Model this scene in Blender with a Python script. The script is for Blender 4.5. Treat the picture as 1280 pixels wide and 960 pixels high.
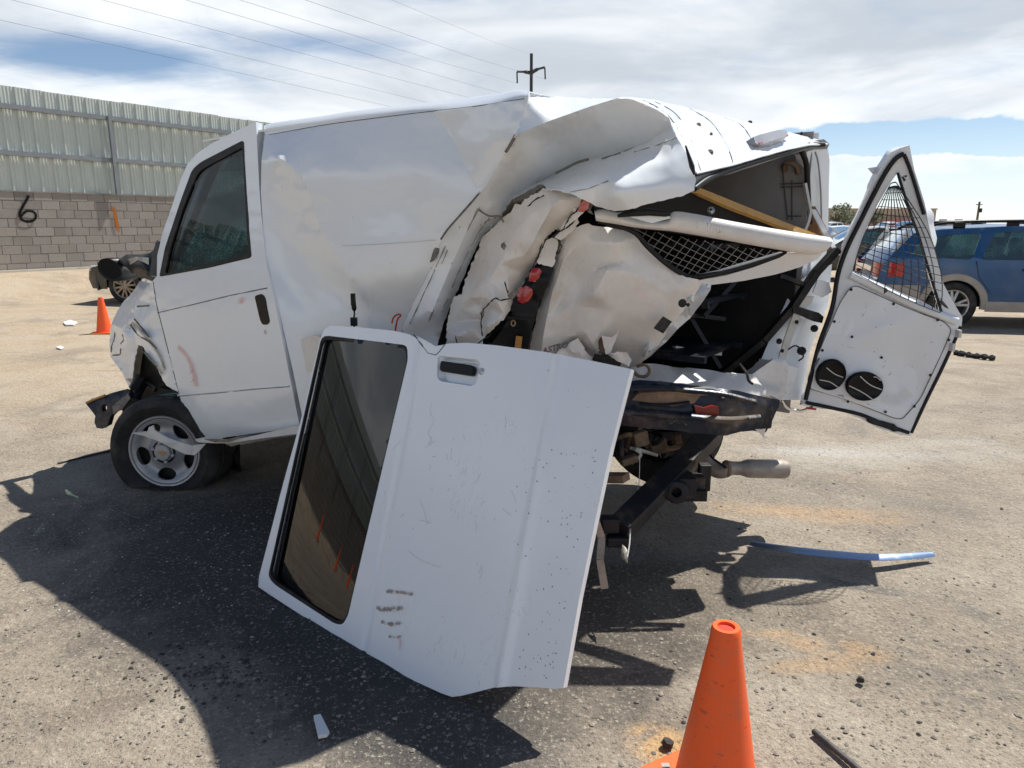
import bpy, bmesh, math, random
import numpy as np
from mathutils import Vector, Matrix, noise
from mathutils.geometry import delaunay_2d_cdt

SC = bpy.context.scene
for _o in list(bpy.data.objects):
    bpy.data.objects.remove(_o)
R = math.radians
rnd = random.Random(7)

# ------------------------------------------------------------------ camera
CAM_H, PITCH, FPX = 1.5, R(12.5), 900.0
cam = bpy.data.cameras.new("camera")
cam.sensor_width = 36.0
cam.lens = FPX / 1280 * 36
cam.clip_start, cam.clip_end = 0.05, 6000
cam_ob = bpy.data.objects.new("camera", cam)
cam_ob.location = (0, 0, CAM_H)
cam_ob.rotation_euler = (R(90) - PITCH, 0, 0)
SC.collection.objects.link(cam_ob)
SC.camera = cam_ob

# ------------------------------------------------------------------ light
SUN = Vector((.45, .39, 1)).normalized()
SUN_EL = math.asin(SUN.z)
SUN_AZ = math.atan2(SUN.x, SUN.y)          # clockwise from +Y
sun = bpy.data.lights.new("sun", 'SUN')
sun.energy, sun.angle, sun.color = 4.5, R(.55), (1, .965, .89)
sun_ob = bpy.data.objects.new("sun", sun)
sun_ob.location = SUN * 60
sun_ob.rotation_euler = (-SUN).to_track_quat('-Z', 'Y').to_euler()
SC.collection.objects.link(sun_ob)
SC.view_settings.view_transform = 'Standard'
SC.view_settings.look = 'None'
SC.view_settings.exposure = 0.55
SC.view_settings.gamma = 1.0

# ------------------------------------------------------------------ node helpers
class NT:
    def __init__(s, tree):
        s.t = tree; s.n = tree.nodes; s.l = tree.links
    def node(s, typ, ins=None, **props):
        nd = s.n.new(typ)
        for k, v in props.items():
            setattr(nd, k, v)
        for k, v in (ins or {}).items():
            s.put(nd.inputs[k], v)
        return nd
    def put(s, sock, v):
        if isinstance(v, bpy.types.NodeSocket):
            s.l.new(v, sock)
        elif isinstance(v, (tuple, list)) and sock.type == 'RGBA' and len(v) == 3:
            sock.default_value = (*v, 1)
        else:
            sock.default_value = v
    def math(s, op, a, b=0.0, c=0.0, clamp=False):
        nd = s.n.new('ShaderNodeMath'); nd.operation = op; nd.use_clamp = clamp
        s.put(nd.inputs[0], a); s.put(nd.inputs[1], b); s.put(nd.inputs[2], c)
        return nd.outputs[0]
    def vmath(s, op, a, b=(0, 0, 0), out=0):
        nd = s.n.new('ShaderNodeVectorMath'); nd.operation = op
        s.put(nd.inputs[0], a); s.put(nd.inputs[1], b)
        return nd.outputs[out]
    def smooth(s, v, a, b, lo=0.0, hi=1.0):
        nd = s.n.new('ShaderNodeMapRange'); nd.interpolation_type = 'SMOOTHSTEP'
        s.put(nd.inputs[0], v)
        for i, x in enumerate((a, b, lo, hi)):
            s.put(nd.inputs[i + 1], x)
        return nd.outputs[0]
    def mix(s, f, a, b, mode='MIX'):
        nd = s.n.new('ShaderNodeMix'); nd.data_type = 'RGBA'; nd.blend_type = mode
        s.put(nd.inputs[0], f); s.put(nd.inputs[6], a); s.put(nd.inputs[7], b)
        return nd.outputs[2]
    def noise(s, vec, scale, detail=4, rough=.55, dist=0.0, out=0):
        nd = s.n.new('ShaderNodeTexNoise')
        s.put(nd.inputs['Vector'], vec); nd.inputs['Scale'].default_value = scale
        nd.inputs['Detail'].default_value = detail; nd.inputs['Roughness'].default_value = rough
        nd.inputs['Distortion'].default_value = dist
        return nd.outputs[out]
    def vor(s, vec, scale, feature='F1', out=0):
        nd = s.n.new('ShaderNodeTexVoronoi'); nd.feature = feature
        s.put(nd.inputs['Vector'], vec); nd.inputs['Scale'].default_value = scale
        return nd.outputs[out]
    def sep(s, vec):
        nd = s.n.new('ShaderNodeSeparateXYZ'); s.put(nd.inputs[0], vec)
        return nd.outputs

# ------------------------------------------------------------------ world
W = bpy.data.worlds.new("World"); SC.world = W; W.use_nodes = True
wt = NT(W.node_tree); wt.n.clear()
SKY_K = 0.075
sky = wt.node('ShaderNodeTexSky', sky_type='NISHITA', sun_disc=False, sun_elevation=SUN_EL,
              sun_rotation=SUN_AZ, air_density=1.0, dust_density=0.4, ozone_density=1.0, altitude=1500)
tc = wt.node('ShaderNodeTexCoord')
d = wt.vmath('NORMALIZE', tc.outputs['Generated'])
dx, dy, dz = wt.sep(d)
az = wt.math('MULTIPLY', wt.math('ARCTAN2', dx, dy), 180 / math.pi)
el = wt.math('MULTIPLY', wt.math('ARCSINE', dz), 180 / math.pi)
den = wt.math('ADD', wt.math('MAXIMUM', dz, 0.0), .16)
cx = wt.math('DIVIDE', dx, den); cy = wt.math('DIVIDE', dy, den)
cv = wt.node('ShaderNodeCombineXYZ', {0: cx, 1: cy, 2: 0.0}).outputs[0]
n1 = wt.noise(cv, .55, 8, .6, .5)
n2 = wt.noise(cv, 1.7, 6, .62, .9)
n3 = wt.noise(wt.vmath('MULTIPLY', cv, (.8, 2.2, 1)), 2.6, 6, .6, .4)
def patch_at(a0, e0, sa, se):
    u = wt.math('DIVIDE', wt.math('SUBTRACT', az, a0), sa)
    v = wt.math('DIVIDE', wt.math('SUBTRACT', el, e0), se)
    q = wt.math('ADD', wt.math('MULTIPLY', u, u), wt.math('MULTIPLY', v, v))
    return wt.math('EXPONENT', wt.math('MULTIPLY', q, -1.0))
cov = wt.math('ADD', wt.math('MULTIPLY', n1, .55), wt.math('MULTIPLY', n2, .35))
cov = wt.math('ADD', cov, wt.math('MULTIPLY', n3, .25))
cov = wt.math('ADD', cov, wt.smooth(el, 15, 27, .20, -.36))
for (a0, e0, sa, se, k) in ((-28, 10.6, 8, 1.3, .40), (-13, 12.4, 10, 1.0, .22), (-1, 16.5, 11, 1.6, .20)):
    cov = wt.math('SUBTRACT', cov, wt.math('MULTIPLY', patch_at(a0, e0, sa, se), k))
# the clear band on the right, under the cloud deck and over the cumulus bank
wob = wt.math('MULTIPLY', wt.math('SUBTRACT', wt.noise(d, 9, 5, .6), .5), 2.6)
elw = wt.math('ADD', el, wob)
band = wt.math('MULTIPLY', wt.smooth(elw, 4.4, 4.9), wt.smooth(elw, 6.9, 6.1))
band = wt.math('MULTIPLY', band, wt.smooth(az, 13, 24))
cov = wt.math('SUBTRACT', cov, wt.math('MULTIPLY', band, .95))
mask = wt.smooth(cov, .42, .78)
# lower hazy bank on the right: whiter at its top, thin beneath
low = wt.math('MULTIPLY', wt.smooth(elw, 4.6, 4.2), wt.smooth(az, 8, 20))
lowt = wt.math('MULTIPLY', wt.smooth(elw, 1.2, 4.3), wt.smooth(wt.noise(wt.vmath('MULTIPLY', d, (1, 1, 3.2)), 7, 6, .6), .35, .62))
mask = wt.mix(low, mask, wt.math('ADD', wt.math('MULTIPLY', lowt, .62), .30))
tone = wt.smooth(wt.noise(wt.vmath('ADD', cv, (5.1, 2.3, 0)), .9, 6, .55, .6), .34, .66)
deck = wt.mix(tone, (.42, .46, .51), (.70, .725, .75))
deck = wt.mix(wt.math('MULTIPLY', wt.smooth(el, 9.5, 3.5), .75), deck, (.76, .78, .80))
cloud = wt.mix(1.0, deck, (1 / SKY_K,) * 3, 'MULTIPLY')
hz = wt.smooth(el, 9, -1)
skyc = wt.mix(wt.math('MULTIPLY', hz, .45), sky.outputs[0], tuple(v / SKY_K for v in (.62, .72, .82)))
col = wt.mix(mask, skyc, cloud)
bg = wt.node('ShaderNodeBackground', {'Color': col, 'Strength': SKY_K})
wo = wt.node('ShaderNodeOutputWorld', {'Surface': bg.outputs[0]})

# ------------------------------------------------------------------ geometry of the view (used to read 3-D points off the survey)
_c, _s = math.cos(PITCH), math.sin(PITCH)
CO = Vector((0, 0, CAM_H))
def ray(px, py):
    a = (px - 640) / FPX; b = (480 - py) / FPX
    return Vector((a, _c + b * _s, -_s + b * _c))
def at(px, py, Y):
    dd = ray(px, py); return CO + dd * (Y / dd.y)
def gp(px, py, z=0.0):
    dd = ray(px, py); return CO + dd * ((z - CAM_H) / dd.z)
VO = Vector((-1.14, 3.49)); VU = Vector((.809, -.588)); VV = Vector((.588, .809))
def V(s, t, z):
    p = VO + VU * s + VV * t
    return Vector((p.x, p.y, z))
def kof(px, py, spec):
    dd = ray(px, py); k, val = spec
    d2 = Vector((dd.x, dd.y))
    if k == 'Y': return val / dd.y
    if k == 't': return (val + VO.dot(VV)) / d2.dot(VV)
    if k == 's': return (val + VO.dot(VU)) / d2.dot(VU)
    if k == 'z': return (val - CAM_H) / dd.z

# ------------------------------------------------------------------ object helpers
COL = SC.collection
WL = {}
def tag(o, label=None, cat=None, group=None, kind=None):
    if label: o['label'] = label
    if cat: o['category'] = cat
    if group: o['group'] = group
    if kind: o['kind'] = kind
    return o
def empty(name, loc, label=None, cat=None, group=None):
    o = bpy.data.objects.new(name, None); COL.objects.link(o)
    o.empty_display_size = .2
    o.location = loc; WL[o.name] = Vector(loc)
    return tag(o, label, cat, group)
def put_mesh(name, verts, faces, mat, parent=None, smooth=None, kind=None, label=None, recentre=True):
    me = bpy.data.meshes.new(name)
    vs = [Vector(v) for v in verts]
    c = Vector((0, 0, 0))
    if recentre and vs:
        lo = Vector([min(v[i] for v in vs) for i in range(3)]); hi = Vector([max(v[i] for v in vs) for i in range(3)])
        c = (lo + hi) / 2
    me.from_pydata([v - c for v in vs], [], faces)
    me.update()
    if smooth is not None:
        me.polygons.foreach_set('use_smooth', [True] * len(me.polygons))
        if smooth < 179:
            me.set_sharp_from_angle(angle=R(smooth))
    if mat: me.materials.append(mat)
    o = bpy.data.objects.new(name, me); COL.objects.link(o)
    WL[o.name] = c
    if parent is not None:
        o.parent = parent; o.location = c - WL[parent.name]
    else:
        o.location = c
    if kind: o['kind'] = kind
    if label: o['label'] = label
    return o
def copy_tree(o, parent=None):
    n = o.copy(); COL.objects.link(n)
    if parent is not None: n.parent = parent
    WL[n.name] = WL[o.name].copy()
    for ch in list(o.children):
        copy_tree(ch, n)
    return n
def paint_tree(o, color):
    o.color = color
    for ch in o.children: paint_tree(ch, color)
def solid(o, th, offset=-1.0):
    m = o.modifiers.new('thickness', 'SOLIDIFY'); m.thickness = th; m.offset = offset
    e = o.modifiers.new('crisp_edges', 'EDGE_SPLIT'); e.split_angle = R(50)
    return o
def bevel(o, w, seg=2, ang=35):
    m = o.modifiers.new('bevel', 'BEVEL'); m.width = w; m.segments = seg; m.limit_method = 'ANGLE'; m.angle_limit = R(ang)
    return o

class MB:
    """collects simple solids into one mesh"""
    def __init__(s): s.v = []; s.f = []
    def add(s, vs, fs):
        n = len(s.v); s.v += [Vector(v) for v in vs]; s.f += [tuple(i + n for i in f) for f in fs]
        return s
    def box(s, c, sx, sy, sz, ax=None):
        X, Y, Z = ax if ax else (Vector((1, 0, 0)), Vector((0, 1, 0)), Vector((0, 0, 1)))
        c = Vector(c); vs = []
        for k in (-1, 1):
            for (i, j) in ((-1, -1), (1, -1), (1, 1), (-1, 1)):
                vs.append(c + X * (i * sx / 2) + Y * (j * sy / 2) + Z * (k * sz / 2))
        return s.add(vs, [(3, 2, 1, 0), (4, 5, 6, 7), (0, 1, 5, 4), (1, 2, 6, 5), (2, 3, 7, 6), (3, 0, 4, 7)])
    def beam(s, a, b, w, h, up=(0, 0, 1)):
        a, b = Vector(a), Vector(b); X = (b - a).normalized(); Z = Vector(up)
        Y = Z.cross(X).normalized(); Z = X.cross(Y)
        return s.box((a + b) / 2, (b - a).length, w, h, (X, Y, Z))
    def tube(s, pts, r, n=6, closed=False, cap=True):
        pts = [Vector(p) for p in pts]; m = len(pts)
        rr = r if isinstance(r, (list, tuple)) else [r] * m
        base = len(s.v); prev = None
        for i, p in enumerate(pts):
            t = (pts[min(i + 1, m - 1)] - pts[max(i - 1, 0)]) if not closed else (pts[(i + 1) % m] - pts[i - 1])
            if t.length < 1e-9: t = Vector((0, 0, 1))
            t.normalize()
            if prev is None:
                a = t.orthogonal().normalized()
            else:
                a = prev - t * prev.dot(t)
                a = a.normalized() if a.length > 1e-6 else t.orthogonal().normalized()
            prev = a; b = t.cross(a)
            for k in range(n):
                q = 2 * math.pi * k / n
                s.v.append(p + (a * math.cos(q) + b * math.sin(q)) * rr[i])
        for i in range(m if closed else m - 1):
            j = (i + 1) % m
            for k in range(n):
                l = (k + 1) % n
                s.f.append((base + i * n + k, base + i * n + l, base + j * n + l, base + j * n + k))
        if cap and not closed:
            s.f.append(tuple(base + k for k in reversed(range(n))))
            s.f.append(tuple(base + (m - 1) * n + k for k in range(n)))
        return s
    def lathe(s, prof, c, axis, n=32, ref=None):
        """prof: (radius, height along axis)"""
        axis = Vector(axis).normalized(); a = (Vector(ref) - axis * Vector(ref).dot(axis)).normalized() if ref else axis.orthogonal().normalized(); b = axis.cross(a)
        base = len(s.v); c = Vector(c)
        for (r, h) in prof:
            for k in range(n):
                q = 2 * math.pi * k / n
                s.v.append(c + axis * h + (a * math.cos(q) + b * math.sin(q)) * r)
        for i in range(len(prof) - 1):
            for k in range(n):
                l = (k + 1) % n
                s.f.append((base + i * n + k, base + i * n + l, base + (i + 1) * n + l, base + (i + 1) * n + k))
        return s
    def disc(s, c, axis, r, n=20, ry=None, ref=None):
        axis = Vector(axis).normalized(); a = (Vector(ref) - axis * Vector(ref).dot(axis)).normalized() if ref else axis.orthogonal().normalized(); b = axis.cross(a)
        vs = [Vector(c) + (a * math.cos(2 * math.pi * k / n) * r + b * math.sin(2 * math.pi * k / n) * (ry or r)) for k in range(n)]
        return s.add(vs, [tuple(range(n))])
    def prism(s, poly, off):
        off = Vector(off); n = len(poly); poly = [Vector(p) for p in poly]
        vs = poly + [p + off for p in poly]
        fs = [tuple(reversed(range(n))), tuple(range(n, 2 * n))] + [(i, (i + 1) % n, n + (i + 1) % n, n + i) for i in range(n)]
        return s.add(vs, fs)
    def grid(s, rows):
        base = len(s.v); m = len(rows[0])
        for r in rows: s.v += [Vector(p) for p in r]
        for i in range(len(rows) - 1):
            for j in range(m - 1):
                s.f.append((base + i * m + j, base + i * m + j + 1, base + (i + 1) * m + j + 1, base + (i + 1) * m + j))
        return s
    def build(s, name, mat, parent=None, smooth=None, kind=None, label=None, bev=None):
        o = put_mesh(name, s.v, s.f, mat, parent, smooth, kind, label)
        if bev: bevel(o, bev)
        return o

# ---- planar triangulation of an outline with holes and inner points
def inside(poly, P):
    x, y = P[:, 0], P[:, 1]; r = np.zeros(len(P), bool); n = len(poly); j = n - 1
    for i in range(n):
        xi, yi = poly[i]; xj, yj = poly[j]
        if yi != yj:
            c = ((yi > y) != (yj > y)) & (x < (xj - xi) * (y - yi) / (yj - yi) + xi)
            r ^= c
        j = i
    return r
def densify(poly, step, closed=True, jag=0, rg=None):
    out = []; n = len(poly)
    for i in range(n if closed else n - 1):
        a = np.array(poly[i], float); b = np.array(poly[(i + 1) % n], float)
        L = np.linalg.norm(b - a); m = max(1, int(math.ceil(L / step)))
        for k in range(m):
            p = a + (b - a) * k / m
            if jag and (k or rg.random() < .5):
                nn = np.array([-(b - a)[1], (b - a)[0]]) / max(L, 1e-9)
                p = p + nn * rg.gauss(0, jag)
            out.append(tuple(p))
    if not closed: out.append(tuple(map(float, poly[-1])))
    return out
def tri(outline, holes, step, creases=(), jag=0, seed=1, estep=None):
    rg = random.Random(seed)
    pts = []; edges = []
    loops = []
    for L, jg in [(outline, jag)] + [(h, jag * .6) for h in holes]:
        q = densify(L, estep or step, True, jg, rg); loops.append(q)
        b = len(pts); pts += q; edges += [(b + i, b + (i + 1) % len(q)) for i in range(len(q))]
    nb = len(pts)
    for cr in creases:
        q = densify(cr, step, False); b = len(pts); pts += q; edges += [(b + i, b + i + 1) for i in range(len(q) - 1)]
    nc = len(pts)
    E = np.array(pts)
    lo, hi = E[:nb].min(0), E[:nb].max(0)
    gx = np.arange(lo[0], hi[0], step); gy = np.arange(lo[1], hi[1], step * .866)
    G = []
    for j, y in enumerate(gy):
        for x in gx:
            G.append((x + (step / 2 if j % 2 else 0) + rg.uniform(-.12, .12) * step, y + rg.uniform(-.12, .12) * step))
    G = np.array(G) if G else np.zeros((0, 2))
    if len(G):
        ok = inside(loops[0], G)
        for h in loops[1:]: ok &= ~inside(h, G)
        G = G[ok]
    if len(G):
        dmin = np.full(len(G), 1e9)
        for i in range(0, len(E), 400):
            dd = ((G[:, None, :] - E[None, i:i + 400, :]) ** 2).sum(2).min(1); dmin = np.minimum(dmin, dd)
        G = G[dmin > (step * .5) ** 2]
    allp = [Vector(p) for p in pts] + [Vector(p) for p in G]
    vo, eo, fo, ov, oe, of = delaunay_2d_cdt(allp, edges, [], 0, 1e-4)
    P = np.array([(v.x, v.y) for v in vo])
    F = np.array([f for f in fo if len(f) == 3])
    C = P[F].mean(1)
    ok = inside(loops[0], C)
    for h in loops[1:]: ok &= ~inside(h, C)
    F = F[ok]
    fixed = np.zeros(len(P), bool)
    for i, src in enumerate(ov):
        if any(k < nc for k in src): fixed[i] = True
    used = np.unique(F); mp = -np.ones(len(P), int); mp[used] = np.arange(len(used))
    global LAST_CREASE
    LAST_CREASE = {tuple(sorted((int(mp[e[0]]), int(mp[e[1]])))) for e, src in zip(eo, oe) if any(k >= nb for k in src)}
    return P[used], mp[F], fixed[used]

def lin_interp(ctrl, vals, P, creases=()):
    c = [Vector(p) for p in ctrl]; ed = []
    idx = {tuple(map(float, p)): i for i, p in enumerate(ctrl)}
    for cr in creases:
        q = [idx.get(tuple(map(float, p))) for p in cr]
        ed += [(a, b) for a, b in zip(q, q[1:]) if a is not None and b is not None]
    vo, eo, fo, ov, oe, of = delaunay_2d_cdt(c, ed, [], 0, 1e-5)
    cp = np.array([(v.x, v.y) for v in vo]); cw = np.array([vals[s[0]] if s else 0 for s in ov])
    for i, s_ in enumerate(ov):
        if not s_:
            dd = ((np.array(ctrl) - cp[i]) ** 2).sum(1); cw[i] = np.array(vals)[dd.argmin()]
    T = [f for f in fo if len(f) == 3]
    out = np.full(len(P), np.nan); best = np.full(len(P), -1e9)
    for f in T:
        a, b, d_ = cp[f[0]], cp[f[1]], cp[f[2]]
        M = np.array([[b[0] - a[0], d_[0] - a[0]], [b[1] - a[1], d_[1] - a[1]]])
        det = np.linalg.det(M)
        if abs(det) < 1e-9: continue
        q = (P - a) @ np.linalg.inv(M).T
        l1, l2 = q[:, 0], q[:, 1]; l0 = 1 - l1 - l2
        m = np.minimum(np.minimum(l0, l1), l2)
        up = m > best
        val = cw[f[0]] * l0 + cw[f[1]] * l1 + cw[f[2]] * l2
        cl = np.clip(np.stack([l0, l1, l2], 1), 0, None); cl /= cl.sum(1, keepdims=True)
        val2 = cl @ np.array([cw[f[0]], cw[f[1]], cw[f[2]]])
        out[up] = np.where(m[up] > -.3, val[up], val2[up]); best[up] = m[up]
    return out
def lap(vals, F, fixed, it, lam=.5):
    n = len(vals)
    i = np.concatenate([F[:, 0], F[:, 1], F[:, 2], F[:, 1], F[:, 2], F[:, 0]]); j = np.concatenate([F[:, 1], F[:, 2], F[:, 0], F[:, 0], F[:, 1], F[:, 2]])
    deg = np.bincount(i, minlength=n).astype(float); deg[deg == 0] = 1
    v = vals.copy()
    for _ in range(it):
        a = np.bincount(i, weights=v[j], minlength=n) / deg
        v = np.where(fixed, v, v + lam * (a - v))
    return v

def sheet(name, outline, ctrl, mat, parent, step=8, holes=(), creases=(), smooth_it=0, free_edge=False,
          crumple=None, thick=.004, jag=0, seed=1, sharp=28, hard=True, label=None, bump=None, offset=-1.0):
    """sheet metal: outline given as surveyed image points, depth by ctrl points; crumple=(amp, freq, ridged)"""
    P, F, fixed = tri(outline, list(holes), step, creases if hard else (), jag, seed)
    sharp_edges = set(LAST_CREASE)
    cpts = [(c[0], c[1]) for c in ctrl]
    w = [1.0 / kof(c[0], c[1], c[2]) for c in ctrl]
    wv = lin_interp(cpts, w, P, creases)
    if smooth_it:
        fx = fixed.copy()
        if free_edge: fx[:] = False
        wv = lap(wv, F, fx, smooth_it)
    a = (P[:, 0] - 640) / FPX; b = (480 - P[:, 1]) / FPX
    D = np.stack([a, _c + b * _s, -_s + b * _c], 1)
    X = np.array(CO) + D / wv[:, None]
    e1 = X[F[:, 1]] - X[F[:, 0]]; e2 = X[F[:, 2]] - X[F[:, 0]]
    fn = np.cross(e1, e2); cc = X[F].mean(1) - np.array(CO)
    flip = (fn * cc).sum(1) > 0
    F = F.copy(); F[flip] = F[flip][:, ::-1]; fn[flip] *= -1
    if crumple or bump:
        vn = np.zeros_like(X)
        for k in range(3): np.add.at(vn, F[:, k], fn)
        vn /= np.maximum(np.linalg.norm(vn, axis=1, keepdims=True), 1e-12)
        h = np.zeros(len(X))
        if crumple:
            amp, fr, ridged = crumple
            for i, p in enumerate(X):
                q = Vector(p) * fr + Vector((seed * 3.1, 0, 0))
                n_ = noise.noise(q) + .5 * noise.noise(q * 2.3)
                if ridged: n_ = (1 - abs(n_) * 2.4) * .6
                h[i] = n_ * amp
        if bump is not None:
            h += bump(P, X)
        X = X + vn * h[:, None]
    o = put_mesh(name, [Vector(x) for x in X], [tuple(int(i) for i in f) for f in F], mat, parent, smooth=sharp, label=label)
    if sharp_edges:
        for e_ in o.data.edges:
            if tuple(sorted(e_.vertices)) in sharp_edges: e_.use_edge_sharp = True
    if thick: solid(o, thick, offset)
    return o
def plate(name, outline, holes, fmap, mat, parent, step, thick, sharp=30, estep=None, flip=False, bev=0, label=None, kind=None):
    """a plate in its own (u, v) plane; fmap(u, v) -> 3-D"""
    P, F, fx = tri(outline, holes, step, (), 0, 3, estep)
    X = [Vector(fmap(p[0], p[1])) for p in P]
    fs = []
    for f in F:
        f = tuple(int(i) for i in f)
        fs.append(f[::-1] if flip else f)
    if thick:      # a plain second skin pushed along one direction, with a rim
        a0, b0 = P.mean(0)
        n_ = (Vector(fmap(a0 + .01, b0)) - Vector(fmap(a0, b0))).cross(Vector(fmap(a0, b0 + .01)) - Vector(fmap(a0, b0))).normalized()
        if flip: n_ = -n_
        cnt = {}
        for f in fs:
            for i in range(3): cnt[(f[i], f[(i + 1) % 3])] = 1
        nX = len(X); X = X + [p - n_ * thick for p in X]
        rim = [(b, a, a + nX, b + nX) for (a, b) in cnt if (b, a) not in cnt]
        fs = fs + [tuple(i + nX for i in f[::-1]) for f in fs] + rim
    o = put_mesh(name, X, fs, mat, parent, smooth=sharp, label=label, kind=kind)
    return o
def rrect(x0, y0, x1, y1, r, n=5):
    out = []
    for (cx_, cy_, a0) in ((x1 - r, y1 - r, 0), (x0 + r, y1 - r, 90), (x0 + r, y0 + r, 180), (x1 - r, y0 + r, 270)):
        for k in range(n + 1):
            q = R(a0 + 90 * k / n); out.append((cx_ + r * math.cos(q), cy_ + r * math.sin(q)))
    return out
def round_poly(poly, r, n=4):
    out = []; m = len(poly)
    for i in range(m):
        p0, p1, p2 = (np.array(poly[(i + k) % m], float) for k in (-1, 0, 1))
        ri = r[i] if isinstance(r, (list, tuple)) else r
        a = p0 - p1; b = p2 - p1; la, lb = np.linalg.norm(a), np.linalg.norm(b)
        q = min(ri, la * .45, lb * .45)
        A = p1 + a / la * q; B = p1 + b / lb * q
        for k in range(n + 1):
            t = k / n; out.append(tuple((1 - t) ** 2 * A + 2 * t * (1 - t) * p1 + t * t * B))
    return out
def spline(pts, m=6):
    pts = [Vector(p) for p in pts]; out = []
    for i in range(len(pts) - 1):
        p0 = pts[max(i - 1, 0)]; p1 = pts[i]; p2 = pts[i + 1]; p3 = pts[min(i + 2, len(pts) - 1)]
        for k in range(m):
            t = k / m
            out.append(.5 * ((2 * p1) + (p2 - p0) * t + (2 * p0 - 5 * p1 + 4 * p2 - p3) * t * t + (3 * p1 - p0 - 3 * p2 + p3) * t ** 3))
    out.append(pts[-1]); return out
# ------------------------------------------------------------------ materials
def mat(name, base=(.5, .5, .5), rough=.5, metal=0.0, **kw):
    m = bpy.data.materials.new(name); m.use_nodes = True
    t = NT(m.node_tree); b = t.n['Principled BSDF']
    t.put(b.inputs['Base Color'], base); b.inputs['Roughness'].default_value = rough; b.inputs['Metallic'].default_value = metal
    for k, v in kw.items(): t.put(b.inputs[k], v)
    m['_'] = 0
    del m['_']
    return m, t, b
def coord(t): return t.node('ShaderNodeTexCoord').outputs['Object']
def worldpos(t): return t.node('ShaderNodeNewGeometry').outputs['Position']
def bumpit(t, b, h, strength=.3, dist=.01):
    n = t.node('ShaderNodeBump', {'Height': h, 'Strength': strength, 'Distance': dist}); t.put(b.inputs['Normal'], n.outputs[0])
def speck(name, base, dirt, rough=.5, metal=0.0, scale=6, lo=.45, hi=.7, amt=.6, bump=0, bscale=40, r2=None):
    """plain colour worn or dusted by noise"""
    m, t, b = mat(name, base, rough, metal)
    p = worldpos(t)
    f = t.math('MULTIPLY', t.smooth(t.noise(p, scale, 7, .65), lo, hi), amt)
    t.put(b.inputs['Base Color'], t.mix(f, base, dirt))
    t.put(b.inputs['Roughness'], t.math('ADD', t.math('MULTIPLY', f, (r2 or .8) - rough), rough))
    if bump: bumpit(t, b, t.noise(p, bscale, 5, .6), bump, .01)
    return m
def white_paint(name, base=(.80, .805, .81), dust=.35, scr=.5, rough=.22, dustcol=(.50, .44, .37)):
    m, t, b = mat(name, base, rough, 0)
    p = worldpos(t)
    d1 = t.smooth(t.noise(p, 2.2, 8, .68), .42, .75)
    d2 = t.smooth(t.noise(p, 26, 6, .7), .45, .8)
    f = t.math('MULTIPLY', t.math('ADD', t.math('MULTIPLY', d1, .75), t.math('MULTIPLY', d2, .25)), dust)
    c = t.mix(f, base, dustcol)
    # thin scratches and chips
    sv = t.vmath('MULTIPLY', p, (7, 7, 1.4))
    s1 = t.smooth(t.math('ABSOLUTE', t.math('SUBTRACT', t.noise(sv, 3.2, 3, .5, 1.5), .5)), .006, .0)
    s1 = t.math('MULTIPLY', s1, t.smooth(t.noise(p, 3.1, 3), .55, .68))
    c = t.mix(t.math('MULTIPLY', s1, scr), c, (.20, .18, .16))
    ch = t.math('MULTIPLY', t.smooth(t.noise(p, 95, 2, .5), .72, .76), t.smooth(t.noise(p, 4, 3), .5, .62))
    c = t.mix(t.math('MULTIPLY', ch, scr), c, (.16, .14, .12))
    t.put(b.inputs['Base Color'], c)
    t.put(b.inputs['Roughness'], t.math('ADD', t.math('MULTIPLY', f, .7), rough))
    b.inputs['Coat Weight'].default_value = .45; b.inputs['Coat Roughness'].default_value = .07
    return m
M = {}
M['van_white'] = white_paint('van_white_paint', (.82, .855, .885), dust=.06, rough=.24)
M['van_torn'] = white_paint('van_torn_paint', (.77, .745, .71), dust=.75, scr=.9, rough=.4, dustcol=(.52, .43, .34))
M['door_white'] = white_paint('loose_door_paint', (.82, .86, .90), dust=.06, scr=.6, rough=.28)
M['inner_white'] = white_paint('inner_door_paint', (.81, .835, .86), dust=.18, scr=.8, rough=.3)
M['black_rubber'] = speck('black_rubber', (.012, .012, .013), (.10, .09, .08), .55, 0, 14, .45, .75, .5, .15, 60)
M['crease'] = speck('crease_line', (.20, .185, .165), (.40, .37, .33), .6, 0, 30, .4, .6, .8)  # darker grey for the thin lines along the folds
M['seam'] = mat('pressed_seam', (.42, .45, .48), .4)[0]
M['seal'] = speck('door_seal', (.012, .012, .014), (.06, .055, .05), .5, 0, 18, .5, .8, .5)
M['grey_seal'] = speck('grey_weatherstrip', (.24, .24, .245), (.30, .28, .25), .55, 0, 12, .4, .75, .6, .2, 50)
M['dark_metal'] = speck('dark_painted_metal', (.018, .022, .032), (.17, .13, .10), .4, .3, 7, .5, .75, .7, .2, 40)
M['frame_metal'] = speck('frame_metal', (.022, .024, .03), (.22, .15, .10), .45, .4, 9, .5, .78, .55, .3, 45)
M['bumper'] = speck('bumper_black', (.012, .02, .038), (.15, .12, .095), .28, .2, 5, .47, .66, .8, .25, 30)
M['rust'] = speck('rusty_steel', (.18, .12, .08), (.33, .24, .17), .7, .3, 12, .4, .7, .8, .3, 60)
M['exhaust'] = speck('exhaust_steel', (.36, .32, .28), (.20, .15, .11), .5, .35, 9, .45, .7, .7, .15, 50)
M['steel'] = speck('bare_steel', (.5, .5, .5), (.2, .17, .14), .35, .9, 15, .5, .8, .5)
M['inner_grey'] = speck('interior_panel_grey', (.27, .26, .255), (.17, .15, .13), .7, 0, 5, .4, .75, .5, .1, 30)
M['inner_dark'] = speck('interior_black', (.010, .010, .011), (.04, .036, .03), .6, 0, 6, .45, .75, .4, .2, 40)
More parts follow.
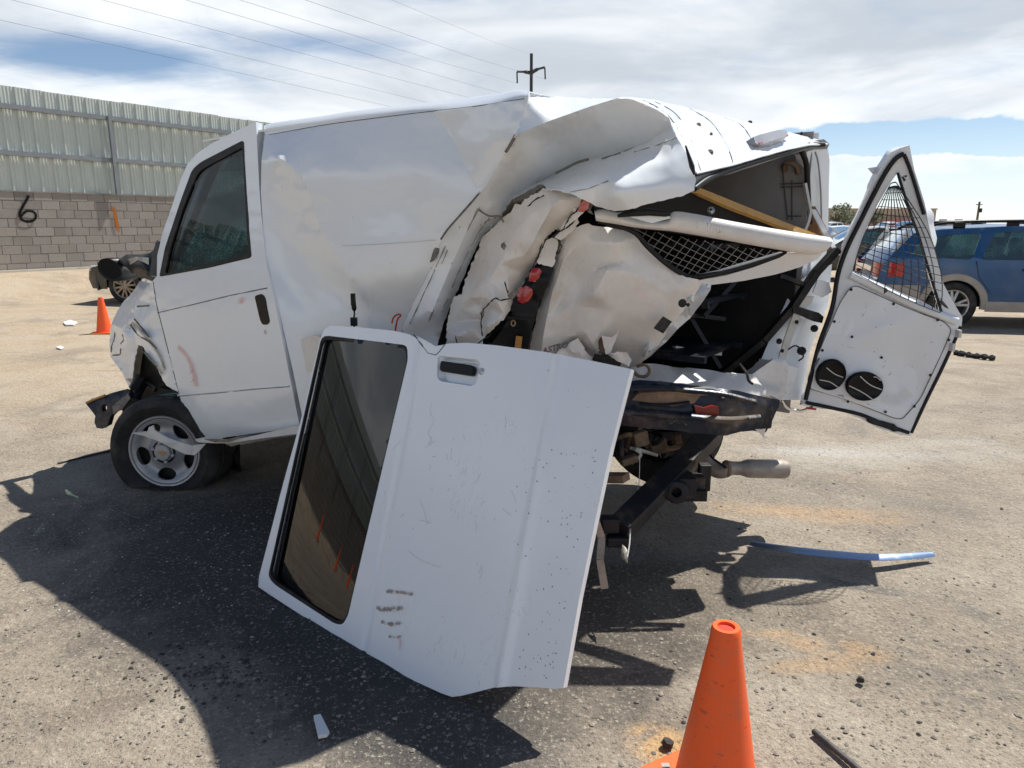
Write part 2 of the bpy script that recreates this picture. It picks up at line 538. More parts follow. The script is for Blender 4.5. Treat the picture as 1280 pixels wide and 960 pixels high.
M['wire'] = speck('grille_wire', (.05, .05, .052), (.22, .2, .18), .4, .6, 30, .45, .7, .6)
M['wire_light'] = speck('grille_wire_light', (.24, .23, .22), (.40, .37, .33), .45, .5, 30, .45, .7, .6)
M['yellow_trim'] = speck('ochre_wood', (.55, .31, .085), (.35, .2, .08), .6, 0, 20, .4, .7, .5, .2, 60)
M['brown_board'] = speck('brown_board', (.22, .105, .035), (.1, .05, .02), .7, 0, 10, .4, .7, .5, .2, 60)
M['beige_metal'] = speck('beige_bracket', (.40, .33, .26), (.2, .15, .11), .6, .2, 14, .45, .75, .6)
M['chrome'] = mat('chrome', (.75, .76, .78), .12, 1.0)[0]
M['alu'] = speck('brushed_strip', (.34, .45, .62), (.34, .38, .44), .28, .75, 9, .5, .8, .4)
M['rod'] = speck('grey_rod', (.06, .06, .065), (.16, .14, .12), .5, .4, 20, .45, .75, .5)
M['rim'] = speck('painted_steel_rim', (.34, .35, .37), (.22, .19, .16), .38, .35, 9, .42, .75, .55, .05, 50)
M['tyre'] = speck('tyre_rubber', (.020, .020, .021), (.11, .10, .09), .75, 0, 8, .42, .75, .45, .3, 70)
M['gold'] = mat('gold_badge', (.34, .26, .11), .4, .6)[0]
M['lens_red'] = mat('red_lens', (.38, .004, .003), .12, 0, **{'Coat Weight': .8})[0]
M['lens_clear'] = mat('clear_lens', (.7, .7, .7), .1, 0, **{'Coat Weight': .8})[0]
M['lens_amber'] = mat('amber_lens', (.45, .22, .05), .3, 0)[0]
M['red_scrap'] = speck('red_plastic_scrap', (.50, .09, .06), (.6, .35, .28), .5, 0, 20, .4, .7, .6)
M['badge'] = mat('badge_grey', (.14, .14, .145), .4, .3)[0]
M['plastic'] = mat('black_plastic', (.008, .008, .009), .34, **{'Specular IOR Level': .2})[0]
M['plastic_trim'] = speck('white_plastic_trim', (.62, .61, .58), (.4, .36, .3), .45, 0, 15, .45, .75, .4)
M['cloth'] = mat('seat_cloth', (.05, .052, .058), .9)[0]
M['wires_red'] = mat('red_wire', (.5, .05, .03), .5)[0]
M['white_scrap'] = mat('white_scrap', (.75, .75, .73), .5)[0]
def glass(name, tint, dark, rough=.02, spec=.5, crack=0):
    m = bpy.data.materials.new(name); m.use_nodes = True
    t = NT(m.node_tree); t.n.clear()
    tr = t.node('ShaderNodeBsdfTransparent', {'Color': tint})
    gl = t.node('ShaderNodeBsdfGlossy', {'Color': (1, 1, 1), 'Roughness': rough})
    fr = t.node('ShaderNodeFresnel', {'IOR': 1.6})
    f = t.math('ADD', t.math('MULTIPLY', fr.outputs[0], spec), dark, clamp=True)
    mx = t.node('ShaderNodeMixShader', {0: f, 1: tr.outputs[0], 2: gl.outputs[0]})
    out = mx.outputs[0]
    if crack:
        p = worldpos(t)
        e = t.vor(p, 30, 'DISTANCE_TO_EDGE')
        e2 = t.vor(p, 90, 'DISTANCE_TO_EDGE')
        cr = t.math('MAXIMUM', t.smooth(e, .05, 0), t.math('MULTIPLY', t.smooth(e2, .10, 0), .8))
        cr = t.math('MULTIPLY', cr, t.smooth(t.noise(p, 3.2, 4), .40, .62))
        cr = t.math('ADD', t.math('MULTIPLY', cr, crack), .05)
        df = t.node('ShaderNodeBsdfDiffuse', {'Color': (.30, .62, .56)})
        tl = t.node('ShaderNodeBsdfTranslucent', {'Color': (.35, .75, .68)})
        ad = t.node('ShaderNodeAddShader', {0: df.outputs[0], 1: tl.outputs[0]})
        out = t.node('ShaderNodeMixShader', {0: cr, 1: out, 2: ad.outputs[0]}).outputs[0]
    t.node('ShaderNodeOutputMaterial', {'Surface': out})
    return m
M['glass_dark'] = glass('tinted_glass', (.06, .095, .115), .012, .012, .45)
M['glass_door'] = glass('privacy_glass', (.010, .011, .012), .028, .008, .6)
M['glass_cab'] = glass('cab_glass', (.42, .47, .47), .02, .01, .8)
M['glass_crack'] = glass('cracked_windscreen', (.30, .50, .48), .03, .05, .7, .6)
M['glass_car'] = glass('car_glass', (.10, .16, .16), .06, .02, .9, .22)
def spray(name, col, dens=1.0, scale=30, gl=0):
    m = bpy.data.materials.new(name); m.use_nodes = True
    t = NT(m.node_tree); t.n.clear()
    a = t.node('ShaderNodeVertexColor', layer_name='alpha').outputs[0]
    n = t.noise(worldpos(t), scale, 5, .7)
    f = t.math('MULTIPLY', t.smooth(t.math('ADD', t.math('MULTIPLY', a, .95), t.math('MULTIPLY', n, .7)), .55, 1.25), dens, clamp=True)
    df = t.node('ShaderNodeBsdfDiffuse', {'Color': (*col, 1)})
    tr = t.node('ShaderNodeBsdfTransparent')
    mx = t.node('ShaderNodeMixShader', {0: f, 1: tr.outputs[0], 2: df.outputs[0]})
    t.node('ShaderNodeOutputMaterial', {'Surface': mx.outputs[0]})
    return m
M['spray_black'] = spray('black_spray_paint', (.012, .012, .014), 1, 18)
M['spray_orange'] = spray('orange_spray_paint', (.42, .13, .01), .85, 14)
M['spray_pink'] = spray('pink_spray_paint', (.85, .42, .36), .42, 14)
M['scuff'] = spray('dark_scuff', (.20, .19, .18), .6, 90)
M['scuff_brown'] = spray('brown_scuff', (.33, .27, .20), .7, 110)
M['scuff_patch'] = spray('scuff_patch', (.30, .235, .165), .8, 55)
for n_ in M['scuff_patch'].node_tree.nodes:
    if n_.type == 'MAP_RANGE': n_.inputs[1].default_value = 1.18; n_.inputs[2].default_value = 1.34
    if n_.type == 'TEX_NOISE': n_.inputs['Detail'].default_value = 9
M['scuff_dust'] = spray('dust_smear', (.50, .45, .40), .16, 60)
M['tornmetal'] = speck('torn_bare_metal', (.20, .185, .165), (.09, .075, .06), .5, .5, 30, .4, .7, .7)

def ribbon(name, pts, width, mt, parent, normal, lift=.004, label=None, n=5, kind=None):
    """flat soft-edged print along a 3-D polyline lying on a surface"""
    pts = [Vector(p) for p in pts]; normal = Vector(normal).normalized()
    vs, fs, al = [], [], []
    m = len(pts)
    for i, p in enumerate(pts):
        tg = (pts[min(i + 1, m - 1)] - pts[max(i - 1, 0)]).normalized()
        sd = normal.cross(tg).normalized()
        w = width[i] if isinstance(width, (list, tuple)) else width
        for k in range(n):
            q = k / (n - 1) - .5
            vs.append(p + sd * q * w + normal * lift)
            e = 1 - (abs(q) * 2) ** 1.5
            al.append(e * (0.25 if i in (0, m - 1) else 1))
    for i in range(m - 1):
        for k in range(n - 1):
            fs.append((i * n + k, i * n + k + 1, (i + 1) * n + k + 1, (i + 1) * n + k))
    o = put_mesh(name, vs, fs, mt, parent, label=label, kind=kind)
    ca = o.data.color_attributes.new('alpha', 'FLOAT_COLOR', 'POINT')
    for i, a in enumerate(al): ca.data[i].color = (a, a, a, 1)
    return o
def pix_line(pts, spec, lift=0.0):
    """surveyed image points on a given depth -> 3-D polyline"""
    out = []
    for p in pts:
        sp = p[2] if len(p) > 2 else spec
        k = kof(p[0], p[1], sp) - lift
        out.append(CO + ray(p[0], p[1]) * k)
    return out

for k_ in ('black_rubber', 'seal', 'inner_dark', 'tyre', 'dark_metal', 'frame_metal', 'bumper'):
    M[k_].node_tree.nodes['Principled BSDF'].inputs['Specular IOR Level'].default_value = .3
# ------------------------------------------------------------------ ground
W0 = Vector((-11.45, 16.4)); WD = Vector((.552, .834)); WN = Vector((.834, -.552))
def wallp(s, off, z):
    p = W0 + WD * s + WN * off
    return Vector((p.x, p.y, z))
BASE_Z = .44
def sstep(x): x = max(0, min(1, x)); return x * x * (3 - 2 * x)
def ground_z(x, y):
    dd = (x - W0.x) * WN.x + (y - W0.y) * WN.y
    z = BASE_Z * sstep((3.0 - dd) / 2.7)
    if dd < -2: z = 0.0
    r = math.hypot(x, y)
    fade = max(0.0, 1 - r / 26)
    if fade > 0:
        z += fade * (.010 * noise.noise(Vector((x * 2.1, y * 2.1, 0))) + .005 * noise.noise(Vector((x * 7, y * 7, 3))) - .006)
    return z
def axis_pts(near, n_near, far, n_far):
    a = list(np.linspace(-near, near, n_near)); g = list(near * (far / near) ** (np.arange(1, n_far + 1) / n_far))
    return [-v for v in reversed(g)] + a + g
gxs = axis_pts(16, 220, 2500, 40); gys = axis_pts(16, 220, 2500, 40)
gxs = np.array(gxs); gys = np.array(gys) + 3
rows = [[Vector((x, y, ground_z(x, y))) for x in gxs] for y in gys]
gm, gt, gb = mat('lot_ground', (.3, .27, .23), .9)
p = worldpos(gt)
gx_, gy_, gz_ = gt.sep(p)
big = gt.noise(p, .35, 5, .6, .3); mid = gt.noise(p, 1.6, 7, .65, .4); fine = gt.noise(p, 14, 6, .7); grit = gt.noise(p, 70, 4, .7)
sand, grey, shade_col = (.41, .32, .22), (.285, .236, .180), (.036, .036, .038)
# loose sand farther out and to the left, worn asphalt underfoot
far = gt.smooth(gt.math('ADD', gt.math('ADD', gy_, gt.math('MULTIPLY', gx_, -.35)), gt.math('MULTIPLY', gt.math('SUBTRACT', big, .5), 7)), 4.0, 9.5)
c = gt.mix(far, grey, sand)
c = gt.mix(gt.math('MULTIPLY', gt.smooth(mid, .40, .68), .50), c, (.42, .37, .30))
worn = gt.math('MULTIPLY', gt.smooth(gt.math('ADD', gt.math('MULTIPLY', mid, .6), gt.math('MULTIPLY', fine, .4)), .50, .36), .55)
c = gt.mix(worn, c, gt.mix(far, (.15, .138, .122), (.32, .25, .17)))
# soft oval spots; those under the wreck paint its shadow darker into the ground
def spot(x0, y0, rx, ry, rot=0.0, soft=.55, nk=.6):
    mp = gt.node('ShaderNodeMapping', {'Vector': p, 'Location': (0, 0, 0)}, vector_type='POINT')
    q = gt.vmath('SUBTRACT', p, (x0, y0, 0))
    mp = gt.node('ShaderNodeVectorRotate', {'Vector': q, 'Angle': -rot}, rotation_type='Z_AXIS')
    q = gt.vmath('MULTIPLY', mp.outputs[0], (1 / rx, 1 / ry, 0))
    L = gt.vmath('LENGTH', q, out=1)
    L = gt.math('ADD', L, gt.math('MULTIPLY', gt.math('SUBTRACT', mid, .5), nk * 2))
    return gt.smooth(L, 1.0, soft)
stain = gt.math('MULTIPLY', gt.smooth(gt.noise(p, .8, 6, .62, .8), .50, .66), .55)
c = gt.mix(stain, c, (.185, .155, .122))
c = gt.mix(gt.math('MULTIPLY', gt.smooth(gt.noise(gt.vmath('MULTIPLY', p, (.5, 2.4, 1)), 1.1, 6, .6, .4), .54, .66), .45), c, (.20, .17, .135))
c = gt.mix(gt.math('MULTIPLY', spot(-.80, 3.05, 2.05, 1.25, -.62, .45, .4), .94), c, shade_col)  # wreck's shade deepened in the ground colour, here and in the next spots
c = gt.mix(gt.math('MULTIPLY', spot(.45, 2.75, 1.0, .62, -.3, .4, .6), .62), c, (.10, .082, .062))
c = gt.mix(gt.math('MULTIPLY', spot(-.35, 2.05, .75, .42, -.62, .5, .4), .8), c, shade_col)
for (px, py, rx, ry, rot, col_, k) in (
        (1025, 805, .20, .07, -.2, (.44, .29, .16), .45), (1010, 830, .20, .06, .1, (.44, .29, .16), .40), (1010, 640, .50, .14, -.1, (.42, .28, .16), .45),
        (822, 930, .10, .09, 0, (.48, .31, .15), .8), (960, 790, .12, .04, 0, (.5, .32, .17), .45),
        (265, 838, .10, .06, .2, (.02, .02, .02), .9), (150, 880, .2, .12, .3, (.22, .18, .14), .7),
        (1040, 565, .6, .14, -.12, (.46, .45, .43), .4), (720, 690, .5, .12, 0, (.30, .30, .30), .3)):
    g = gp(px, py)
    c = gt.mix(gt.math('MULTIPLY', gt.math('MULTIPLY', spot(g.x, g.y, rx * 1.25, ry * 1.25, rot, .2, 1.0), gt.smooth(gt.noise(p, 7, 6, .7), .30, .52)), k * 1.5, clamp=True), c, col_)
# dark drip trails dragged across the lot
def trail(pa, pb, wd, col_, k):
    a, b = gp(*pa), gp(*pb); L = (b - a).length; rot = math.atan2(b.y - a.y, b.x - a.x); m = (a + b) / 2
    q = gt.vmath('SUBTRACT', p, (m.x, m.y, 0))
    q = gt.node('ShaderNodeVectorRotate', {'Vector': q, 'Angle': -rot}, rotation_type='Z_AXIS').outputs[0]
    qx, qy, qz = gt.sep(q)
    qy = gt.math('ADD', qy, gt.math('MULTIPLY', gt.math('SUBTRACT', gt.noise(p, 2.2, 4, .6), .5), .22))
    f = gt.math('MULTIPLY', gt.smooth(gt.math('ABSOLUTE', qy), wd, wd * .4), gt.smooth(gt.math('ABSOLUTE', qx), L / 2, L / 2 - .25))
    f = gt.math('MULTIPLY', f, gt.smooth(gt.math('ADD', fine, gt.math('MULTIPLY', mid, .4)), .45, .75))
    return gt.mix(gt.math('MULTIPLY', f, k), c, col_)
c = trail((985, 712), (1180, 752), .05, (.12, .115, .105), .8)
c = trail((1160, 742), (1300, 792), .06, (.12, .115, .105), .75)
c = trail((930, 590), (1280, 650), .14, (.19, .165, .135), .55)
c = trail((960, 575), (1280, 555), .35, (.42, .395, .35), .4)
c = trail((0, 452), (140, 432), .3, (.24, .20, .15), .6)
c = trail((0, 500), (150, 470), .4, (.40, .32, .23), .5)
c = gt.mix(gt.math('MULTIPLY', gt.smooth(grit, .54, .70), .60), c, (.54, .47, .38))
c = gt.mix(gt.math('MULTIPLY', gt.smooth(grit, .46, .32), .70), c, (.06, .055, .05))
spk = gt.noise(p, 190, 2, .6)
c = gt.mix(gt.math('MULTIPLY', gt.smooth(spk, .60, .70), .55), c, (.07, .06, .05))
c = gt.mix(gt.math('MULTIPLY', gt.smooth(fine, .58, .74), .4), c, (.15, .128, .10))
c = gt.mix(gt.math('MULTIPLY', gt.smooth(gt.vor(p, 34), .10, .05), .22), c, (.62, .58, .52))
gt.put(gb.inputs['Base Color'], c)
hh = gt.math('ADD', gt.math('MULTIPLY', fine, .9), gt.math('MULTIPLY', grit, .5))
bumpit(gt, gb, gt.math('ADD', hh, gt.math('MULTIPLY', gt.noise(p, 4, 5, .6), 1.5)), .95, .022)
g = MB().grid(rows)
ground = put_mesh('ground', g.v, g.f, gm, None, smooth=180, kind='structure', recentre=False)

# pebbles, chips and clods
def scatter(name, n, region, size, mt, seed, flat=.6):
    rg = random.Random(seed); mb = MB()
    ico = [(0, 0, 1), (.9, 0, .2), (.25, .85, .3), (-.75, .5, .15), (-.7, -.55, .3), (.3, -.9, .2), (.1, .05, -.6)]
    icf = [(0, 1, 2), (0, 2, 3), (0, 3, 4), (0, 4, 5), (0, 5, 1), (1, 6, 2), (2, 6, 3), (3, 6, 4), (4, 6, 5), (5, 6, 1)]
    for _ in range(n):
        px, py = region(rg)
        q = gp(px, py)
        s = size(rg); a = rg.random() * 6.28
        z = ground_z(q.x, q.y)
        vs = []
        for (x, y, w) in ico:
            x *= s * rg.uniform(.7, 1.25); y *= s * rg.uniform(.7, 1.25)
            vs.append(Vector((q.x + x * math.cos(a) - y * math.sin(a), q.y + x * math.sin(a) + y * math.cos(a), z + w * s * flat + s * .1)))
        mb.add(vs, icf)
    return mb.build(name, mt, None, kind='stuff')
pm = speck('pebble_stone', (.30, .265, .215), (.15, .135, .115), .85, 0, 11, .40, .62, .9)
def reg(rg): return (rg.uniform(-80, 1360), 345 + 640 * rg.random() ** .8)
def sz(rg): return .0025 + .009 * rg.random() ** 6
scatter('pebbles', 6500, reg, sz, pm, 3)
dm = speck('dark_clod', (.035, .033, .03), (.09, .08, .07), .9, 0, 30, .4, .7, .6)
scatter('dark_clods', 190, lambda rg: (rg.uniform(760, 1330), 600 + 360 * rg.random()), lambda rg: .0025 + .008 * rg.random() ** 5, dm, 5)
scatter('broken_asphalt', 260, lambda rg: (rg.gauss(265, 50), rg.gauss(835, 22)), lambda rg: .003 + .008 * rg.random() ** 3, dm, 6)
scatter('asphalt_crumbs', 500, lambda rg: (rg.uniform(-60, 620), 600 + 330 * rg.random()), lambda rg: .002 + .007 * rg.random() ** 5, dm, 8)
cm = mat('glass_chip', (.75, .80, .80), .08, 0, **{'Coat Weight': 1.0})[0]
scatter('glass_chips', 380, lambda rg: (rg.uniform(-40, 420), 575 + 190 * rg.random()), lambda rg: .0025 + .004 * rg.random() ** 3, cm, 9, .5)
for (px, py, sc_) in ((1076, 850, .016), (1147, 780, .012), (835, 930, .022), (1260, 850, .013), (905, 690, .012), (905, 668, .01)):
    pass

# ------------------------------------------------------------------ block wall with sheet steel fence on top
wall = empty('block_wall', wallp(1.5, 0, BASE_Z), 'long grey brown concrete block wall painted with a black 6, under pale steel sheets', 'wall')
bm_, bt, bb = mat('concrete_block', (.30, .25, .205), .9)
p_ = worldpos(bt)
oi = bt.node('ShaderNodeObjectInfo')
cb = bt.mix(1.0, (.262, .240, .220), oi.outputs['Color'], 'MULTIPLY')
cb = bt.mix(bt.math('MULTIPLY', bt.smooth(bt.noise(p_, 1.3, 6, .6), .42, .66), .45), cb, (.31, .28, .25))
cb = bt.mix(bt.math('MULTIPLY', bt.smooth(bt.noise(p_, 22, 4, .6), .5, .75), .35), cb, (.16, .135, .115))
bt.put(bb.inputs['Base Color'], cb); bumpit(bt, bb, bt.noise(p_, 60, 4, .7), .4, .006)
mortar = speck('mortar', (.25, .228, .205), (.17, .15, .135), .95, 0, 3, .42, .6, .85)
bw, bh, jt = .4, .2, .009
def block_geo(mb, c, w):
    x = WD.to_3d(); y = WN.to_3d(); z = Vector((0, 0, 1)); b_ = .006
    lo = [(-w / 2, 0, -bh / 2 + jt / 2), (w / 2, 0, -bh / 2 + jt / 2), (w / 2, 0, bh / 2 - jt / 2), (-w / 2, 0, bh / 2 - jt / 2)]
    vs = [c + x * a + z * e for (a, _, e) in lo]
    vs += [c + y * .042 + x * (a * (1 - b_ * 2 / w)) + z * (e * .95) for (a, _, e) in lo]
    vs += [c + y * .034 + x * a + z * e for (a, _, e) in lo]
    mb.add(vs, [(7, 6, 5, 4), (8, 9, 1, 0), (9, 10, 2, 1), (10, 11, 3, 2), (11, 8, 0, 3), (4, 5, 9, 8), (5, 6, 10, 9), (6, 7, 11, 10), (7, 4, 8, 11)])
S0, S1 = -60.0, 46.0
mbm = MB()
cc = wallp((S0 + S1) / 2, -.09, 1.02)
mbm.box(cc, S1 - S0, .24, 2.41, (WD.to_3d(), WN.to_3d(), Vector((0, 0, 1))))
mbm.build('mortar_bed', mortar, wall)
ROWS = [(BASE_Z - .11 + bh * k) for k in range(0, 10)]        # course centres, lowest one in the berm
first = None; far_b = MB()
for r_, zc in enumerate(ROWS):
    off = (r_ % 2) * .2 + .06 * math.sin(r_ * 2.1)
    k0 = int(math.floor((S0 - off) / bw)) + 1
    k1 = int((S1 - off) / bw) - 1
    for k in range(k0, k1):
        s = off + k * bw
        if -1.3 < s < 5.0:
            c0 = wallp(s, .001 + rnd.uniform(-.003, .003), zc)
            if first is None:
                mb = MB(); block_geo(mb, c0, bw - jt)
                o = mb.build('block', bm_, wall); first = o
                fc = WL[o.name] - c0
            else:
                o = first.copy(); COL.objects.link(o); o.location = c0 + fc - WL[wall.name]
            v = rnd.uniform(.86, 1.10); 
            if rnd.random() < .12: v *= .86
            o.color = (v, v * rnd.uniform(.97, 1.0), v * rnd.uniform(.95, 1.0), 1)
        else:
            block_geo(far_b, wallp(s, .001, zc), bw - jt)
far_b.build('blocks', bm_, wall, kind='stuff')
cap = MB(); cap.box(wallp((S0 + S1) / 2, -.03, 2.2275), S1 - S0, .19, .03, (WD.to_3d(), WN.to_3d(), Vector((0, 0, 1))))
cap.build('coping', mortar, wall)
kerb = MB(); kerb.box(wallp((S0 + S1) / 2, .13, BASE_Z - .005), S1 - S0, .10, .11, (WD.to_3d(), WN.to_3d(), Vector((0, 0, 1))))
kerb.build('footing', speck('pale_footing', (.55, .5, .43), (.35, .3, .24), .9, 0, 3, .4, .7, .7), wall)
# painted marks: the numeral 6 and an orange stroke
def onwall(px, py, off=.064):
    dd = ray(px, py); n_ = WN.to_3d(); o_ = wallp(0, off, 0)
    return CO + dd * ((o_ - CO).dot(n_) / dd.dot(n_))
pts6 = [(36, 244), (33, 250), (29, 257), (25.5, 264), (25, 270), (28, 275), (34, 277), (40.5, 276), (44.5, 272), (44, 267), (39, 264), (33, 264), (28, 268), (26, 271)]
ribbon('painted_numeral', spline([onwall(*q) for q in pts6], 5), .10, M['spray_black'], wall, WN.to_3d(), .004, n=9)
ribbon('orange_mark', [onwall(*q) for q in ((142, 258), (143.5, 265), (145, 275), (147, 284), (149, 294))], .15, M['spray_orange'], wall, WN.to_3d(), .004, n=7)
ribbon('orange_mark', [onwall(*q) for q in ((137, 264), (141, 261), (144, 259))], .12, M['spray_orange'], wall, WN.to_3d(), .006, n=7)

fence = empty('steel_fence', wallp(1.5, 0, 2.25), 'tall pale green corrugated steel fence with dark rails standing on the block wall', 'fence')
fm, ft, fb = mat('galvanised_sheet', (.50, .54, .50), .42, .0)
fp = worldpos(ft)
fcol = ft.mix(ft.math('MULTIPLY', ft.smooth(ft.noise(ft.vmath('MULTIPLY', fp, (3, 3, .6)), 2.2, 6, .65), .42, .7), .5), (.46, .51, .475), (.60, .62, .57))
fcol = ft.mix(ft.math('MULTIPLY', ft.smooth(ft.noise(ft.vmath('MULTIPLY', fp, (6, 6, .5)), 3, 4, .6), .62, .75), .5), fcol, (.30, .31, .28))
ft.put(fb.inputs['Base Color'], fcol)
Z0, Z1 = 2.235, 4.47
def sheet_profile():
    pr = []
    x = 0
    for k in range(3):
        b = k * .305
        pr += [(b, 0), (b + .03, 0), (b + .045, .032), (b + .075, .032), (b + .09, 0), (b + .128, 0), (b + .136, .008), (b + .150, .008), (b + .158, 0), (b + .198, 0), (b + .206, .008), (b + .22, .008), (b + .228, 0), (b + .268, 0), (b + .276, .008), (b + .29, .008), (b + .298, 0)]
    return pr + [(.918, 0)]
PR = sheet_profile(); NSH = int((S1 - S0) / .915)
sh0 = None
for k in range(NSH):
    s = S0 + k * .915; off = -.03 + (.002 if k % 2 else 0)
    if sh0 is None:
        mb = MB(); mb.grid([[wallp(s + a, off + h, z) for (a, h) in PR] for z in (Z0, Z1)])
        sh0 = mb.build('steel_sheet', fm, fence); solid(sh0, .002, 0); base_s = s
    else:
        o = sh0.copy(); COL.objects.link(o)
        o.location = sh0.location + WD.to_3d() * (s - base_s) + Vector((0, 0, rnd.uniform(-.012, .012))) + WN.to_3d() * (off + .03)
rail_m = speck('rail_grey', (.20, .22, .245), (.30, .30, .29), .5, .3, 4, .4, .7, .5)
for zr in (4.04, 3.05):
    mb = MB(); mb.box(wallp((S0 + S1) / 2, .06, zr), S1 - S0, .10, .10, (WD.to_3d(), WN.to_3d(), Vector((0, 0, 1))))
    mb.build('rail', rail_m, fence)
pa = onwall(140, 200); s_post = (Vector((pa.x, pa.y)) - W0).dot(WD)
post0 = None
for k in range(-16, 12):
    s = s_post + k * 3.66
    if post0 is None:
        mb = MB(); mb.box(wallp(s, .145, 3.15), .07, .07, 1.86, (WD.to_3d(), WN.to_3d(), Vector((0, 0, 1))))
        post0 = mb.build('post', rail_m, fence); s0_ = s
    else:
        o = post0.copy(); COL.objects.link(o); o.location = post0.location + WD.to_3d() * (s - s0_)

# ------------------------------------------------------------------ far right: building, trees, poles
def box_building(px0, px1, ytop, ybase, Y, depth, mt, name, label, cat, door=True):
    a = gp(px0, 281); 
    A = at(px0, 300, Y); B = at(px1, 300, Y)
    z1 = at(px0, ytop, Y).z
    e = empty(name, ((A.x + B.x) / 2, Y, 0), label, cat)
    mb = MB(); mb.box(((A.x + B.x) / 2, Y + depth / 2, z1 / 2), B.x - A.x, depth, z1)
    mb.build('wall', mt, e)
    mb = MB(); mb.box(((A.x + B.x) / 2, Y + depth / 2, z1 + .12), B.x - A.x + .3, depth + .3, .24)
    mb.build('parapet', mt, e)
    return e, A, B, z1
tan = speck('tan_stucco', (.45, .36, .27), (.36, .29, .22), .9, 0, .2, .4, .6, .6)
red_brick = speck('pinkish_block', (.36, .22, .18), (.28, .18, .15), .9, 0, .3, .4, .6, .6)
e, A, B, z1 = box_building(1048, 1166, 262, 300, 150, 40, tan, 'tan_building', 'low flat roofed tan warehouse in the distance behind the junked cars', 'building')
mb = MB(); mb.box((A.x + 9.5, 149.7, 1.5), 12.0, .5, 3.0); mb.build('lower_wall', red_brick, e)
drk = mat('far_dark_door', (.04, .04, .045), .5)[0]
for k in range(3):
    mb = MB(); mb.box((A.x + 17.6 + k * 3.2, 149.9, 1.3), 1.4, .4, 2.4); mb.build('door', drk, e)
e2, A2, B2, z2 = box_building(1166, 1230, 277.5, 300, 190, 30, speck('grey_stucco', (.34, .31, .28), (.25, .23, .21), .9, 0, .2, .4, .6, .5), 'grey_building', 'low grey brown shed on the horizon right of the tan warehouse', 'building')
# red banner sign near the building
sg = empty('red_sign', at(1119, 300, 70) - Vector((0, 0, at(1119, 300, 70).z)), 'red sign board on two posts in front of the tan warehouse', 'sign')
q0, q1 = at(1108, 276, 70), at(1129, 287, 70)
mb = MB(); mb.box(((q0.x + q1.x) / 2, 70, (q0.z + q1.z) / 2), q1.x - q0.x, .12, q0.z - q1.z); mb.build('board', speck('sign_red', (.40, .03, .03), (.5, .12, .1), .5, 0, 1.5, .4, .6, .5), sg)
for x_ in (q0.x + .2, q1.x - .2):
    mb = MB(); mb.box((x_, 70.1, q1.z / 2), .1, .1, q1.z); mb.build('post', M['frame_metal'], sg)
leafm, lt, lb = mat('leaf_green', (.07, .09, .035), .7)
lp = worldpos(lt)
lt.put(lb.inputs['Base Color'], lt.mix(lt.smooth(lt.noise(lp, 1.2, 4), .35, .65), (.055, .075, .03), (.12, .13, .055)))
bark = mat('bark', (.10, .075, .05), .9)[0]
def tree(px, Y, h, w, label, seed, n=1000):
    b = at(px, 300, Y); b.z = 0; rg = random.Random(seed)
    e = empty('tree', b, label, 'tree', 'distant trees by the warehouse')
    mb = MB(); mb.tube([b, b + Vector((.1, 0, h * .3)), b + Vector((.0, .1, h * .55))], [w * .05, w * .035, w * .02], 7)
    for k in range(5):
        q = k * 1.3; mb.tube([b + Vector((0, 0, h * (.25 + .05 * k))), b + Vector((math.cos(q) * w * .3, math.sin(q) * w * .3, h * (.5 + .06 * k)))], [w * .022, w * .008], 5)
    mb.build('trunk', bark, e)
    mb = MB(); cl = [(Vector((rg.gauss(0, .26) * w, rg.gauss(0, .22) * w, h * rg.uniform(.38, .88))), w * rg.uniform(.12, .24)) for _ in range(13)]
    for k in range(n):
        cpt, r_ = rg.choice(cl); dirv = Vector((rg.gauss(0, 1), rg.gauss(0, 1), rg.gauss(0, .8))).normalized()
        q = b + cpt + dirv * r_ * rg.random() ** .4; sz_ = w * rg.uniform(.03, .06)
        a_ = Vector((rg.gauss(0, 1), rg.gauss(0, 1), rg.gauss(0, 1))).normalized(); c_ = a_.orthogonal().normalized()
        mb.add([q - a_ * sz_, q + c_ * sz_ * .6, q + a_ * sz_, q - c_ * sz_ * .6], [(0, 1, 2, 3)])
    mb.build('crown', leafm, e)
tree(1045, 105, 4.6, 3.6, 'bushy green tree just right of the van roof corner', 1)
tree(1053, 112, 3.8, 2.6, 'small green tree tucked beside the bushy tree and warehouse', 2)
tree(1063, 135, 4.0, 3.0, 'green tree in front of the left end of the tan warehouse', 3)
tree(1090, 140, 4.3, 3.0, 'green tree seen through the open door window before the tan warehouse', 4)

def pole_at(px, ytop, Y, r_, name, label, cat):
    b = at(px, 300, Y); b.z = 0; zt = at(px, ytop, Y).z
    e = empty(name, b, label, cat)
    mb = MB(); mb.tube([b, Vector((b.x, b.y, zt))], [r_ * 1.3, r_], 10); mb.build('mast', M['frame_metal'] if cat != 'pylon' else M['pylon'], e, smooth=60)
    return e, b, zt
M['pylon'] = mat('pylon_steel', (.035, .04, .042), .6, .2)[0]
wood = speck('pole_wood', (.16, .12, .09), (.10, .08, .06), .9, 0, 2, .4, .6, .5)
e, b, zt = pole_at(1218, 252, 130, .16, 'utility_pole', 'thin wooden utility pole on the horizon above the blue wagon', 'pole')
e.children[0].data.materials[0] = wood
mb = MB(); mb.box((b.x, b.y, zt - .5), 1.1, .12, .14); mb.build('crossarm', wood, e)
mb = MB(); mb.box((b.x + .25, b.y - .2, zt - 1.5), .35, .35, .7); mb.build('transformer', M['frame_metal'], e)
PY = 140.0
e, b, zt = pole_at(663, 67, PY, .28, 'power_pylon', 'tall dark steel power pylon with two drooping arms above the van roof', 'pylon')
def pz(px, py): return at(px, py, PY)
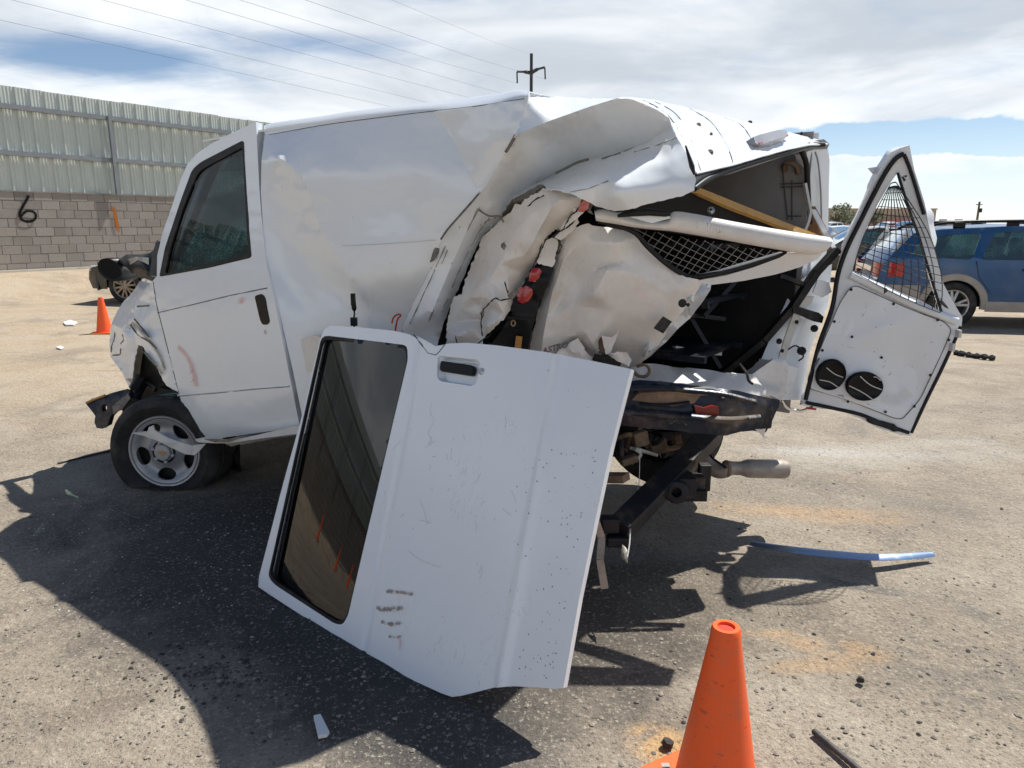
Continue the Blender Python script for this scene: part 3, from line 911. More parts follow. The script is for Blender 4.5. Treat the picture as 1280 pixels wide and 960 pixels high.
for pp in (((664, 91.5), (657, 90), (646, 89.5)), ((664, 91.5), (671, 87), (681, 84))):
    mb = MB(); mb.tube(spline([pz(*q) for q in pp], 4), [.32] * 5 + [.2] * 4, 6); mb.build('arm', M['pylon'], e, smooth=60)
for pp in (((646.2, 90), (646.6, 104)), ((681, 84.5), (681.6, 99))):
    mb = MB(); mb.tube([pz(*q) for q in pp], .14, 6); mb.build('insulator', M['pylon'], e)
wire_m = mat('cable_dark', (.10, .11, .12), .6)[0]
wl = [((735, 184), (0, 25), 'lowest of the power lines, crossing the left edge below the blue gap'),
      ((730, 173), (15, 0), 'second lowest power line, leaving the top edge near the left corner'),
      ((725, 156), (128, 0), 'third power line from the left along the top edge'),
      ((720, 142), (233, 0), 'fourth power line from the left along the top edge'),
      ((646.6, 104), (300, 0), 'power line that ends at the left arm of the pylon'),
      ((681.6, 99), (382, 0), 'power line that ends at the right arm of the pylon'),
      ((663, 68), (490, 0), 'faint thin wire running to the tip of the pylon')]
for i, ((ax, ay), (bx, by), lb_) in enumerate(wl):
    P0 = at(ax, ay, PY + i * .6); P1 = at(bx, by, 62)
    m_ = (P0 + P1) / 2 - Vector((0, 0, .25))
    mb = MB(); mb.tube(spline([P0, P0.lerp(m_, .5), m_, m_.lerp(P1, .5), P1, P1 + (P1 - m_) * .6], 5), .014 if i < 6 else .009, 4)
    o = mb.build('power_line', wire_m, None); tag(o, lb_, 'power line', 'power lines over the yard')
# ------------------------------------------------------------------ the wrecked van
van = empty('wrecked_van', V(0, .8, 0), 'white cargo van with its rear left corner crushed in and one rear door hanging open', 'van')
def T(v): return ('t', v)
def S_(v): return ('s', v)
def Y_(v): return ('Y', v)

# left body side: dented skin behind the front door
ridge = [(662, 116), (645, 168), (632, 191), (604, 236), (575, 268), (551, 300)]
side_out = [(331, 169), (338, 168), (400, 157), (450, 150), (500, 144), (540, 139), (600, 132), (650, 124), (660, 122), (658, 131), (652, 150), (645, 168), (632, 191), (604, 236), (575, 268), (551, 300), (548, 318), (541, 332), (532, 348), (514, 384), (503, 410), (500, 440), (520, 520), (530, 640),
            (440, 612), (385, 560), (376, 512), (366, 462), (354, 410), (341, 352), (333, 320), (329, 285), (326, 240), (327, 200)]
side_ctrl = [(331, 169, T(0.06)), (660, 122, T(-.13)), (658, 131, T(-.135)), (652, 150, T(-.14)),
             (338, 168, T(0.07)), (400, 157, T(0.07)), (450, 150, T(0.07)), (500, 144, T(0.065)), (540, 139, T(0.055)), (600, 132, T(-0.02)), (650, 124, T(-.12)),
             (645, 168, T(-.14)), (632, 191, T(-0.085)), (604, 236, T(-0.03)), (597, 243, T(-0.02)), (575, 268, T(-0.01)), (551, 300, T(.0)), (541, 332, T(.05)), (514, 384, T(.12)), (503, 410, T(.15)), (500, 440, T(.17)), (520, 520, T(.16)), (530, 640, T(.05)),
             (620, 165, T(-0.095)), (598, 200, T(-0.045)), (572, 185, T(0.022)), (556, 160, T(0.042)), (584, 212, T(-0.004)), (560, 225, T(-0.012)), (545, 200, T(0.006)), (530, 170, T(0.035)), (520, 210, T(-0.002)), (500, 175, T(0.03)), (560, 250, T(-0.012)), (585, 250, T(-0.018)),
             (470, 220, T(-.005)), (430, 190, T(0.015)), (385, 185, T(0.012)), (350, 182, T(0.02)), (430, 205, T(-.02)), (328, 200, T(.0)), (327, 240, T(.0)), (329, 285, T(-.01)), (333, 320, T(-.03)),
             (347, 196, T(-.03)), (362, 205, T(-.03)), (378, 222, T(-.03)), (390, 250, T(-.025)), (400, 285, T(-.02)), (418, 318, T(-.02)), (440, 345, T(-.02)), (360, 235, T(-.005)), (372, 270, T(.02)), (395, 330, T(.03)), (360, 300, T(.03)), (350, 350, T(.005)), (410, 215, T(-.03)), (420, 270, T(-.02)), 
             (427, 303, T(-.02)), (500, 300, T(-.01)), (540, 296, T(.01)), (500, 260, T(.01)), (470, 345, T(-.01)), (520, 345, T(.02)), (420, 360, T(.06)), (455, 385, T(.05)), (495, 370, T(.07)),
             (400, 395, T(.01)), (370, 400, T(-.03)), (341, 352, T(-.035)), (354, 410, T(-.045)), (366, 462, T(-.045)), (376, 512, T(-.03)), (385, 560, T(.0)), (440, 612, T(.02)), (440, 480, T(.06)), (420, 540, T(.03)), (470, 430, T(.07))]
side = sheet('side_panel', side_out, side_ctrl, M['van_white'], van, step=5.5, smooth_it=10, creases=[[(540, 139), (556, 160), (572, 185), (584, 212), (597, 243)], [(347, 196), (362, 205), (378, 222), (390, 250), (400, 285), (418, 318), (440, 345)]], crumple=(.0010, 2.5, False), thick=.004, sharp=60, hard=True, free_edge=False, seed=2)

# rolled roof edge above the gutter line
_gut = spline([(331, 169, .065), (338, 168, .07), (400, 157, .07), (450, 150, .07), (540, 139, .055), (600, 132, -.02), (650, 124, -.12), (660, 122, -.13)], 5)
_top = spline([(330, 158, .11), (345, 153.5, .11), (400, 146, .11), (450, 138.5, .11), (575, 124, .10), (625, 117.5, .02), (648, 113.5, -.05), (662, 115, -.11)], 5)
mb = MB(); _rw = []
for q in (0, .2, .45, .7, .9, 1.0):
    row = []
    for g_, t_ in zip(_gut, _top):
        x_, y_ = g_.x + (t_.x - g_.x) * q, g_.y + (t_.y - g_.y) * q
        tt = g_.z + (t_.z - g_.z) * q ** 2.2
        row.append(CO + ray(x_, y_) * kof(x_, y_, T(tt)))
    _rw.append(row)
_rw.append([p + VV.to_3d() * .25 + Vector((0, 0, .005)) for p in _rw[-1]])
mb.grid(_rw); roof_edge = mb.build('roof_edge', M['van_white'], van, smooth=80); solid(roof_edge, .004, 0)
mb = MB(); mb.tube([CO + ray(g_.x, g_.y) * (kof(g_.x, g_.y, T(g_.z)) - .002) for g_ in _gut[2:-4]], .0018, 5); mb.build('gutter_line', M['badge'], van)
# rolled seams pressed in the side
def seam(name, pts, spec, r, mt, par=van, lift=.0):
    mb = MB(); mb.tube(spline(pix_line(pts, spec, lift), 4), r, 5); return mb.build(name, mt, par, smooth=80)
seam_m = M['badge']
_sw = [1.0 / kof(c_[0], c_[1], c_[2]) for c_ in side_ctrl]
for pts in ([(428, 307), (460, 306), (500, 303.5), (545, 300)],):
    w_ = lin_interp([(c_[0], c_[1]) for c_ in side_ctrl], _sw, np.array(pts, float)); w_ = lap(w_, np.array([[0, 1, 2]]), np.ones(len(w_), bool), 1)
    mb = MB(); mb.tube(spline([CO + ray(x_, y_) * (1 / k_ - .001) for (x_, y_), k_ in zip(pts, w_)], 5), .0009, 4); mb.build('pressed_seam', M['seam'], van)

# the buckled roof edge: facet, underside, bulged flap
fold_out = [(662, 116), (664, 119), (700, 121), (745, 123), (772, 122.5), (785, 123.5), (800, 128), (822, 138), (836, 147), (839.5, 158), (846, 172), (858, 192), (866, 208), (869.5, 222), (868, 238),
            (850, 246), (826, 251), (802, 257), (786, 262), (768, 264), (748, 259), (734, 252), (716, 243), (700, 237.5), (684, 237), (669, 240), (660, 246), (650, 254), (641, 264), (630, 276), (618, 284), (607, 291), (598, 304), (588, 325), (578, 350), (565, 378), (554, 405), (547, 430), (542, 452), (500, 440), (503, 410), (514, 384), (532, 348), (541, 332), (548, 318),
            (551, 300), (575, 268), (604, 236), (632, 191), (645, 168), (652, 150), (658, 131), (660, 122)]
valley = [(839.5, 158), (806, 179), (775, 189), (720, 203), (690, 219), (662, 232), (641, 246)]
ridge2 = [(645, 168), (690, 150), (735, 134), (772, 122.5)]
hem = [(641, 246), (627, 268), (600, 292)]
fold_ctrl = [(662, 116, T(-.11)), (664, 119, T(-.09)), (660, 122, T(-.13)), (658, 131, T(-.135)), (652, 150, T(-.14)), (700, 121, Y_(2.640)), (745, 123, Y_(2.610)), (772, 122.5, Y_(2.603)), (785, 123.5, Y_(2.629)), (800, 128, Y_(2.658)), (822, 138, Y_(2.685)), (836, 147, Y_(2.703)), (839.5, 158, Y_(2.747)),
             (645, 168, Y_(2.440)), (690, 150, Y_(2.450)), (735, 134, Y_(2.510)),
             (806, 179, Y_(2.845)), (775, 189, Y_(2.886)), (720, 203, Y_(2.950)), (690, 219, Y_(2.950)), (662, 232, Y_(2.930)), (641, 246, Y_(2.920)),
             (760, 160, Y_(2.760)), (700, 180, Y_(2.800)), (800, 150, Y_(2.738)),
             (632, 191, T(-0.085)), (604, 236, T(-0.03)), (575, 268, T(-0.01)), (551, 300, T(.0)), (541, 332, T(.05)), (514, 384, T(.12)), (503, 410, T(.15)), (500, 440, T(.17)),
             (627, 268, Y_(2.900)), (600, 292, Y_(2.980)), (588, 315, Y_(3.000)), (566, 372, Y_(3.040)), (545, 452, Y_(3.050)),
             (640, 215, Y_(2.720)), (612, 250, Y_(2.800)), (586, 282, Y_(2.860)), (565, 330, Y_(2.920)), (540, 390, Y_(2.960)),
             (858, 192, Y_(2.620)), (869.5, 222, Y_(2.570)), (868, 238, Y_(2.560)), (846, 172, Y_(2.665)),
             (800, 205, Y_(2.618)), (760, 222, Y_(2.600)), (720, 232, Y_(2.620)), (690, 236, Y_(2.660)), (835, 200, Y_(2.601)), (845, 225, Y_(2.564)), (800, 236, Y_(2.547)), (770, 244, Y_(2.530)), (766, 236, Y_(2.535)),
             (826, 251, Y_(2.570)), (786, 262, Y_(2.590)), (768, 264, Y_(2.620)), (748, 259, Y_(2.660)), (716, 243, Y_(2.630)), (684, 237, Y_(2.700)), (669, 240, Y_(2.760)), (650, 254, Y_(2.860)),
             (612, 300, Y_(3.040)), (594, 340, Y_(3.100)), (572, 385, Y_(3.140)), (556, 420, Y_(3.150))]
fold = sheet('buckled_roof_edge', fold_out, fold_ctrl, M['van_white'], van, step=4.5, smooth_it=7, creases=[valley, ridge2, hem, [(551, 300), (541, 332), (514, 384)], [(612, 250), (586, 282), (565, 330), (540, 390)]], crumple=(.0008, 5, False), thick=.0025, jag=.3, sharp=24, seed=5)

# tight creases that fan down from the roof
_fw = [1.0 / kof(c_[0], c_[1], c_[2]) for c_ in fold_ctrl]; _fp = [(c_[0], c_[1]) for c_ in fold_ctrl]
for pts, r_ in (([(600, 258), (586, 284), (572, 312), (556, 350), (536, 402)], .0035), ([(560, 300), (549, 325), (532, 362), (512, 405)], .0022), ([(612, 272), (598, 290), (584, 316), (568, 352), (552, 390)], .0026), ([(575, 283), (562, 306), (548, 340)], .0018), ([(600, 282), (608, 276), (620, 272)], .003), ([(846, 172), (820, 182), (792, 190)], .0016), ([(760, 226), (735, 236), (712, 240)], .0016)):
    P_ = densify(pts, 6, False); w_ = lin_interp(_fp, _fw, np.array(P_, float), [valley, ridge2, hem])
    mb = MB(); mb.tube([CO + ray(x_, y_) * (1 / k_ - .003) for (x_, y_), k_ in zip(P_, w_)], [r_ * (.25 + abs(math.sin(i * .9 + r_ * 900))) for i in range(len(P_))], 5); mb.build('fold_crease', M['crease'], van, smooth=70)
# torn hem lips, dark edges along the fold
def lip(pts, spec, r, mt=None): return seam('torn_edge', pts, spec, r, mt or M['tornmetal'], van, .004)
lip([(644.5, 169), (636, 184), (632, 190)], T(-.135), .006)
lip([(690, 150.5), (665, 159), (645, 168)], Y_(2.47), .003)
lip([(838, 152), (840, 158), (836, 163)], Y_(2.80), .007)
lip([(736, 199), (722, 203), (706, 211), (694, 217)], Y_(2.84), .005)
lip([(800, 182), (770, 193), (752, 198)], Y_(2.86), .003)
lip([(600, 240), (590, 252), (575, 269), (560, 286), (551, 299)], T(-.02), .004)
lip([(630, 278), (624, 270), (612, 270), (598, 262), (594, 258)], Y_(2.82), .0035)
mb = MB()
fl = pix_line([(551, 300), (549, 313), (541, 326), (537, 328), (542, 312)], T(.02)); mb.prism(fl, Vector((.004, .006, 0))); mb.build('bent_flange', M['tornmetal'], van)
# grey inner flap showing between fold and torn quarter
sheet('inner_flap', [(640, 250), (655, 242), (672, 231), (680, 231), (684, 238), (676, 248), (660, 258), (645, 262), (636, 270), (626, 282), (628, 268)],
      [(640, 250, Y_(2.82)), (680, 231, Y_(2.72)), (684, 238, Y_(2.78)), (645, 262, Y_(2.86)), (660, 249, Y_(2.76)), (626, 282, Y_(2.9))], M['tornmetal'], van, step=4, crumple=(.006, 12, False), jag=.4, seed=11)

# torn rear quarter skin
q_out = [(602, 300), (608, 292), (616, 285), (627, 273), (640, 263), (644, 255), (652, 256), (656, 249), (672, 241), (679, 235), (684, 238), (698, 237), (712, 239), (729, 246), (722, 259), (712, 275), (706, 282), (699, 290), (694, 286), (688, 292), (682, 300), (677, 309), (674, 320), (668, 332),
         (660, 345), (655, 356), (648, 366), (643, 374), (640, 386), (634, 392), (624, 404), (612, 415), (603, 424), (602, 470), (556, 470), (559, 440), (558, 412), (561, 392), (567, 372), (577, 368), (582, 350), (590, 330), (598, 312)]
q_ctrl = [(602, 300, Y_(2.96)), (627, 273, Y_(2.86)), (656, 249, Y_(2.76)), (684, 238, Y_(2.72)), (729, 246, Y_(2.72)), (706, 282, Y_(2.80)), (688, 292, Y_(2.84)), (668, 332, Y_(2.90)), (643, 374, Y_(2.90)), (640, 386, Y_(2.88)),
          (612, 415, Y_(2.84)), (603, 424, Y_(2.86)), (602, 470, Y_(2.85)), (556, 470, Y_(2.95)), (559, 440, Y_(3.0)), (558, 412, Y_(3.02)), (567, 372, Y_(2.98)), (590, 330, Y_(3.0)), (598, 312, Y_(2.98)),
          (640, 300, Y_(2.76)), (665, 270, Y_(2.70)), (690, 258, Y_(2.66)), (655, 320, Y_(2.76)), (668, 300, Y_(2.70)), (678, 290, Y_(2.78)), (625, 330, Y_(2.78)), (612, 350, Y_(2.80)), (635, 345, Y_(2.80)), (650, 340, Y_(2.86)),
          (605, 372, Y_(2.82)), (615, 385, Y_(2.84)), (600, 395, Y_(2.86)), (586, 372, Y_(2.88)), (575, 385, Y_(2.94)), (582, 400, Y_(2.96)), (590, 412, Y_(2.86)), (570, 420, Y_(2.9)), (620, 378, Y_(2.76)), (635, 375, Y_(2.80)), (630, 395, Y_(2.78)), (608, 410, Y_(2.80)), (702, 268, Y_(2.72)), (700, 250, Y_(2.68)), (602, 400, Y_(2.90)), (601, 380, Y_(2.88))]
sheet('torn_quarter_panel', q_out, q_ctrl, M['van_torn'], van, step=3.5, smooth_it=1, creases=[[(605, 372), (602, 400), (603, 424)], [(684, 238), (690, 258), (668, 300), (655, 320)]], crumple=(.0045, 9, True), thick=.002, jag=.7, seed=21, sharp=18)
# torn, peeled metal tabs on and beside it
def tab(pts, spec, mt, name='torn_tab', th=.005, sd=3, cr=(.008, 16, False), step=3):
    ct = [(p[0], p[1], p[2] if len(p) > 2 else spec) for p in pts]
    c_ = np.mean([(p[0], p[1]) for p in pts], 0)
    ks = [kof(c[0], c[1], c[2]) for c in ct]
    ct.append((float(c_[0]), float(c_[1]), ('Y', float(np.mean(ks)) * ray(float(c_[0]), float(c_[1])).y)))
    return sheet(name, [(p[0], p[1]) for p in pts], ct, mt, van, step=step, crumple=cr, thick=th, jag=.3, seed=sd)
tab([(725, 254), (733, 246), (737, 250), (736, 258), (731, 265), (722, 264)], Y_(2.66), M['red_scrap'], 'lamp_fragment', .012, 31)
tab([(722, 264), (730, 265), (722, 273), (712, 280), (703, 290), (700, 286), (708, 274)], Y_(2.74), M['van_torn'], sd=32)
tab([(716, 280), (722, 273), (724, 278), (715, 289), (706, 297), (702, 300), (693, 297), (700, 290), (708, 286)], Y_(2.78), M['van_torn'], sd=33)
tab([(735, 252), (742, 256), (738, 262), (742, 268), (736, 266), (732, 262)], Y_(2.72), M['tornmetal'], sd=34)
tab([(660, 386), (612, 380), (607, 372), (603, 382), (604, 398), (600, 410), (602, 424), (612, 404), (628, 392), (641, 378)], Y_(2.775), M['van_torn'], 'torn_lobe', .005, 36, (.014, 9, False)) if False else None
for i, pts in enumerate(([(626, 305), (631, 302), (633, 308), (630, 313), (626, 309)], [(645, 360), (651, 357), (646, 368), (640, 374), (634, 370)], [(604, 386), (600, 392), (602, 398), (600, 404), (606, 394)], [(726, 243), (722, 241), (712, 239), (716, 242)], [(697, 232), (701, 233), (702, 240), (696, 239)])):
    tab(pts, Y_(2.735 if i != 2 else 2.8), M['tornmetal'], 'paint_tear', .003, 40 + i, (.003, 20, False), 2.5)
def crackline(pts, Y, r_=.0022, mt=None):
    mb = MB(); rg_ = random.Random(int(pts[0][0])); P_ = []
    for a_, b_ in zip(pts, pts[1:]):
        for q in (0, .33, .66): P_.append((a_[0] + (b_[0] - a_[0]) * q + rg_.uniform(-.9, .9), a_[1] + (b_[1] - a_[1]) * q + rg_.uniform(-.9, .9)))
    P_.append(pts[-1]); m_ = len(P_)
    mb.tube([at(x_, y_, Y) for x_, y_ in P_], [r_ * (.4 + 1.2 * abs(math.sin(i * 1.9))) for i in range(m_)], 5); return mb.build('paint_crack', mt or M['black_rubber'], van)
for pts, Y in (([(612, 378), (606, 384), (602, 392), (601, 408), (603, 420)], 2.80), ([(612, 378), (618, 372), (628, 376), (640, 372)], 2.765), ([(630, 352), (634, 362), (636, 370), (648, 372)], 2.76), ([(720, 262), (712, 272), (704, 286), (690, 296)], 2.735), ([(700, 300), (698, 312), (694, 324)], 2.80), ([(697, 286), (703, 292), (698, 300), (702, 308), (697, 318)], 2.80), ([(660, 258), (668, 250), (680, 244)], 2.70), ([(688, 292), (679, 302), (672, 322), (662, 340)], 2.82), ([(570, 420), (572, 430), (571, 438)], 2.86), ([(596, 430), (606, 424), (614, 418)], 2.80)):
    crackline(pts, Y)

# dark wheel well / cavity behind the torn skin
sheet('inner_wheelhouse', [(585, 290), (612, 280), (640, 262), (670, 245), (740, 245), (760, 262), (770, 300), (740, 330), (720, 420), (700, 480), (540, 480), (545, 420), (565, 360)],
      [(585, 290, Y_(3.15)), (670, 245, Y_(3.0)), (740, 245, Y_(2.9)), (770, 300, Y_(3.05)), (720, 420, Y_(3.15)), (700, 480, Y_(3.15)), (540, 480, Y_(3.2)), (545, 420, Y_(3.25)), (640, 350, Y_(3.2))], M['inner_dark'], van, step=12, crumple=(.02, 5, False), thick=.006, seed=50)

# tail lamp
def lampk(px, py, add=0): return at(px, py, 2.86 + add)
tl_out = [(667, 333), (676, 332), (692, 335.5), (688, 348), (682, 362), (676, 376), (670, 394), (665, 412), (660, 436), (658, 470), (612, 470), (614, 430), (626, 414), (640, 392), (642, 376), (650, 364), (656, 352)]
tl = sheet('tail_lamp', tl_out, [(p[0], p[1], Y_(2.86)) for p in tl_out] + [(664, 360, Y_(2.835)), (652, 395, Y_(2.85)), (640, 430, Y_(2.87)), (672, 350, Y_(2.84))], M['plastic'], van, step=5, crumple=(.006, 12, False), thick=.05, seed=61, sharp=35)
def lens(c, rx, ry, rot, Y, mt, name='lens'):
    k = kof(c[0], c[1], ('Y', Y)); f = k / FPX
    ax = Vector((math.cos(rot), 0, -math.sin(rot))); ay = Vector((math.sin(rot), 0, math.cos(rot)))
    p0 = at(c[0], c[1], Y); nrm = Vector((0, -1, 0)); mb = MB(); rows_ = []
    for i in range(7):
        q = i / 6 * math.pi / 2
        rows_.append([p0 + (ax * math.cos(a) * rx * f + ay * math.sin(a) * ry * f) * math.cos(q) + nrm * math.sin(q) * .011 for a in [2 * math.pi * j / 20 for j in range(21)]])
    mb.grid(rows_); mb.grid([[p - nrm * .03 for p in rows_[0]], rows_[0]])
    return mb.build(name, mt, tl, smooth=70)
def flatlens(pts, Y, seed):
    c_ = np.mean(pts, 0)
    o = sheet('lens', pts, [(p[0], p[1], Y_(Y)) for p in pts] + [(float(c_[0]) - 1.5, float(c_[1]) + 1, Y_(Y - .010))], M['lens_red'], van, step=2.5, smooth_it=2, crumple=(.0025, 40, True), thick=.012, jag=.25, seed=seed, sharp=25)
    o.parent = tl; o.location = WL[o.name] - WL[tl.name]
flatlens([(650, 360), (658, 357.5), (665, 361), (666, 368), (661, 376), (653, 379.5), (647, 376), (646, 368)], 2.828, 64)
flatlens([(667, 334.5), (674, 335.5), (677, 339), (674, 347), (668, 353), (661, 351), (662, 342)], 2.836, 65)
sheet('amber_lens', [(645, 420), (653, 421), (651, 438), (643, 437)], [(645, 420, Y_(2.84)), (653, 421, Y_(2.84)), (651, 438, Y_(2.84)), (643, 437, Y_(2.84))], M['lens_amber'], tl, step=5, thick=.01)
mb = MB(); c0 = at(641.5, 404, 2.825); mb.tube([c0 + Vector((math.cos(a) * .008, 0, math.sin(a) * .011)) for a in np.linspace(0, 6.28, 14)[:-1]], .0028, 5, closed=True); mb.build('bulb_ring', M['gold'], tl)
mb = MB(); mb.beam(at(628, 385, 2.85), at(668, 388, 2.85), .02, .006, (0, -1, 0)); mb.beam(at(625, 396, 2.84), at(664, 399, 2.84), .012, .01, (0, -1, 0)); mb.build('lamp_rib', M['plastic'], tl)
# trim above the lamp
tab([(678, 311), (683, 300), (690, 297), (698, 300), (697, 312), (693, 330), (690, 334), (674, 330), (671, 327)], Y_(2.835), M['van_torn'], 'lamp_trim', .02, 63, (.004, 10, False))

# crushed left rear door: skin with the badge
cd_out = [(699, 303), (706, 288), (713, 282), (722, 284), (728, 281), (736, 279), (742, 282), (755, 282.5), (768, 286), (783, 288), (797, 296), (806, 309), (822, 323), (840, 338), (858, 347), (872, 349),
          (878, 353), (866, 372), (845, 400), (828, 425), (808, 447), (800, 456), (786, 460), (780, 480), (640, 478), (662, 440), (666, 415), (672, 392), (679, 371), (685, 356), (692, 336), (696, 318)]
cd_ctrl = [(699, 303, Y_(2.880)), (713, 282, Y_(2.827)), (755, 282.5, Y_(2.821)), (797, 296, Y_(2.855)), (822, 323, Y_(2.856)), (872, 349, Y_(2.860)), (878, 353, Y_(2.870)), (845, 400, Y_(2.919)), (808, 447, Y_(2.998)), (786, 460, Y_(3.052)), (780, 480, Y_(3.082)), (640, 478, Y_(3.000)), (662, 440, Y_(2.980)), (672, 392, Y_(2.940)), (692, 336, Y_(2.900)),
           (704, 326, Y_(2.840)), (690, 368, Y_(2.870)), (682, 405, Y_(2.900)), (676, 440, Y_(2.930)), (707, 330, Y_(2.897)), (730, 300, Y_(2.821)), (760, 335, Y_(2.783)), (700, 372, Y_(2.920)), (720, 380, Y_(2.886)), (742, 338, Y_(2.842)), (780, 325, Y_(2.822)), (800, 345, Y_(2.820)), (835, 368, Y_(2.845)), (770, 390, Y_(2.888)), (820, 395, Y_(2.879)), (790, 425, Y_(2.956)), (700, 425, Y_(2.945)), (730, 415, Y_(2.911)), (722, 428, Y_(2.993)), (740, 432, Y_(2.915)), (760, 440, Y_(2.993)), (850, 360, Y_(2.832)), (745, 365, Y_(2.817)), (725, 350, Y_(2.898)), (705, 305, Y_(2.845)), (770, 305, Y_(2.778))]
tear = [(748, 426), (752, 420), (764, 421.5), (769, 423), (774, 411), (768, 428), (760, 443), (753, 444), (748, 436)]
cdoor = sheet('rear_door', cd_out, cd_ctrl, M['van_torn'], van, step=4.5, smooth_it=1, holes=[tear], creases=[[(704, 326), (690, 368), (682, 405), (676, 440)], [(742, 338), (780, 325), (800, 345), (835, 368)]], crumple=(.004, 7, True), thick=.008, jag=.4, seed=71, sharp=18, label='crushed rear door skin folded inward')
def ctab(*a, **k):
    o = tab(*a, **k); o.parent = cdoor; o.location = WL[o.name] - WL[cdoor.name]; return o
ctab([(752, 420), (764, 421.5), (771, 418), (775, 410), (770, 424), (763, 442), (757, 443)], Y_(2.88), M['van_torn'], 'torn_flap', .004, 72, (.004, 10, False))
ctab([(747, 424), (762, 421), (765, 424), (757, 444), (747, 440)], Y_(2.95), M['rust'], 'torn_foam', .02, 73)
ctab([(690, 446), (700, 436), (712, 428), (722, 422), (728, 430), (734, 442), (744, 448), (730, 452), (705, 452)], Y_(2.93), M['van_torn'], 'crumpled_corner', .004, 74, (.02, 14, True))
ctab([(740, 449), (752, 443), (764, 446), (776, 452), (776, 464), (750, 462)], Y_(2.88), M['inner_dark'], 'torn_latch', .03, 75, (.02, 14, True))
ctab([(762, 443), (772, 439), (784, 441), (789, 449), (786, 458), (770, 450)], Y_(2.87), M['van_torn'], 'peeled_edge', .005, 76, (.016, 14, True))
# badge lettering on the skin
bc = bpy.data.curves.new('badge', 'FONT'); bc.body = 'ASTRO'; bc.size = .034; bc.extrude = .0025; bc.shear = .25; bc.space_character = 1.0; bc.align_x = 'CENTER'; bc.align_y = 'CENTER'; bc.offset = .0008
to = bpy.data.objects.new('badge_tmp', bc); COL.objects.link(to)
bpy.context.view_layer.update()
dg = bpy.context.evaluated_depsgraph_get(); bme = bpy.data.meshes.new_from_object(to.evaluated_get(dg)); bpy.data.objects.remove(to)
b0 = at(693.5, 435, 2.90); bx = (at(706, 431.5, 2.905) - at(681, 438.5, 2.895)).normalized(); bz = Vector((0, -.25, 1)).normalized(); by = bx.cross(bz); bz2 = bx.cross(by) * -1
bmat = Matrix((bx, bz2, by * -1 if False else bx.cross(bz2))).transposed()
bo = put_mesh('badge', [b0 + bmat @ v.co for v in bme.vertices], [tuple(p.vertices) for p in bme.polygons], M['badge'], cdoor)

# its shut edge with latch plates
edge_pts = [(872, 349), (880, 350), (889, 356), (888, 362), (876, 380), (862, 398), (846, 412), (832, 428), (815, 444), (802, 453), (796, 450), (789, 442), (799, 432), (812, 418), (828, 402), (842, 384), (853, 366)]
ed = sheet('door_edge', edge_pts, [(p[0], p[1], Y_(3.10)) for p in edge_pts] + [(862, 374, Y_(2.83)), (835, 408, Y_(2.84)), (810, 436, Y_(2.85))], M['inner_white'], cdoor, step=4, crumple=(.004, 10, False), thick=.03, seed=81, sharp=30)
mb = MB(); mb.prism(pix_line([(830, 396), (840, 402), (829, 417), (818, 411)], Y_(2.82)), Vector((0, .02, 0))); mb.build('latch_plate', M['black_rubber'], cdoor)
mb = MB(); mb.disc(at(853, 379, 2.80), (0, -1, 0), .017, 12); mb.disc(at(860, 381, 2.81), (0, -1, 0), .008, 8); mb.build('bolt', M['black_rubber'], cdoor)
# upper frame bar and lower frame rail of its window, black seal, grille
def bar(name, pts, mt, par=cdoor, th=.035, cr=(.0012, 5, False), step=5, jag=.05, sd=5, extra=(), sm=0):
    ct = list(pts) + list(extra)
    o = sheet(name, [(p[0], p[1]) for p in pts], ct, mt, van, step=step, crumple=cr, thick=th, jag=jag, seed=sd, sharp=32, smooth_it=sm)
    if par is not van: o.parent = par; o.location = WL[o.name] - WL[par.name]
    return o
def loft(name, rows, mt, par, m=40, smooth=60, th=0):
    mb = MB(); out = []
    for r_ in rows:
        q = spline([Vector((p[0], p[1], p[2])) for p in r_], 8); n_ = len(q)
        out.append([at(v.x, v.y, v.z) for v in (along_(q, i / m) for i in range(m + 1))])
    mb.grid(out); o = mb.build(name, mt, van, smooth=smooth)
    if th: solid(o, th, 0)
    if par is not van: o.parent = par; o.location = WL[o.name] - WL[par.name]
    return o
def along_(c_, q):
    x_ = q * (len(c_) - 1); i = min(int(x_), len(c_) - 2); return c_[i].lerp(c_[i + 1], x_ - i)
_tb = [(743, 264), (752, 262), (772, 266), (790, 272), (815, 276.5), (834, 275), (842, 265), (870, 268), (910, 276), (960, 285), (1010, 293), (1036, 297), (1041, 301)]
_bt = [(745, 276), (756, 278), (772, 280.5), (790, 284), (815, 287), (834, 288.5), (842, 289.5), (870, 294), (910, 301), (960, 310), (1010, 317.5), (1030, 315), (1040, 305)]
def _row(q, yb): return [(a_[0] + (b_[0] - a_[0]) * q, a_[1] + (b_[1] - a_[1]) * q, 2.70 + .05 * math.exp(-((a_[0] - 850) / 90) ** 2) + yb) for a_, b_ in zip(_tb, _bt)]
upper = loft('window_frame', [_row(-.02, .075), _row(0, .012), _row(.14, -.004), _row(.38, -.012), _row(.72, -.012), _row(.92, .0), _row(1.0, .016), _row(.98, .075)], M['van_torn'], cdoor, m=70)
sub_ = None
bar('frame_recess', [(772, 266, Y_(2.685)), (800, 263, Y_(2.685)), (836, 265, Y_(2.685)), (838, 273, Y_(2.685)), (815, 279, Y_(2.685)), (790, 272, Y_(2.685))], M['van_white'], th=.01, sd=92)
mb = MB(); mb.tube(pix_line([(772, 270, Y_(2.675)), (790, 266, Y_(2.675)), (812, 265, Y_(2.675)), (832, 267, Y_(2.675)), (838, 268, Y_(2.675))], None), [.006, .014, .014, .012, .006], 7); mb.build('frame_hinge', M['black_rubber'], cdoor, smooth=60)
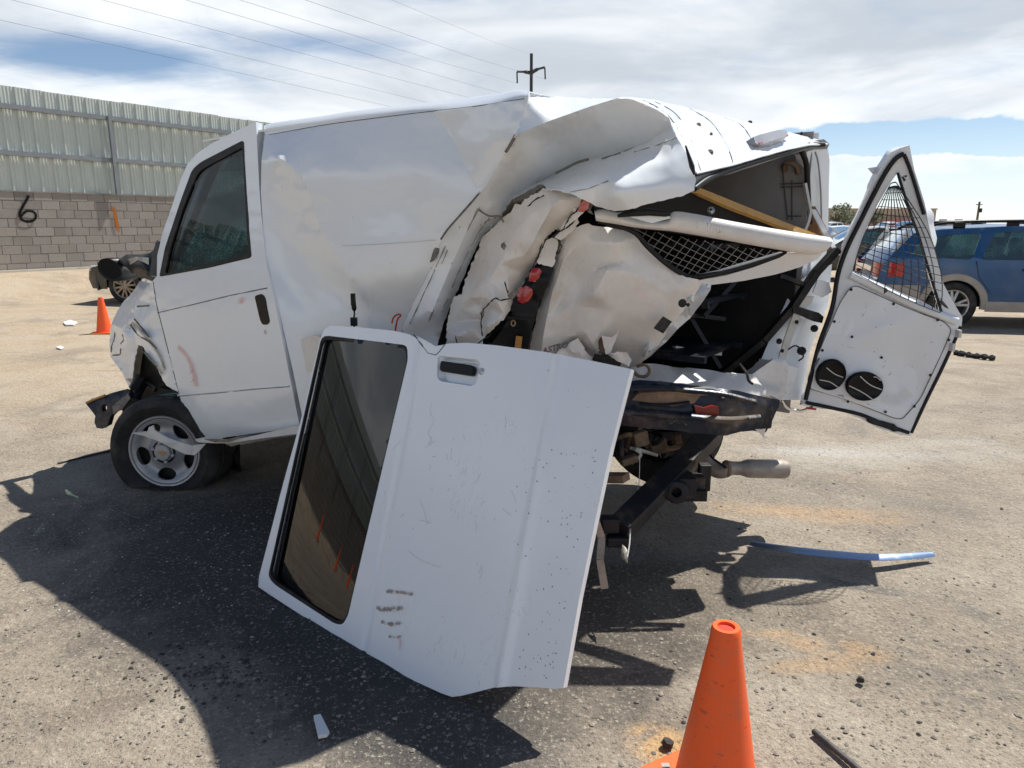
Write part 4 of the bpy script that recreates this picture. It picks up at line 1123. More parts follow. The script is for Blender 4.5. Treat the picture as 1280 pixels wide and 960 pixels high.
lr = [(868, 352, Y_(2.870)), (880, 349, Y_(2.859)), (905, 345, Y_(2.835)), (940, 335, Y_(2.803)), (975, 322, Y_(2.770)), (985, 316, Y_(2.761)), (1012, 317, Y_(2.736)), (1028, 317, Y_(2.730)), (1022, 324, Y_(2.730)), (1000, 334, Y_(2.747)), (970, 343, Y_(2.775)), (930, 351, Y_(2.812)), (890, 356, Y_(2.849))]
bar('window_frame', lr, M['van_torn'], th=.045, sd=93)
lw = [(868, 344, Y_(2.900)), (900, 337, Y_(2.870)), (940, 325, Y_(2.833)), (975, 315, Y_(2.800)), (985, 317, Y_(2.791)), (950, 329, Y_(2.823)), (905, 343, Y_(2.865)), (872, 348, Y_(2.896))]
bar('glass_remnant', lw, M['inner_white'], th=.012, sd=94)
mb = MB(); mb.tube(spline(pix_line([(748, 276, Y_(2.760)), (775, 283, Y_(2.782)), (795, 292, Y_(2.798)), (808, 307, Y_(2.809)), (826, 324, Y_(2.824)), (845, 338, Y_(2.839)), (862, 346, Y_(2.880)), (885, 344, Y_(2.864)), (915, 338, Y_(2.836)), (950, 328, Y_(2.803)), (984, 317, Y_(2.772))], None), 4), .010, 7); mb.build('window_seal', M['seal'], cdoor, smooth=60)
# welded mesh grille in the crushed window
A_, B_, C_, D_ = (758, 279), (992, 318), (866, 345), (800, 300)
def gy_(px, py): return 2.86 + .03 * math.sin((px - 760) * .013)
gm_ = MB()
poly_m = [(758, 280), (800, 288), (850, 296), (900, 304), (985, 317), (950, 328), (905, 340), (864, 345), (838, 332), (818, 316), (802, 298), (785, 288)]
def clip_line(p0, dv, poly):
    ts = []
    n = len(poly)
    for i in range(n):
        a, b = np.array(poly[i]), np.array(poly[(i + 1) % n]); e_ = b - a
        den_ = dv[0] * e_[1] - dv[1] * e_[0]
        if abs(den_) < 1e-9: continue
        t_ = ((a[0] - p0[0]) * e_[1] - (a[1] - p0[1]) * e_[0]) / den_; u_ = ((a[0] - p0[0]) * dv[1] - (a[1] - p0[1]) * dv[0]) / den_
        if 0 <= u_ <= 1: ts.append(t_)
    ts.sort(); return ts
for fam, (dv, st, rng_) in enumerate((((1, .47), (0, 9.0), range(-16, 10)), ((.62, -.78), (11.5, 0), range(-3, 24)))):
    for k in rng_:
        p0 = np.array((840, 300)) + np.array(st) * k if fam == 0 else np.array((760, 310)) + np.array(st) * k
        dvn = np.array(dv, float); 
        if fam == 1: dvn = dvn + np.array((.012 * (k - 10), 0))
        ts = clip_line(p0, dvn, poly_m)
        if len(ts) >= 2 and ts[-1] - ts[0] > 6:
            pts = []
            for q in np.linspace(ts[0], ts[-1], 6):
                x_, y_ = p0 + dvn * q
                pts.append(at(x_, y_ + 1.2 * math.sin(q * .05 + k), gy_(x_, y_)))
            gm_.tube(pts, .0014, 4, cap=False)
gm_.build('grille', M['wire_light'], cdoor, kind='stuff')

# ------------------------------------------------------------------ roof, rear opening, interior
rg_ = []
for i in range(15):
    s = -.62 + i * (1.86 + .62) / 14; row = []
    for j in range(13):
        q = j / 12
        tm = .07 + max(0, s - 1.3) * 1.35
        t_ = tm + q * (1.67 - tm)
        z_ = 1.955 + .045 * math.sin(q * math.pi) ** .6 - .05 * max(0, q - .93) / .07 - (0.02 + .03 * max(0, -s))
        # the left rear of the roof sinks where it was torn
        sink = sstep((s - 1.25) / .8) * sstep((.85 - t_) / .8)
        z_ -= (.16 - .09 * sstep((t_ - .9) / .6)) * sstep((s - 1.2) / .5)
        row.append(V(s, t_ + .0 * s, z_))
    rg_.append(row)
mb = MB(); mb.grid(rg_); rf = mb.build('roof', M['van_white'], van, smooth=60); solid(rf, .01)
rr_out = [(774, 122), (785, 121.5), (800, 122), (820, 125.5), (850, 132), (880, 139.5), (900, 144.5), (930, 151.5), (960, 158.5), (985, 164.5), (1005, 170), (1024, 175), (1036, 180), (1012, 181), (985, 187), (950, 196.5), (910, 208), (885, 214), (872, 217), (869, 214), (866, 208), (858, 192), (846, 172), (840, 158), (836, 147), (822, 138), (800, 128)]
rr_ctrl = [(774, 122, Y_(2.615)), (785, 121.5, Y_(2.679)), (800, 122, Y_(2.817)), (850, 132, Y_(3.140)), (900, 144.5, Y_(3.307)), (960, 158.5, Y_(3.420)), (1005, 170, Y_(3.580)), (1036, 180, Y_(3.630)), (1012, 181, Y_(3.500)), (950, 196.5, Y_(3.011)), (910, 208, Y_(2.776)), (872, 217, Y_(2.583)), (858, 192, Y_(2.630)), (840, 158, Y_(2.748)), (822, 138, Y_(2.685)), (800, 128, Y_(2.667)), (870, 165, Y_(2.860)), (900, 175, Y_(2.907)), (940, 178, Y_(3.082)), (880, 195, Y_(2.709)), (980, 172, Y_(3.340))]
rear_roof = sheet('rear_roof', rr_out, rr_ctrl, M['van_white'], van, step=5, smooth_it=8, free_edge=False, crumple=(.003, 5, False), thick=.006, seed=101, sharp=40)
for pts in ([(800, 124), (818, 131), (836, 145), (846, 160), (855, 180), (863, 200), (870, 216)], [(818, 128), (838, 138), (852, 152), (862, 172), (870, 196), (876, 214)], [(862, 136), (885, 150), (900, 168), (912, 190), (917, 204)], [(905, 147), (926, 156), (938, 172), (943, 192)]):
    seam('roof_crease', [(p_[0], p_[1], Y_(2.70 + (p_[0] - 800) * .0037 - (p_[1] - 125) * .0018 )) for p_ in pts], None, .0022, M['badge'], rear_roof, .0) if False else None
def rrY(px, py):
    w_ = lin_interp([(c_[0], c_[1]) for c_ in rr_ctrl], [1 / kof(c_[0], c_[1], c_[2]) for c_ in rr_ctrl], np.array([[px, py]], float))
    return (1 / w_[0]) * ray(px, py).y
for pts in ([(803, 125), (820, 133), (836, 145), (848, 163), (857, 182), (866, 206)], [(818, 127), (838, 137), (852, 151), (863, 172), (870, 196), (876, 213)], [(862, 136), (885, 149), (900, 167), (912, 190), (916, 203)], [(905, 147), (926, 156), (938, 172), (943, 192)]):
    mb = MB(); mb.tube(spline([at(x_, y_, rrY(x_, y_) + .001) for x_, y_ in pts], 4), .0017, 5); o = mb.build('roof_crease', M['badge'], van, smooth=70); o.parent = rear_roof; o.location = WL[o.name] - WL[rear_roof.name]
def bolt_at(px, py, Y, r_, mt, name='rust_hole', par=van):
    mb = MB(); mb.lathe([(0, .004), (r_ * .6, .004), (r_, 0), (r_, -.01)], at(px, py, Y), (-.25, -.75, .6), 9); return mb.build(name, mt, par)
# rear header: torn weatherstrip and channel along the roof's back edge
hd = [(869, 217, Y_(2.580)), (885, 214, Y_(2.667)), (910, 207, Y_(2.857)), (950, 196, Y_(3.123)), (985, 185, Y_(3.368)), (1010, 177, Y_(3.550)), (1030, 174, Y_(3.620)), (1037, 180, Y_(3.640)), (1034, 186, Y_(3.630)), (1020, 186, Y_(3.580)), (1000, 189, Y_(3.479)), (975, 197, Y_(3.293)), (945, 207, Y_(3.077)), (905, 219, Y_(2.811)), (885, 226, Y_(2.677)), (870, 233, Y_(2.590))]
bar('rear_header', hd, M['grey_seal'], van, th=.05, cr=(.004, 9, False), sd=103)
mb = MB(); mb.tube(spline(pix_line([(868, 236, Y_(2.570)), (885, 224, Y_(2.657)), (910, 213, Y_(2.827)), (950, 200, Y_(3.103)), (985, 190, Y_(3.348)), (1012, 181, Y_(3.540)), (1030, 181, Y_(3.600))], None), 4), .011, 7); mb.build('weatherstrip', M['seal'], van, smooth=60)
mb = MB(); mb.tube(spline(pix_line([(870, 219, Y_(2.565)), (910, 208.5, Y_(2.837)), (950, 197.5, Y_(3.103)), (985, 187, Y_(3.348)), (1012, 179, Y_(3.530))], None), 4), .005, 6); mb.build('header_bead', M['black_rubber'], van, smooth=60)
mb = MB(); mb.tube(pix_line([(857, 182, Y_(2.580)), (861, 195, Y_(2.570)), (865, 208, Y_(2.560)), (868, 218, Y_(2.550))], None), [.003, .006, .009, .004], 6); mb.build('split_seam', M['black_rubber'], van)
# right rear pillar
pl_ = [(1008, 190, Y_(3.56)), (1018, 185, Y_(3.60)), (1034, 182, Y_(3.64)), (1037, 200, Y_(3.66)), (1036, 250, Y_(3.70)), (1035, 300, Y_(3.74)), (1030, 340, Y_(3.74)), (1022, 380, Y_(3.72)), (1002, 340, Y_(3.68)), (1014, 300, Y_(3.68)), (1013, 250, Y_(3.64)), (1010, 215, Y_(3.60))]
bar('rear_pillar', pl_, M['van_white'], van, th=.06, cr=(.001, 4, False), sd=105, extra=[(1024, 230, Y_(3.64)), (1024, 290, Y_(3.70))])
mb = MB(); mb.tube(spline(pix_line([(1002, 189, Y_(3.52)), (1008, 205, Y_(3.55)), (1010, 240, Y_(3.59)), (1012, 275, Y_(3.62)), (1016, 290, Y_(3.63))], None), 4), .013, 7); mb.build('weatherstrip', M['seal'], van, smooth=60)
mb = MB(); mb.tube(spline(pix_line([(1019, 190, Y_(3.57)), (1023, 205, Y_(3.6)), (1026, 240, Y_(3.64)), (1027, 290, Y_(3.69))], None), 4), .004, 5); mb.build('pillar_bead', M['grey_seal'], van, smooth=60)
# high brake lamp torn loose at the back of the roof
hl = [(x_, y_, Y_(rrY(x_, min(y_ + 7, 182)) - .05)) for x_, y_ in ((942, 171), (950, 168), (972, 162.5), (981, 162), (985, 165), (983, 170), (965, 176), (948, 182), (944, 178))]
M['lamp_grey'] = mat('smoked_lamp', (.30, .30, .315), .25)[0]
hb = bar('high_brake_lamp', hl, M['lamp_grey'], van, th=.05, sd=107, jag=0, cr=None)
def sub(o, par): o.parent = par; o.location = WL[o.name] - WL[par.name]; return o
mb = MB(); mb.tube([at(x_, y_, rrY(x_, y_) - .06) for x_, y_ in ((948, 180.5), (966, 175), (984, 169.5))], .006, 6); sub(mb.build('red_lens', M['lens_red'], van), hb)
mb = MB(); mb.prism([at(x_, y_, rrY(x_, y_) - .05) for x_, y_ in ((941, 172), (947, 170), (951, 176), (949, 182), (944, 180))], Vector((0, .04, 0))); sub(mb.build('lamp_end', M['plastic'], van), hb)
for (px, py, Y, r_, mt) in ((873, 155.5, 2.80, .010, M['rust']), (887.5, 189.5, 2.66, .012, M['rust']), (889, 167, 2.79, .006, M['badge']), (937.5, 152.5, 3.22, .010, M['black_rubber']), (1002, 166, 3.48, .006, M['black_rubber'])):
    bolt_at(px, py, (rrY(px, py) - .004) if px < 1003 else Y, r_, mt)

# inside: right wall, floor, bulkhead, shelving
iw = MB()
iw.grid([[V(-1.2 + i * (3.22 / 12), 1.60, z_) for i in range(13)] for z_ in np.linspace(.55, 1.93, 9)])
o = iw.build('inner_side_wall', M['inner_grey'], van, smooth=40); solid(o, .01, 1)
ow = MB(); ow.grid([[V(-1.25 + i * (3.28 / 12), 1.735 - .09 * max(0, (z_ - 1.0)) ** 1.4, z_) for i in range(13)] for z_ in np.linspace(.66, 1.93, 9)])
o = ow.build('right_side_panel', M['van_white'], van, smooth=60); solid(o, .01, 0)
M['wall_line'] = mat('wall_line', (.08, .075, .07), .7)[0]
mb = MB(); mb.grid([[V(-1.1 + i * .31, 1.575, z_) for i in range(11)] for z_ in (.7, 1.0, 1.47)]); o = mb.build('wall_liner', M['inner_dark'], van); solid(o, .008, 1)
def ipt(px, py): return CO + ray(px, py) * (kof(px, py, T(1.585)))
for pts in ([(978, 205), (981, 240), (985, 275)], [(990, 225), (990, 275)], [(975, 230), (1003, 229)], [(976, 234), (1004, 233)], [(985, 270), (1002, 270)]):
    mb = MB(); mb.tube([ipt(*q) for q in pts], .003, 5); mb.build('wall_rib', M['wall_line'], van)
mb = MB(); mb.tube(spline([ipt(981, 214), ipt(983, 206) - VV.to_3d() * .03, ipt(990, 203.5) - VV.to_3d() * .04, ipt(997, 207) - VV.to_3d() * .03, ipt(998, 216)], 4), .014, 6); mb.build('grab_handle', M['rust'], van, smooth=60)
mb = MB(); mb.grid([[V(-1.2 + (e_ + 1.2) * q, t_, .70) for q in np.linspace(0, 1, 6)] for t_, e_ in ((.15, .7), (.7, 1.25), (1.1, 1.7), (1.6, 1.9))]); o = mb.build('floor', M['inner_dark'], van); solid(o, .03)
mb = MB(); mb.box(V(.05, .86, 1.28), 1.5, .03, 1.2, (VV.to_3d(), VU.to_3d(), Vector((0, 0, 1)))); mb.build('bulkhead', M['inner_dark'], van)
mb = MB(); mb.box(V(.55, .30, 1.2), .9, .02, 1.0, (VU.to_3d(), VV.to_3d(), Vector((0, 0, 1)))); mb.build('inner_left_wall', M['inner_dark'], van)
# fallen liner board, ochre trim, brown board, strut
bar('liner_board', [(742, 254, Y_(2.88)), (800, 250, Y_(3.0)), (862, 238, Y_(3.1)), (900, 252, Y_(3.2)), (960, 274, Y_(3.4)), (1010, 296, Y_(3.52)), (1000, 312, Y_(3.52)), (900, 300, Y_(3.3)), (800, 285, Y_(3.05)), (745, 275, Y_(2.9))], M['inner_dark'], van, th=.012, sd=111)
bar('ochre_trim', [(860, 239, Y_(3.06)), (868, 234.5, Y_(3.07)), (876, 235, Y_(3.09)), (930, 257, Y_(3.26)), (985, 279, Y_(3.44)), (1022, 293, Y_(3.55)), (1028, 297, Y_(3.56)), (1015, 296, Y_(3.52)), (1003, 293, Y_(3.48)), (960, 277, Y_(3.34)), (910, 258, Y_(3.18)), (876, 243, Y_(3.08))], M['yellow_trim'], van, th=.02, cr=None, jag=0, sd=112)
bolt_at(888.5, 262, 3.10, .017, M['steel'], 'washer'); bolt_at(888.5, 262, 3.095, .006, M['black_rubber'], 'screw_hole')
bar('brown_board', [(1012, 258, Y_(3.64)), (1019, 258, Y_(3.64)), (1040, 298, Y_(3.64)), (1030, 297, Y_(3.6)), (1008, 288, Y_(3.6))], M['brown_board'], van, th=.02, sd=113)
bar('pale_flange', [(1013, 261, Y_(3.58)), (1020, 262, Y_(3.58)), (1038, 296, Y_(3.55)), (1050, 318, Y_(3.5)), (1046, 319, Y_(3.5)), (1032, 297, Y_(3.54))], M['inner_white'], van, th=.008, sd=114)
mb = MB(); P_ = pix_line([(1006, 229, Y_(3.56)), (1009, 245, Y_(3.56)), (1013, 265, Y_(3.55)), (1010, 278, Y_(3.54)), (1004, 293, Y_(3.52))], None)
for a, b in zip(P_, P_[1:]): mb.beam(a, b, .012, .022, (0, -1, .2))
mb.build('bent_strut', M['plastic_trim'], van)
# black diagonal trim bar across the opening
P_ = pix_line([(1046, 312, Y_(3.50)), (1020, 340, Y_(3.50)), (990, 385, Y_(3.50)), (955, 425, Y_(3.52)), (905, 466, Y_(3.6))], None); mb = MB()
for i, (a, b) in enumerate(zip(P_, P_[1:])): mb.beam(a, b, .03, .075 - i * .006, (0, -1, .15))
mb.build('diagonal_trim', M['black_rubber'], van)
# shelving rack inside
rk = MB()
def rb(a, b, w=.03): rk.beam(V(*a), V(*b), w, w)
for s in (.55, 1.15, 1.75):
    for t_ in (.95, 1.45): rb((s, t_, .72), (s, t_, 1.42))
for z_ in (.9, 1.15, 1.40):
    for t_ in (.95, 1.45): rb((.5, t_, z_), (1.8, t_, z_))
    for s in (.55, .85, 1.15, 1.45, 1.75): rb((s, .95, z_), (s, 1.45, z_), .02)
rk.build('shelf_rack', M['dark_metal'], van)
mb = MB(); mb.box(V(1.15, 1.2, 1.16), 1.2, .46, .012, (VU.to_3d(), VV.to_3d(), Vector((0, 0, 1)))); mb.box(V(1.15, 1.2, .91), 1.2, .46, .012, (VU.to_3d(), VV.to_3d(), Vector((0, 0, 1)))); mb.build('shelf', M['dark_metal'], van)
for pts, mt in (([(842, 435, Y_(3.45)), (870, 439, Y_(3.5)), (900, 442, Y_(3.55))], M['plastic_trim']), ([(855, 393, Y_(3.5)), (905, 399, Y_(3.6))], M['frame_metal']), ([(880, 395, Y_(3.5)), (930, 340, Y_(3.55)), (965, 330, Y_(3.6))], M['frame_metal']), ([(975, 345, Y_(3.52)), (1008, 357, Y_(3.5))], M['frame_metal']), ([(860, 392, Y_(3.6)), (900, 460, Y_(3.55))], M['frame_metal'])):
    mb = MB(); Q = pix_line(pts, None)
    for a, b in zip(Q, Q[1:]): mb.beam(a, b, .02, .03, (0, -1, .2))
    mb.build('loose_slat', mt, van)

# rear sill, bumper, hinge pillar
sl = [(782, 462, Y_(3.160)), (792, 455, Y_(3.180)), (815, 455, Y_(3.240)), (850, 459, Y_(3.280)), (880, 462, Y_(3.280)), (905, 466, Y_(3.280)), (940, 468, Y_(3.330)), (965, 450, Y_(3.360)), (985, 455, Y_(3.380)), (982, 492, Y_(3.340)), (975, 502, Y_(3.320)), (950, 496, Y_(3.260)), (920, 490, Y_(3.180)), (880, 482, Y_(3.140)), (835, 478, Y_(3.120)), (800, 478, Y_(3.110)), (784, 476, Y_(3.110))]
bar('rear_sill', sl, M['van_torn'], van, th=.10, cr=(.006, 11, True), sd=121, extra=[(850, 468, Y_(3.200)), (900, 476, Y_(3.200)), (940, 482, Y_(3.260))])
bp = [(778, 478, Y_(2.840)), (800, 475, Y_(2.836)), (830, 477, Y_(2.840)), (860, 481, Y_(2.847)), (890, 485, Y_(2.854)), (920, 488, Y_(2.868)), (950, 495, Y_(2.889)), (975, 500, Y_(2.910)), (974, 508, Y_(2.910)), (966, 524, Y_(2.910)), (957, 540, Y_(2.910)), (940, 538, Y_(2.889)), (925, 539, Y_(2.871)), (905, 544, Y_(2.857)), (870, 542, Y_(2.847)), (840, 538, Y_(2.840)), (800, 534, Y_(2.836)), (760, 530, Y_(2.840)), (700, 525, Y_(2.850)), (700, 478, Y_(2.854))]
bmp = bar('rear_bumper', bp, M['bumper'], van, th=.07, cr=(.006, 7, False), sd=122, extra=[(800, 484, Y_(2.808)), (850, 488, Y_(2.812)), (905, 494, Y_(2.826)), (945, 505, Y_(2.861)), (800, 496, Y_(2.829)), (850, 499, Y_(2.833)), (900, 505, Y_(2.840)), (800, 512, Y_(2.822)), (850, 517, Y_(2.815)), (905, 522, Y_(2.822)), (945, 522, Y_(2.868)), (730, 500, Y_(2.833))], step=5)
for pts, r_, mt_ in (([(778, 486), (820, 485), (860, 488), (905, 493), (945, 503)], .012, M['bumper']), ([(778, 515), (830, 518), (880, 523), (915, 525), (950, 522)], .016, M['bumper']), ([(800, 492), (840, 490), (868, 493), (890, 492)], .006, M['rust']), ([(800, 505), (830, 506), (862, 503)], .007, M['dark_metal'])):
    mb = MB(); mb.tube(spline([at(x_, y_, 2.795) for x_, y_ in pts], 5), r_, 6); sub(mb.build('bumper_fold', mt_, van, smooth=60), bmp)
mb = MB(); mb.beam(at(700, 512, 2.95), at(958, 516, 2.97), .16, .10, (0, 0, 1)); sub(mb.build('bumper_beam', M['frame_metal'], van, bev=.01), bmp)
sub(ribbon('scrape', spline([at(x_, y_, 2.775) for x_, y_ in ((932, 515), (925, 524), (918, 534))], 4), .05, M['scuff_dust'], van, (0, -1, .2), .004, n=5), bmp)
for pts in ([(835, 522), (838, 530), (845, 525), (850, 532)], [(852, 524), (858, 531), (862, 526)], [(826, 528), (870, 533)]):
    sub(ribbon('scrape', [at(x_, y_, 2.772) for x_, y_ in pts], .010, M['scuff_dust'], van, (0, -1, .2), .004, n=3), bmp)
mb = MB()
mb.prism(pix_line([(868, 507), (880, 510), (890, 507), (898, 508), (899, 518), (889, 520), (870, 517)], Y_(2.812)), Vector((0, .03, 0))); sub(mb.build('red_reflector', mat('reflector_red', (.22, .022, .012), .35, 0)[0], van), bmp)
mb = MB(); mb.tube(spline(pix_line([(862, 487, Y_(2.808)), (880, 485, Y_(2.812)), (893, 486, Y_(2.815)), (902, 492, Y_(2.819)), (904, 497, Y_(2.822))], None), 4), .006, 5); sub(mb.build('torn_rim', M['plastic_trim'], van), bmp)
mb = MB(); mb.prism(pix_line([(800, 489), (850, 492), (876, 494), (868, 504), (840, 508), (790, 500)], Y_(2.80)), Vector((0, .03, 0))); sub(mb.build('crushed_step', M['rust'], van), bmp)
tab([(944, 537), (957, 536), (955, 548), (951, 543)], Y_(2.86), M['van_torn'], 'torn_tab', .004, 124)
bar('hinge_pillar', [(1000, 350, Y_(3.62)), (1018, 340, Y_(3.64)), (1040, 330, Y_(3.64)), (1035, 380, Y_(3.6)), (1012, 440, Y_(3.54)), (1003, 500, Y_(3.48)), (975, 500, Y_(3.44)), (962, 494, Y_(3.42)), (936, 470, Y_(3.45)), (952, 448, Y_(3.5)), (962, 425, Y_(3.53)), (972, 400, Y_(3.56)), (985, 372, Y_(3.6))], M['van_white'], van, th=.05, sd=126, extra=[(990, 430, Y_(3.51)), (985, 470, Y_(3.46)), (1005, 400, Y_(3.54)), (975, 450, Y_(3.47))])
def flatpoly(name, pts, Y, mt, par=van, depth=.012):
    mb = MB(); mb.prism(pix_line(pts, Y_(Y)), Vector((0, depth, 0))); return mb.build(name, mt, par, bev=.002)
flatpoly('hinge_strip', [(1006, 371), (1018, 370), (1015, 378), (1002, 390), (990, 425), (982, 450), (972, 452), (980, 425), (992, 392)], 3.475, M['plastic_trim'])
flatpoly('hinge_plate', [(1022, 350), (1036, 352), (1040, 365), (1028, 372), (1016, 366)], 3.47, M['van_white'])
flatpoly('hinge', [(966, 448), (977, 450), (982, 456), (976, 470), (964, 468), (960, 458)], 3.41, M['van_white']); flatpoly('hinge', [(980, 455), (1000, 460), (994, 478), (976, 474)], 3.40, M['inner_white'])
flatpoly('hinge_strip', [(971, 470), (977, 472), (968, 496), (962, 495)], 3.39, M['plastic_trim'])
flatpoly('door_check', [(991, 383), (1000, 384), (1024, 391), (1030, 396), (1028, 404), (1018, 402), (1000, 394), (991, 391)], 3.46, M['black_rubber'], depth=.04)
for (px, py, r_, Y) in ((1018, 410, .018, 3.47), (1002, 438, .022, 3.44), (974, 426, .014, 3.44), (996, 402, .009, 3.45), (978, 438, .008, 3.43)):
    bolt_at(px, py, Y, r_, M['black_rubber'], 'grommet')
mb = MB(); mb.tube(spline(pix_line([(985, 437, Y_(3.43)), (994, 432, Y_(3.42)), (1001, 437, Y_(3.42)), (1004, 446, Y_(3.42)), (998, 451, Y_(3.42))], None), 4), .004, 5); mb.build('cable_stub', M['black_rubber'], van)
flatpoly('sill_clip', [(914, 466), (921, 467), (921, 471), (914, 470)], 3.06, M['white_scrap'], depth=.01)
mb = MB(); mb.tube(spline(pix_line([(925, 455, Y_(3.130)), (933, 466, Y_(3.070)), (936, 476, Y_(3.050)), (941, 480, Y_(3.050))], None), 4), .006, 5); mb.build('wiring_stub', M['black_rubber'], van)
mb = MB(); mb.tube(spline(pix_line([(796, 458, Y_(2.920)), (806, 456, Y_(2.900)), (812, 462, Y_(2.900)), (808, 470, Y_(2.900)), (798, 470, Y_(2.900)), (792, 464, Y_(2.900))], None), 3), .007, 6); mb.build('latch_striker', M['rust'], van)
# ------------------------------------------------------------------ open right rear door
dout = [(1003, 505, Y_(3.40)), (1006, 488, Y_(3.42)), (1020, 440, Y_(3.43)), (1038, 388, Y_(3.44)), (1044, 345, Y_(3.44)), (1054, 306, Y_(3.43)), (1069, 273, Y_(3.42)), (1085, 239, Y_(3.40)), (1100, 211, Y_(3.37)), (1113, 191, Y_(3.35)), (1125, 185, Y_(3.34)), (1137, 181.5, Y_(3.33)),
        (1143, 213, Y_(3.33)), (1156, 254, Y_(3.32)), (1159, 272, Y_(3.31)), (1168, 312, Y_(3.30)), (1179, 354, Y_(3.28)), (1192, 378, Y_(3.26)), (1203, 397, Y_(3.25)), (1202, 408, Y_(3.25)), (1194, 430, Y_(3.25)), (1170, 480, Y_(3.26)), (1150, 522, Y_(3.27)), (1138, 545, Y_(3.28)), (1128, 544, Y_(3.28)), (1100, 536, Y_(3.30)), (1075, 523, Y_(3.33)), (1050, 513, Y_(3.35)), (1025, 511, Y_(3.38))]
dhole = [(1122, 216), (1112, 230), (1097, 256), (1086, 279), (1078, 297), (1071, 318), (1065.5, 338), (1069, 342), (1090, 350), (1112, 358), (1148, 374), (1170, 386), (1177, 391), (1174, 380), (1163, 348), (1155, 318), (1148, 294), (1136, 261)]
extra = [(1122, 216, Y_(3.36)), (1078, 297, Y_(3.41)), (1066, 340, Y_(3.41)), (1112, 358, Y_(3.36)), (1177, 391, Y_(3.27)), (1148, 294, Y_(3.345)), (1060, 400, Y_(3.39)), (1040, 460, Y_(3.38)), (1120, 440, Y_(3.33)), (1100, 500, Y_(3.32)), (1160, 460, Y_(3.275))]
rdoor = sheet('rear_door', [(p[0], p[1]) for p in dout], list(dout) + extra, M['inner_white'], van, step=6, holes=[dhole], crumple=(.003, 4, False), thick=.055, seed=131, sharp=40, label='right rear door swung open showing its white inner side')
def dY(px, py):   # depth of the inner face of this door
    w_ = lin_interp([(p[0], p[1]) for p in list(dout) + extra], [1 / kof(p[0], p[1], p[2]) for p in list(dout) + extra], np.array([[px, py]], float))
    return (1 / w_[0]) * ray(px, py).y
def dsheet(name, pts, mt, lift, par=rdoor, th=.008, cr=None, step=6, rad=0, sd=1, bumpf=None):
    pts_ = round_poly([(p[0], p[1]) for p in pts], rad) if rad else [(p[0], p[1]) for p in pts]
    cx_ = np.mean(np.array(pts_), 0); lo_ = np.min(np.array(pts_), 0); hi_ = np.max(np.array(pts_), 0)
    ct = [(x_, y_, Y_(dY(x_, y_) - lift)) for (x_, y_) in pts_] + [(float(cx_[0]), float(cx_[1]), Y_(dY(float(cx_[0]), float(cx_[1])) - lift))]
    o = sheet(name, pts_, ct, mt, van, step=step, crumple=cr, thick=th, seed=sd, sharp=40, bump=bumpf)
    return sub(o, par)
def trim_bump(P, X):
    h = np.zeros(len(P))
    u1 = P[:, 0] - 1100; v1 = P[:, 1] - 415
    h += .012 * np.exp(-((u1 / 35) ** 2 + ((v1 + .35 * u1) / 14) ** 2)) - .016 * np.exp(-(((P[:, 0] - 1135) / 22) ** 2 + ((P[:, 1] - 470) / 40) ** 2))
    h += .010 * np.exp(-(((P[:, 0] - 1060) / 30) ** 2 + ((P[:, 1] - 470) / 30) ** 2))
    return h
tp = [(1066, 355), (1100, 370), (1140, 388), (1180, 402), (1190, 412), (1178, 440), (1150, 500), (1128, 524), (1118, 523), (1060, 500), (1012, 486), (1009, 474), (1028, 430), (1050, 378)]
trim = dsheet('door_trim_panel', tp, M['inner_white'], .012, th=.01, rad=10, step=5, sd=3, cr=(.002, 6, False), bumpf=trim_bump)
pl2 = pix_line([(p[0], p[1], Y_(dY(*p) - .012)) for p in round_poly(tp, 10)], None); mb = MB(); mb.tube(pl2, .0022, 5, closed=True); sub(mb.build('panel_gap', M['badge'], van), trim)
for (px, py) in ((1064, 362), (1043, 402), (1028, 438), (1012, 476), (1060, 502), (1107, 515), (1143, 508), (1163, 469), (1186, 425), (1172, 400), (1117, 380), (1065, 421), (1102, 447)):
    mb = MB(); mb.lathe([(0, .004), (.0045, .003), (.007, 0)], at(px, py, dY(px, py) - .016), (0, -1, .1), 8); sub(mb.build('clip', M['black_rubber'], van), trim)
_rd = random.Random(77)
for _ in range(46):
    x_ = _rd.uniform(1035, 1180); y_ = _rd.uniform(375, 515)
    if not inside(tp, np.array([[x_, y_]]))[0]: continue
    L_ = 2 + 12 * _rd.random() ** 3; an = _rd.uniform(-.9, .6)
    P_ = [at(x_ + L_ * q * math.cos(an), y_ + L_ * q * math.sin(an), dY(x_ + L_ * q * math.cos(an), y_ + L_ * q * math.sin(an)) - .022) for q in (0, .5, 1)]
    sub(ribbon('scuff', P_, .004 + .008 * _rd.random() ** 3, M['scuff'], van, (0, -1, .1), .003, n=3), trim)
for pts, w in (([(1100, 495), (1120, 500), (1138, 488)], .10),):
    sub(ribbon('dirt_smear', spline([at(x_, y_, dY(x_, y_) - .026) for x_, y_ in pts], 4), w, M['scuff_dust'], van, (0, -1, .1), .003, n=9), trim)
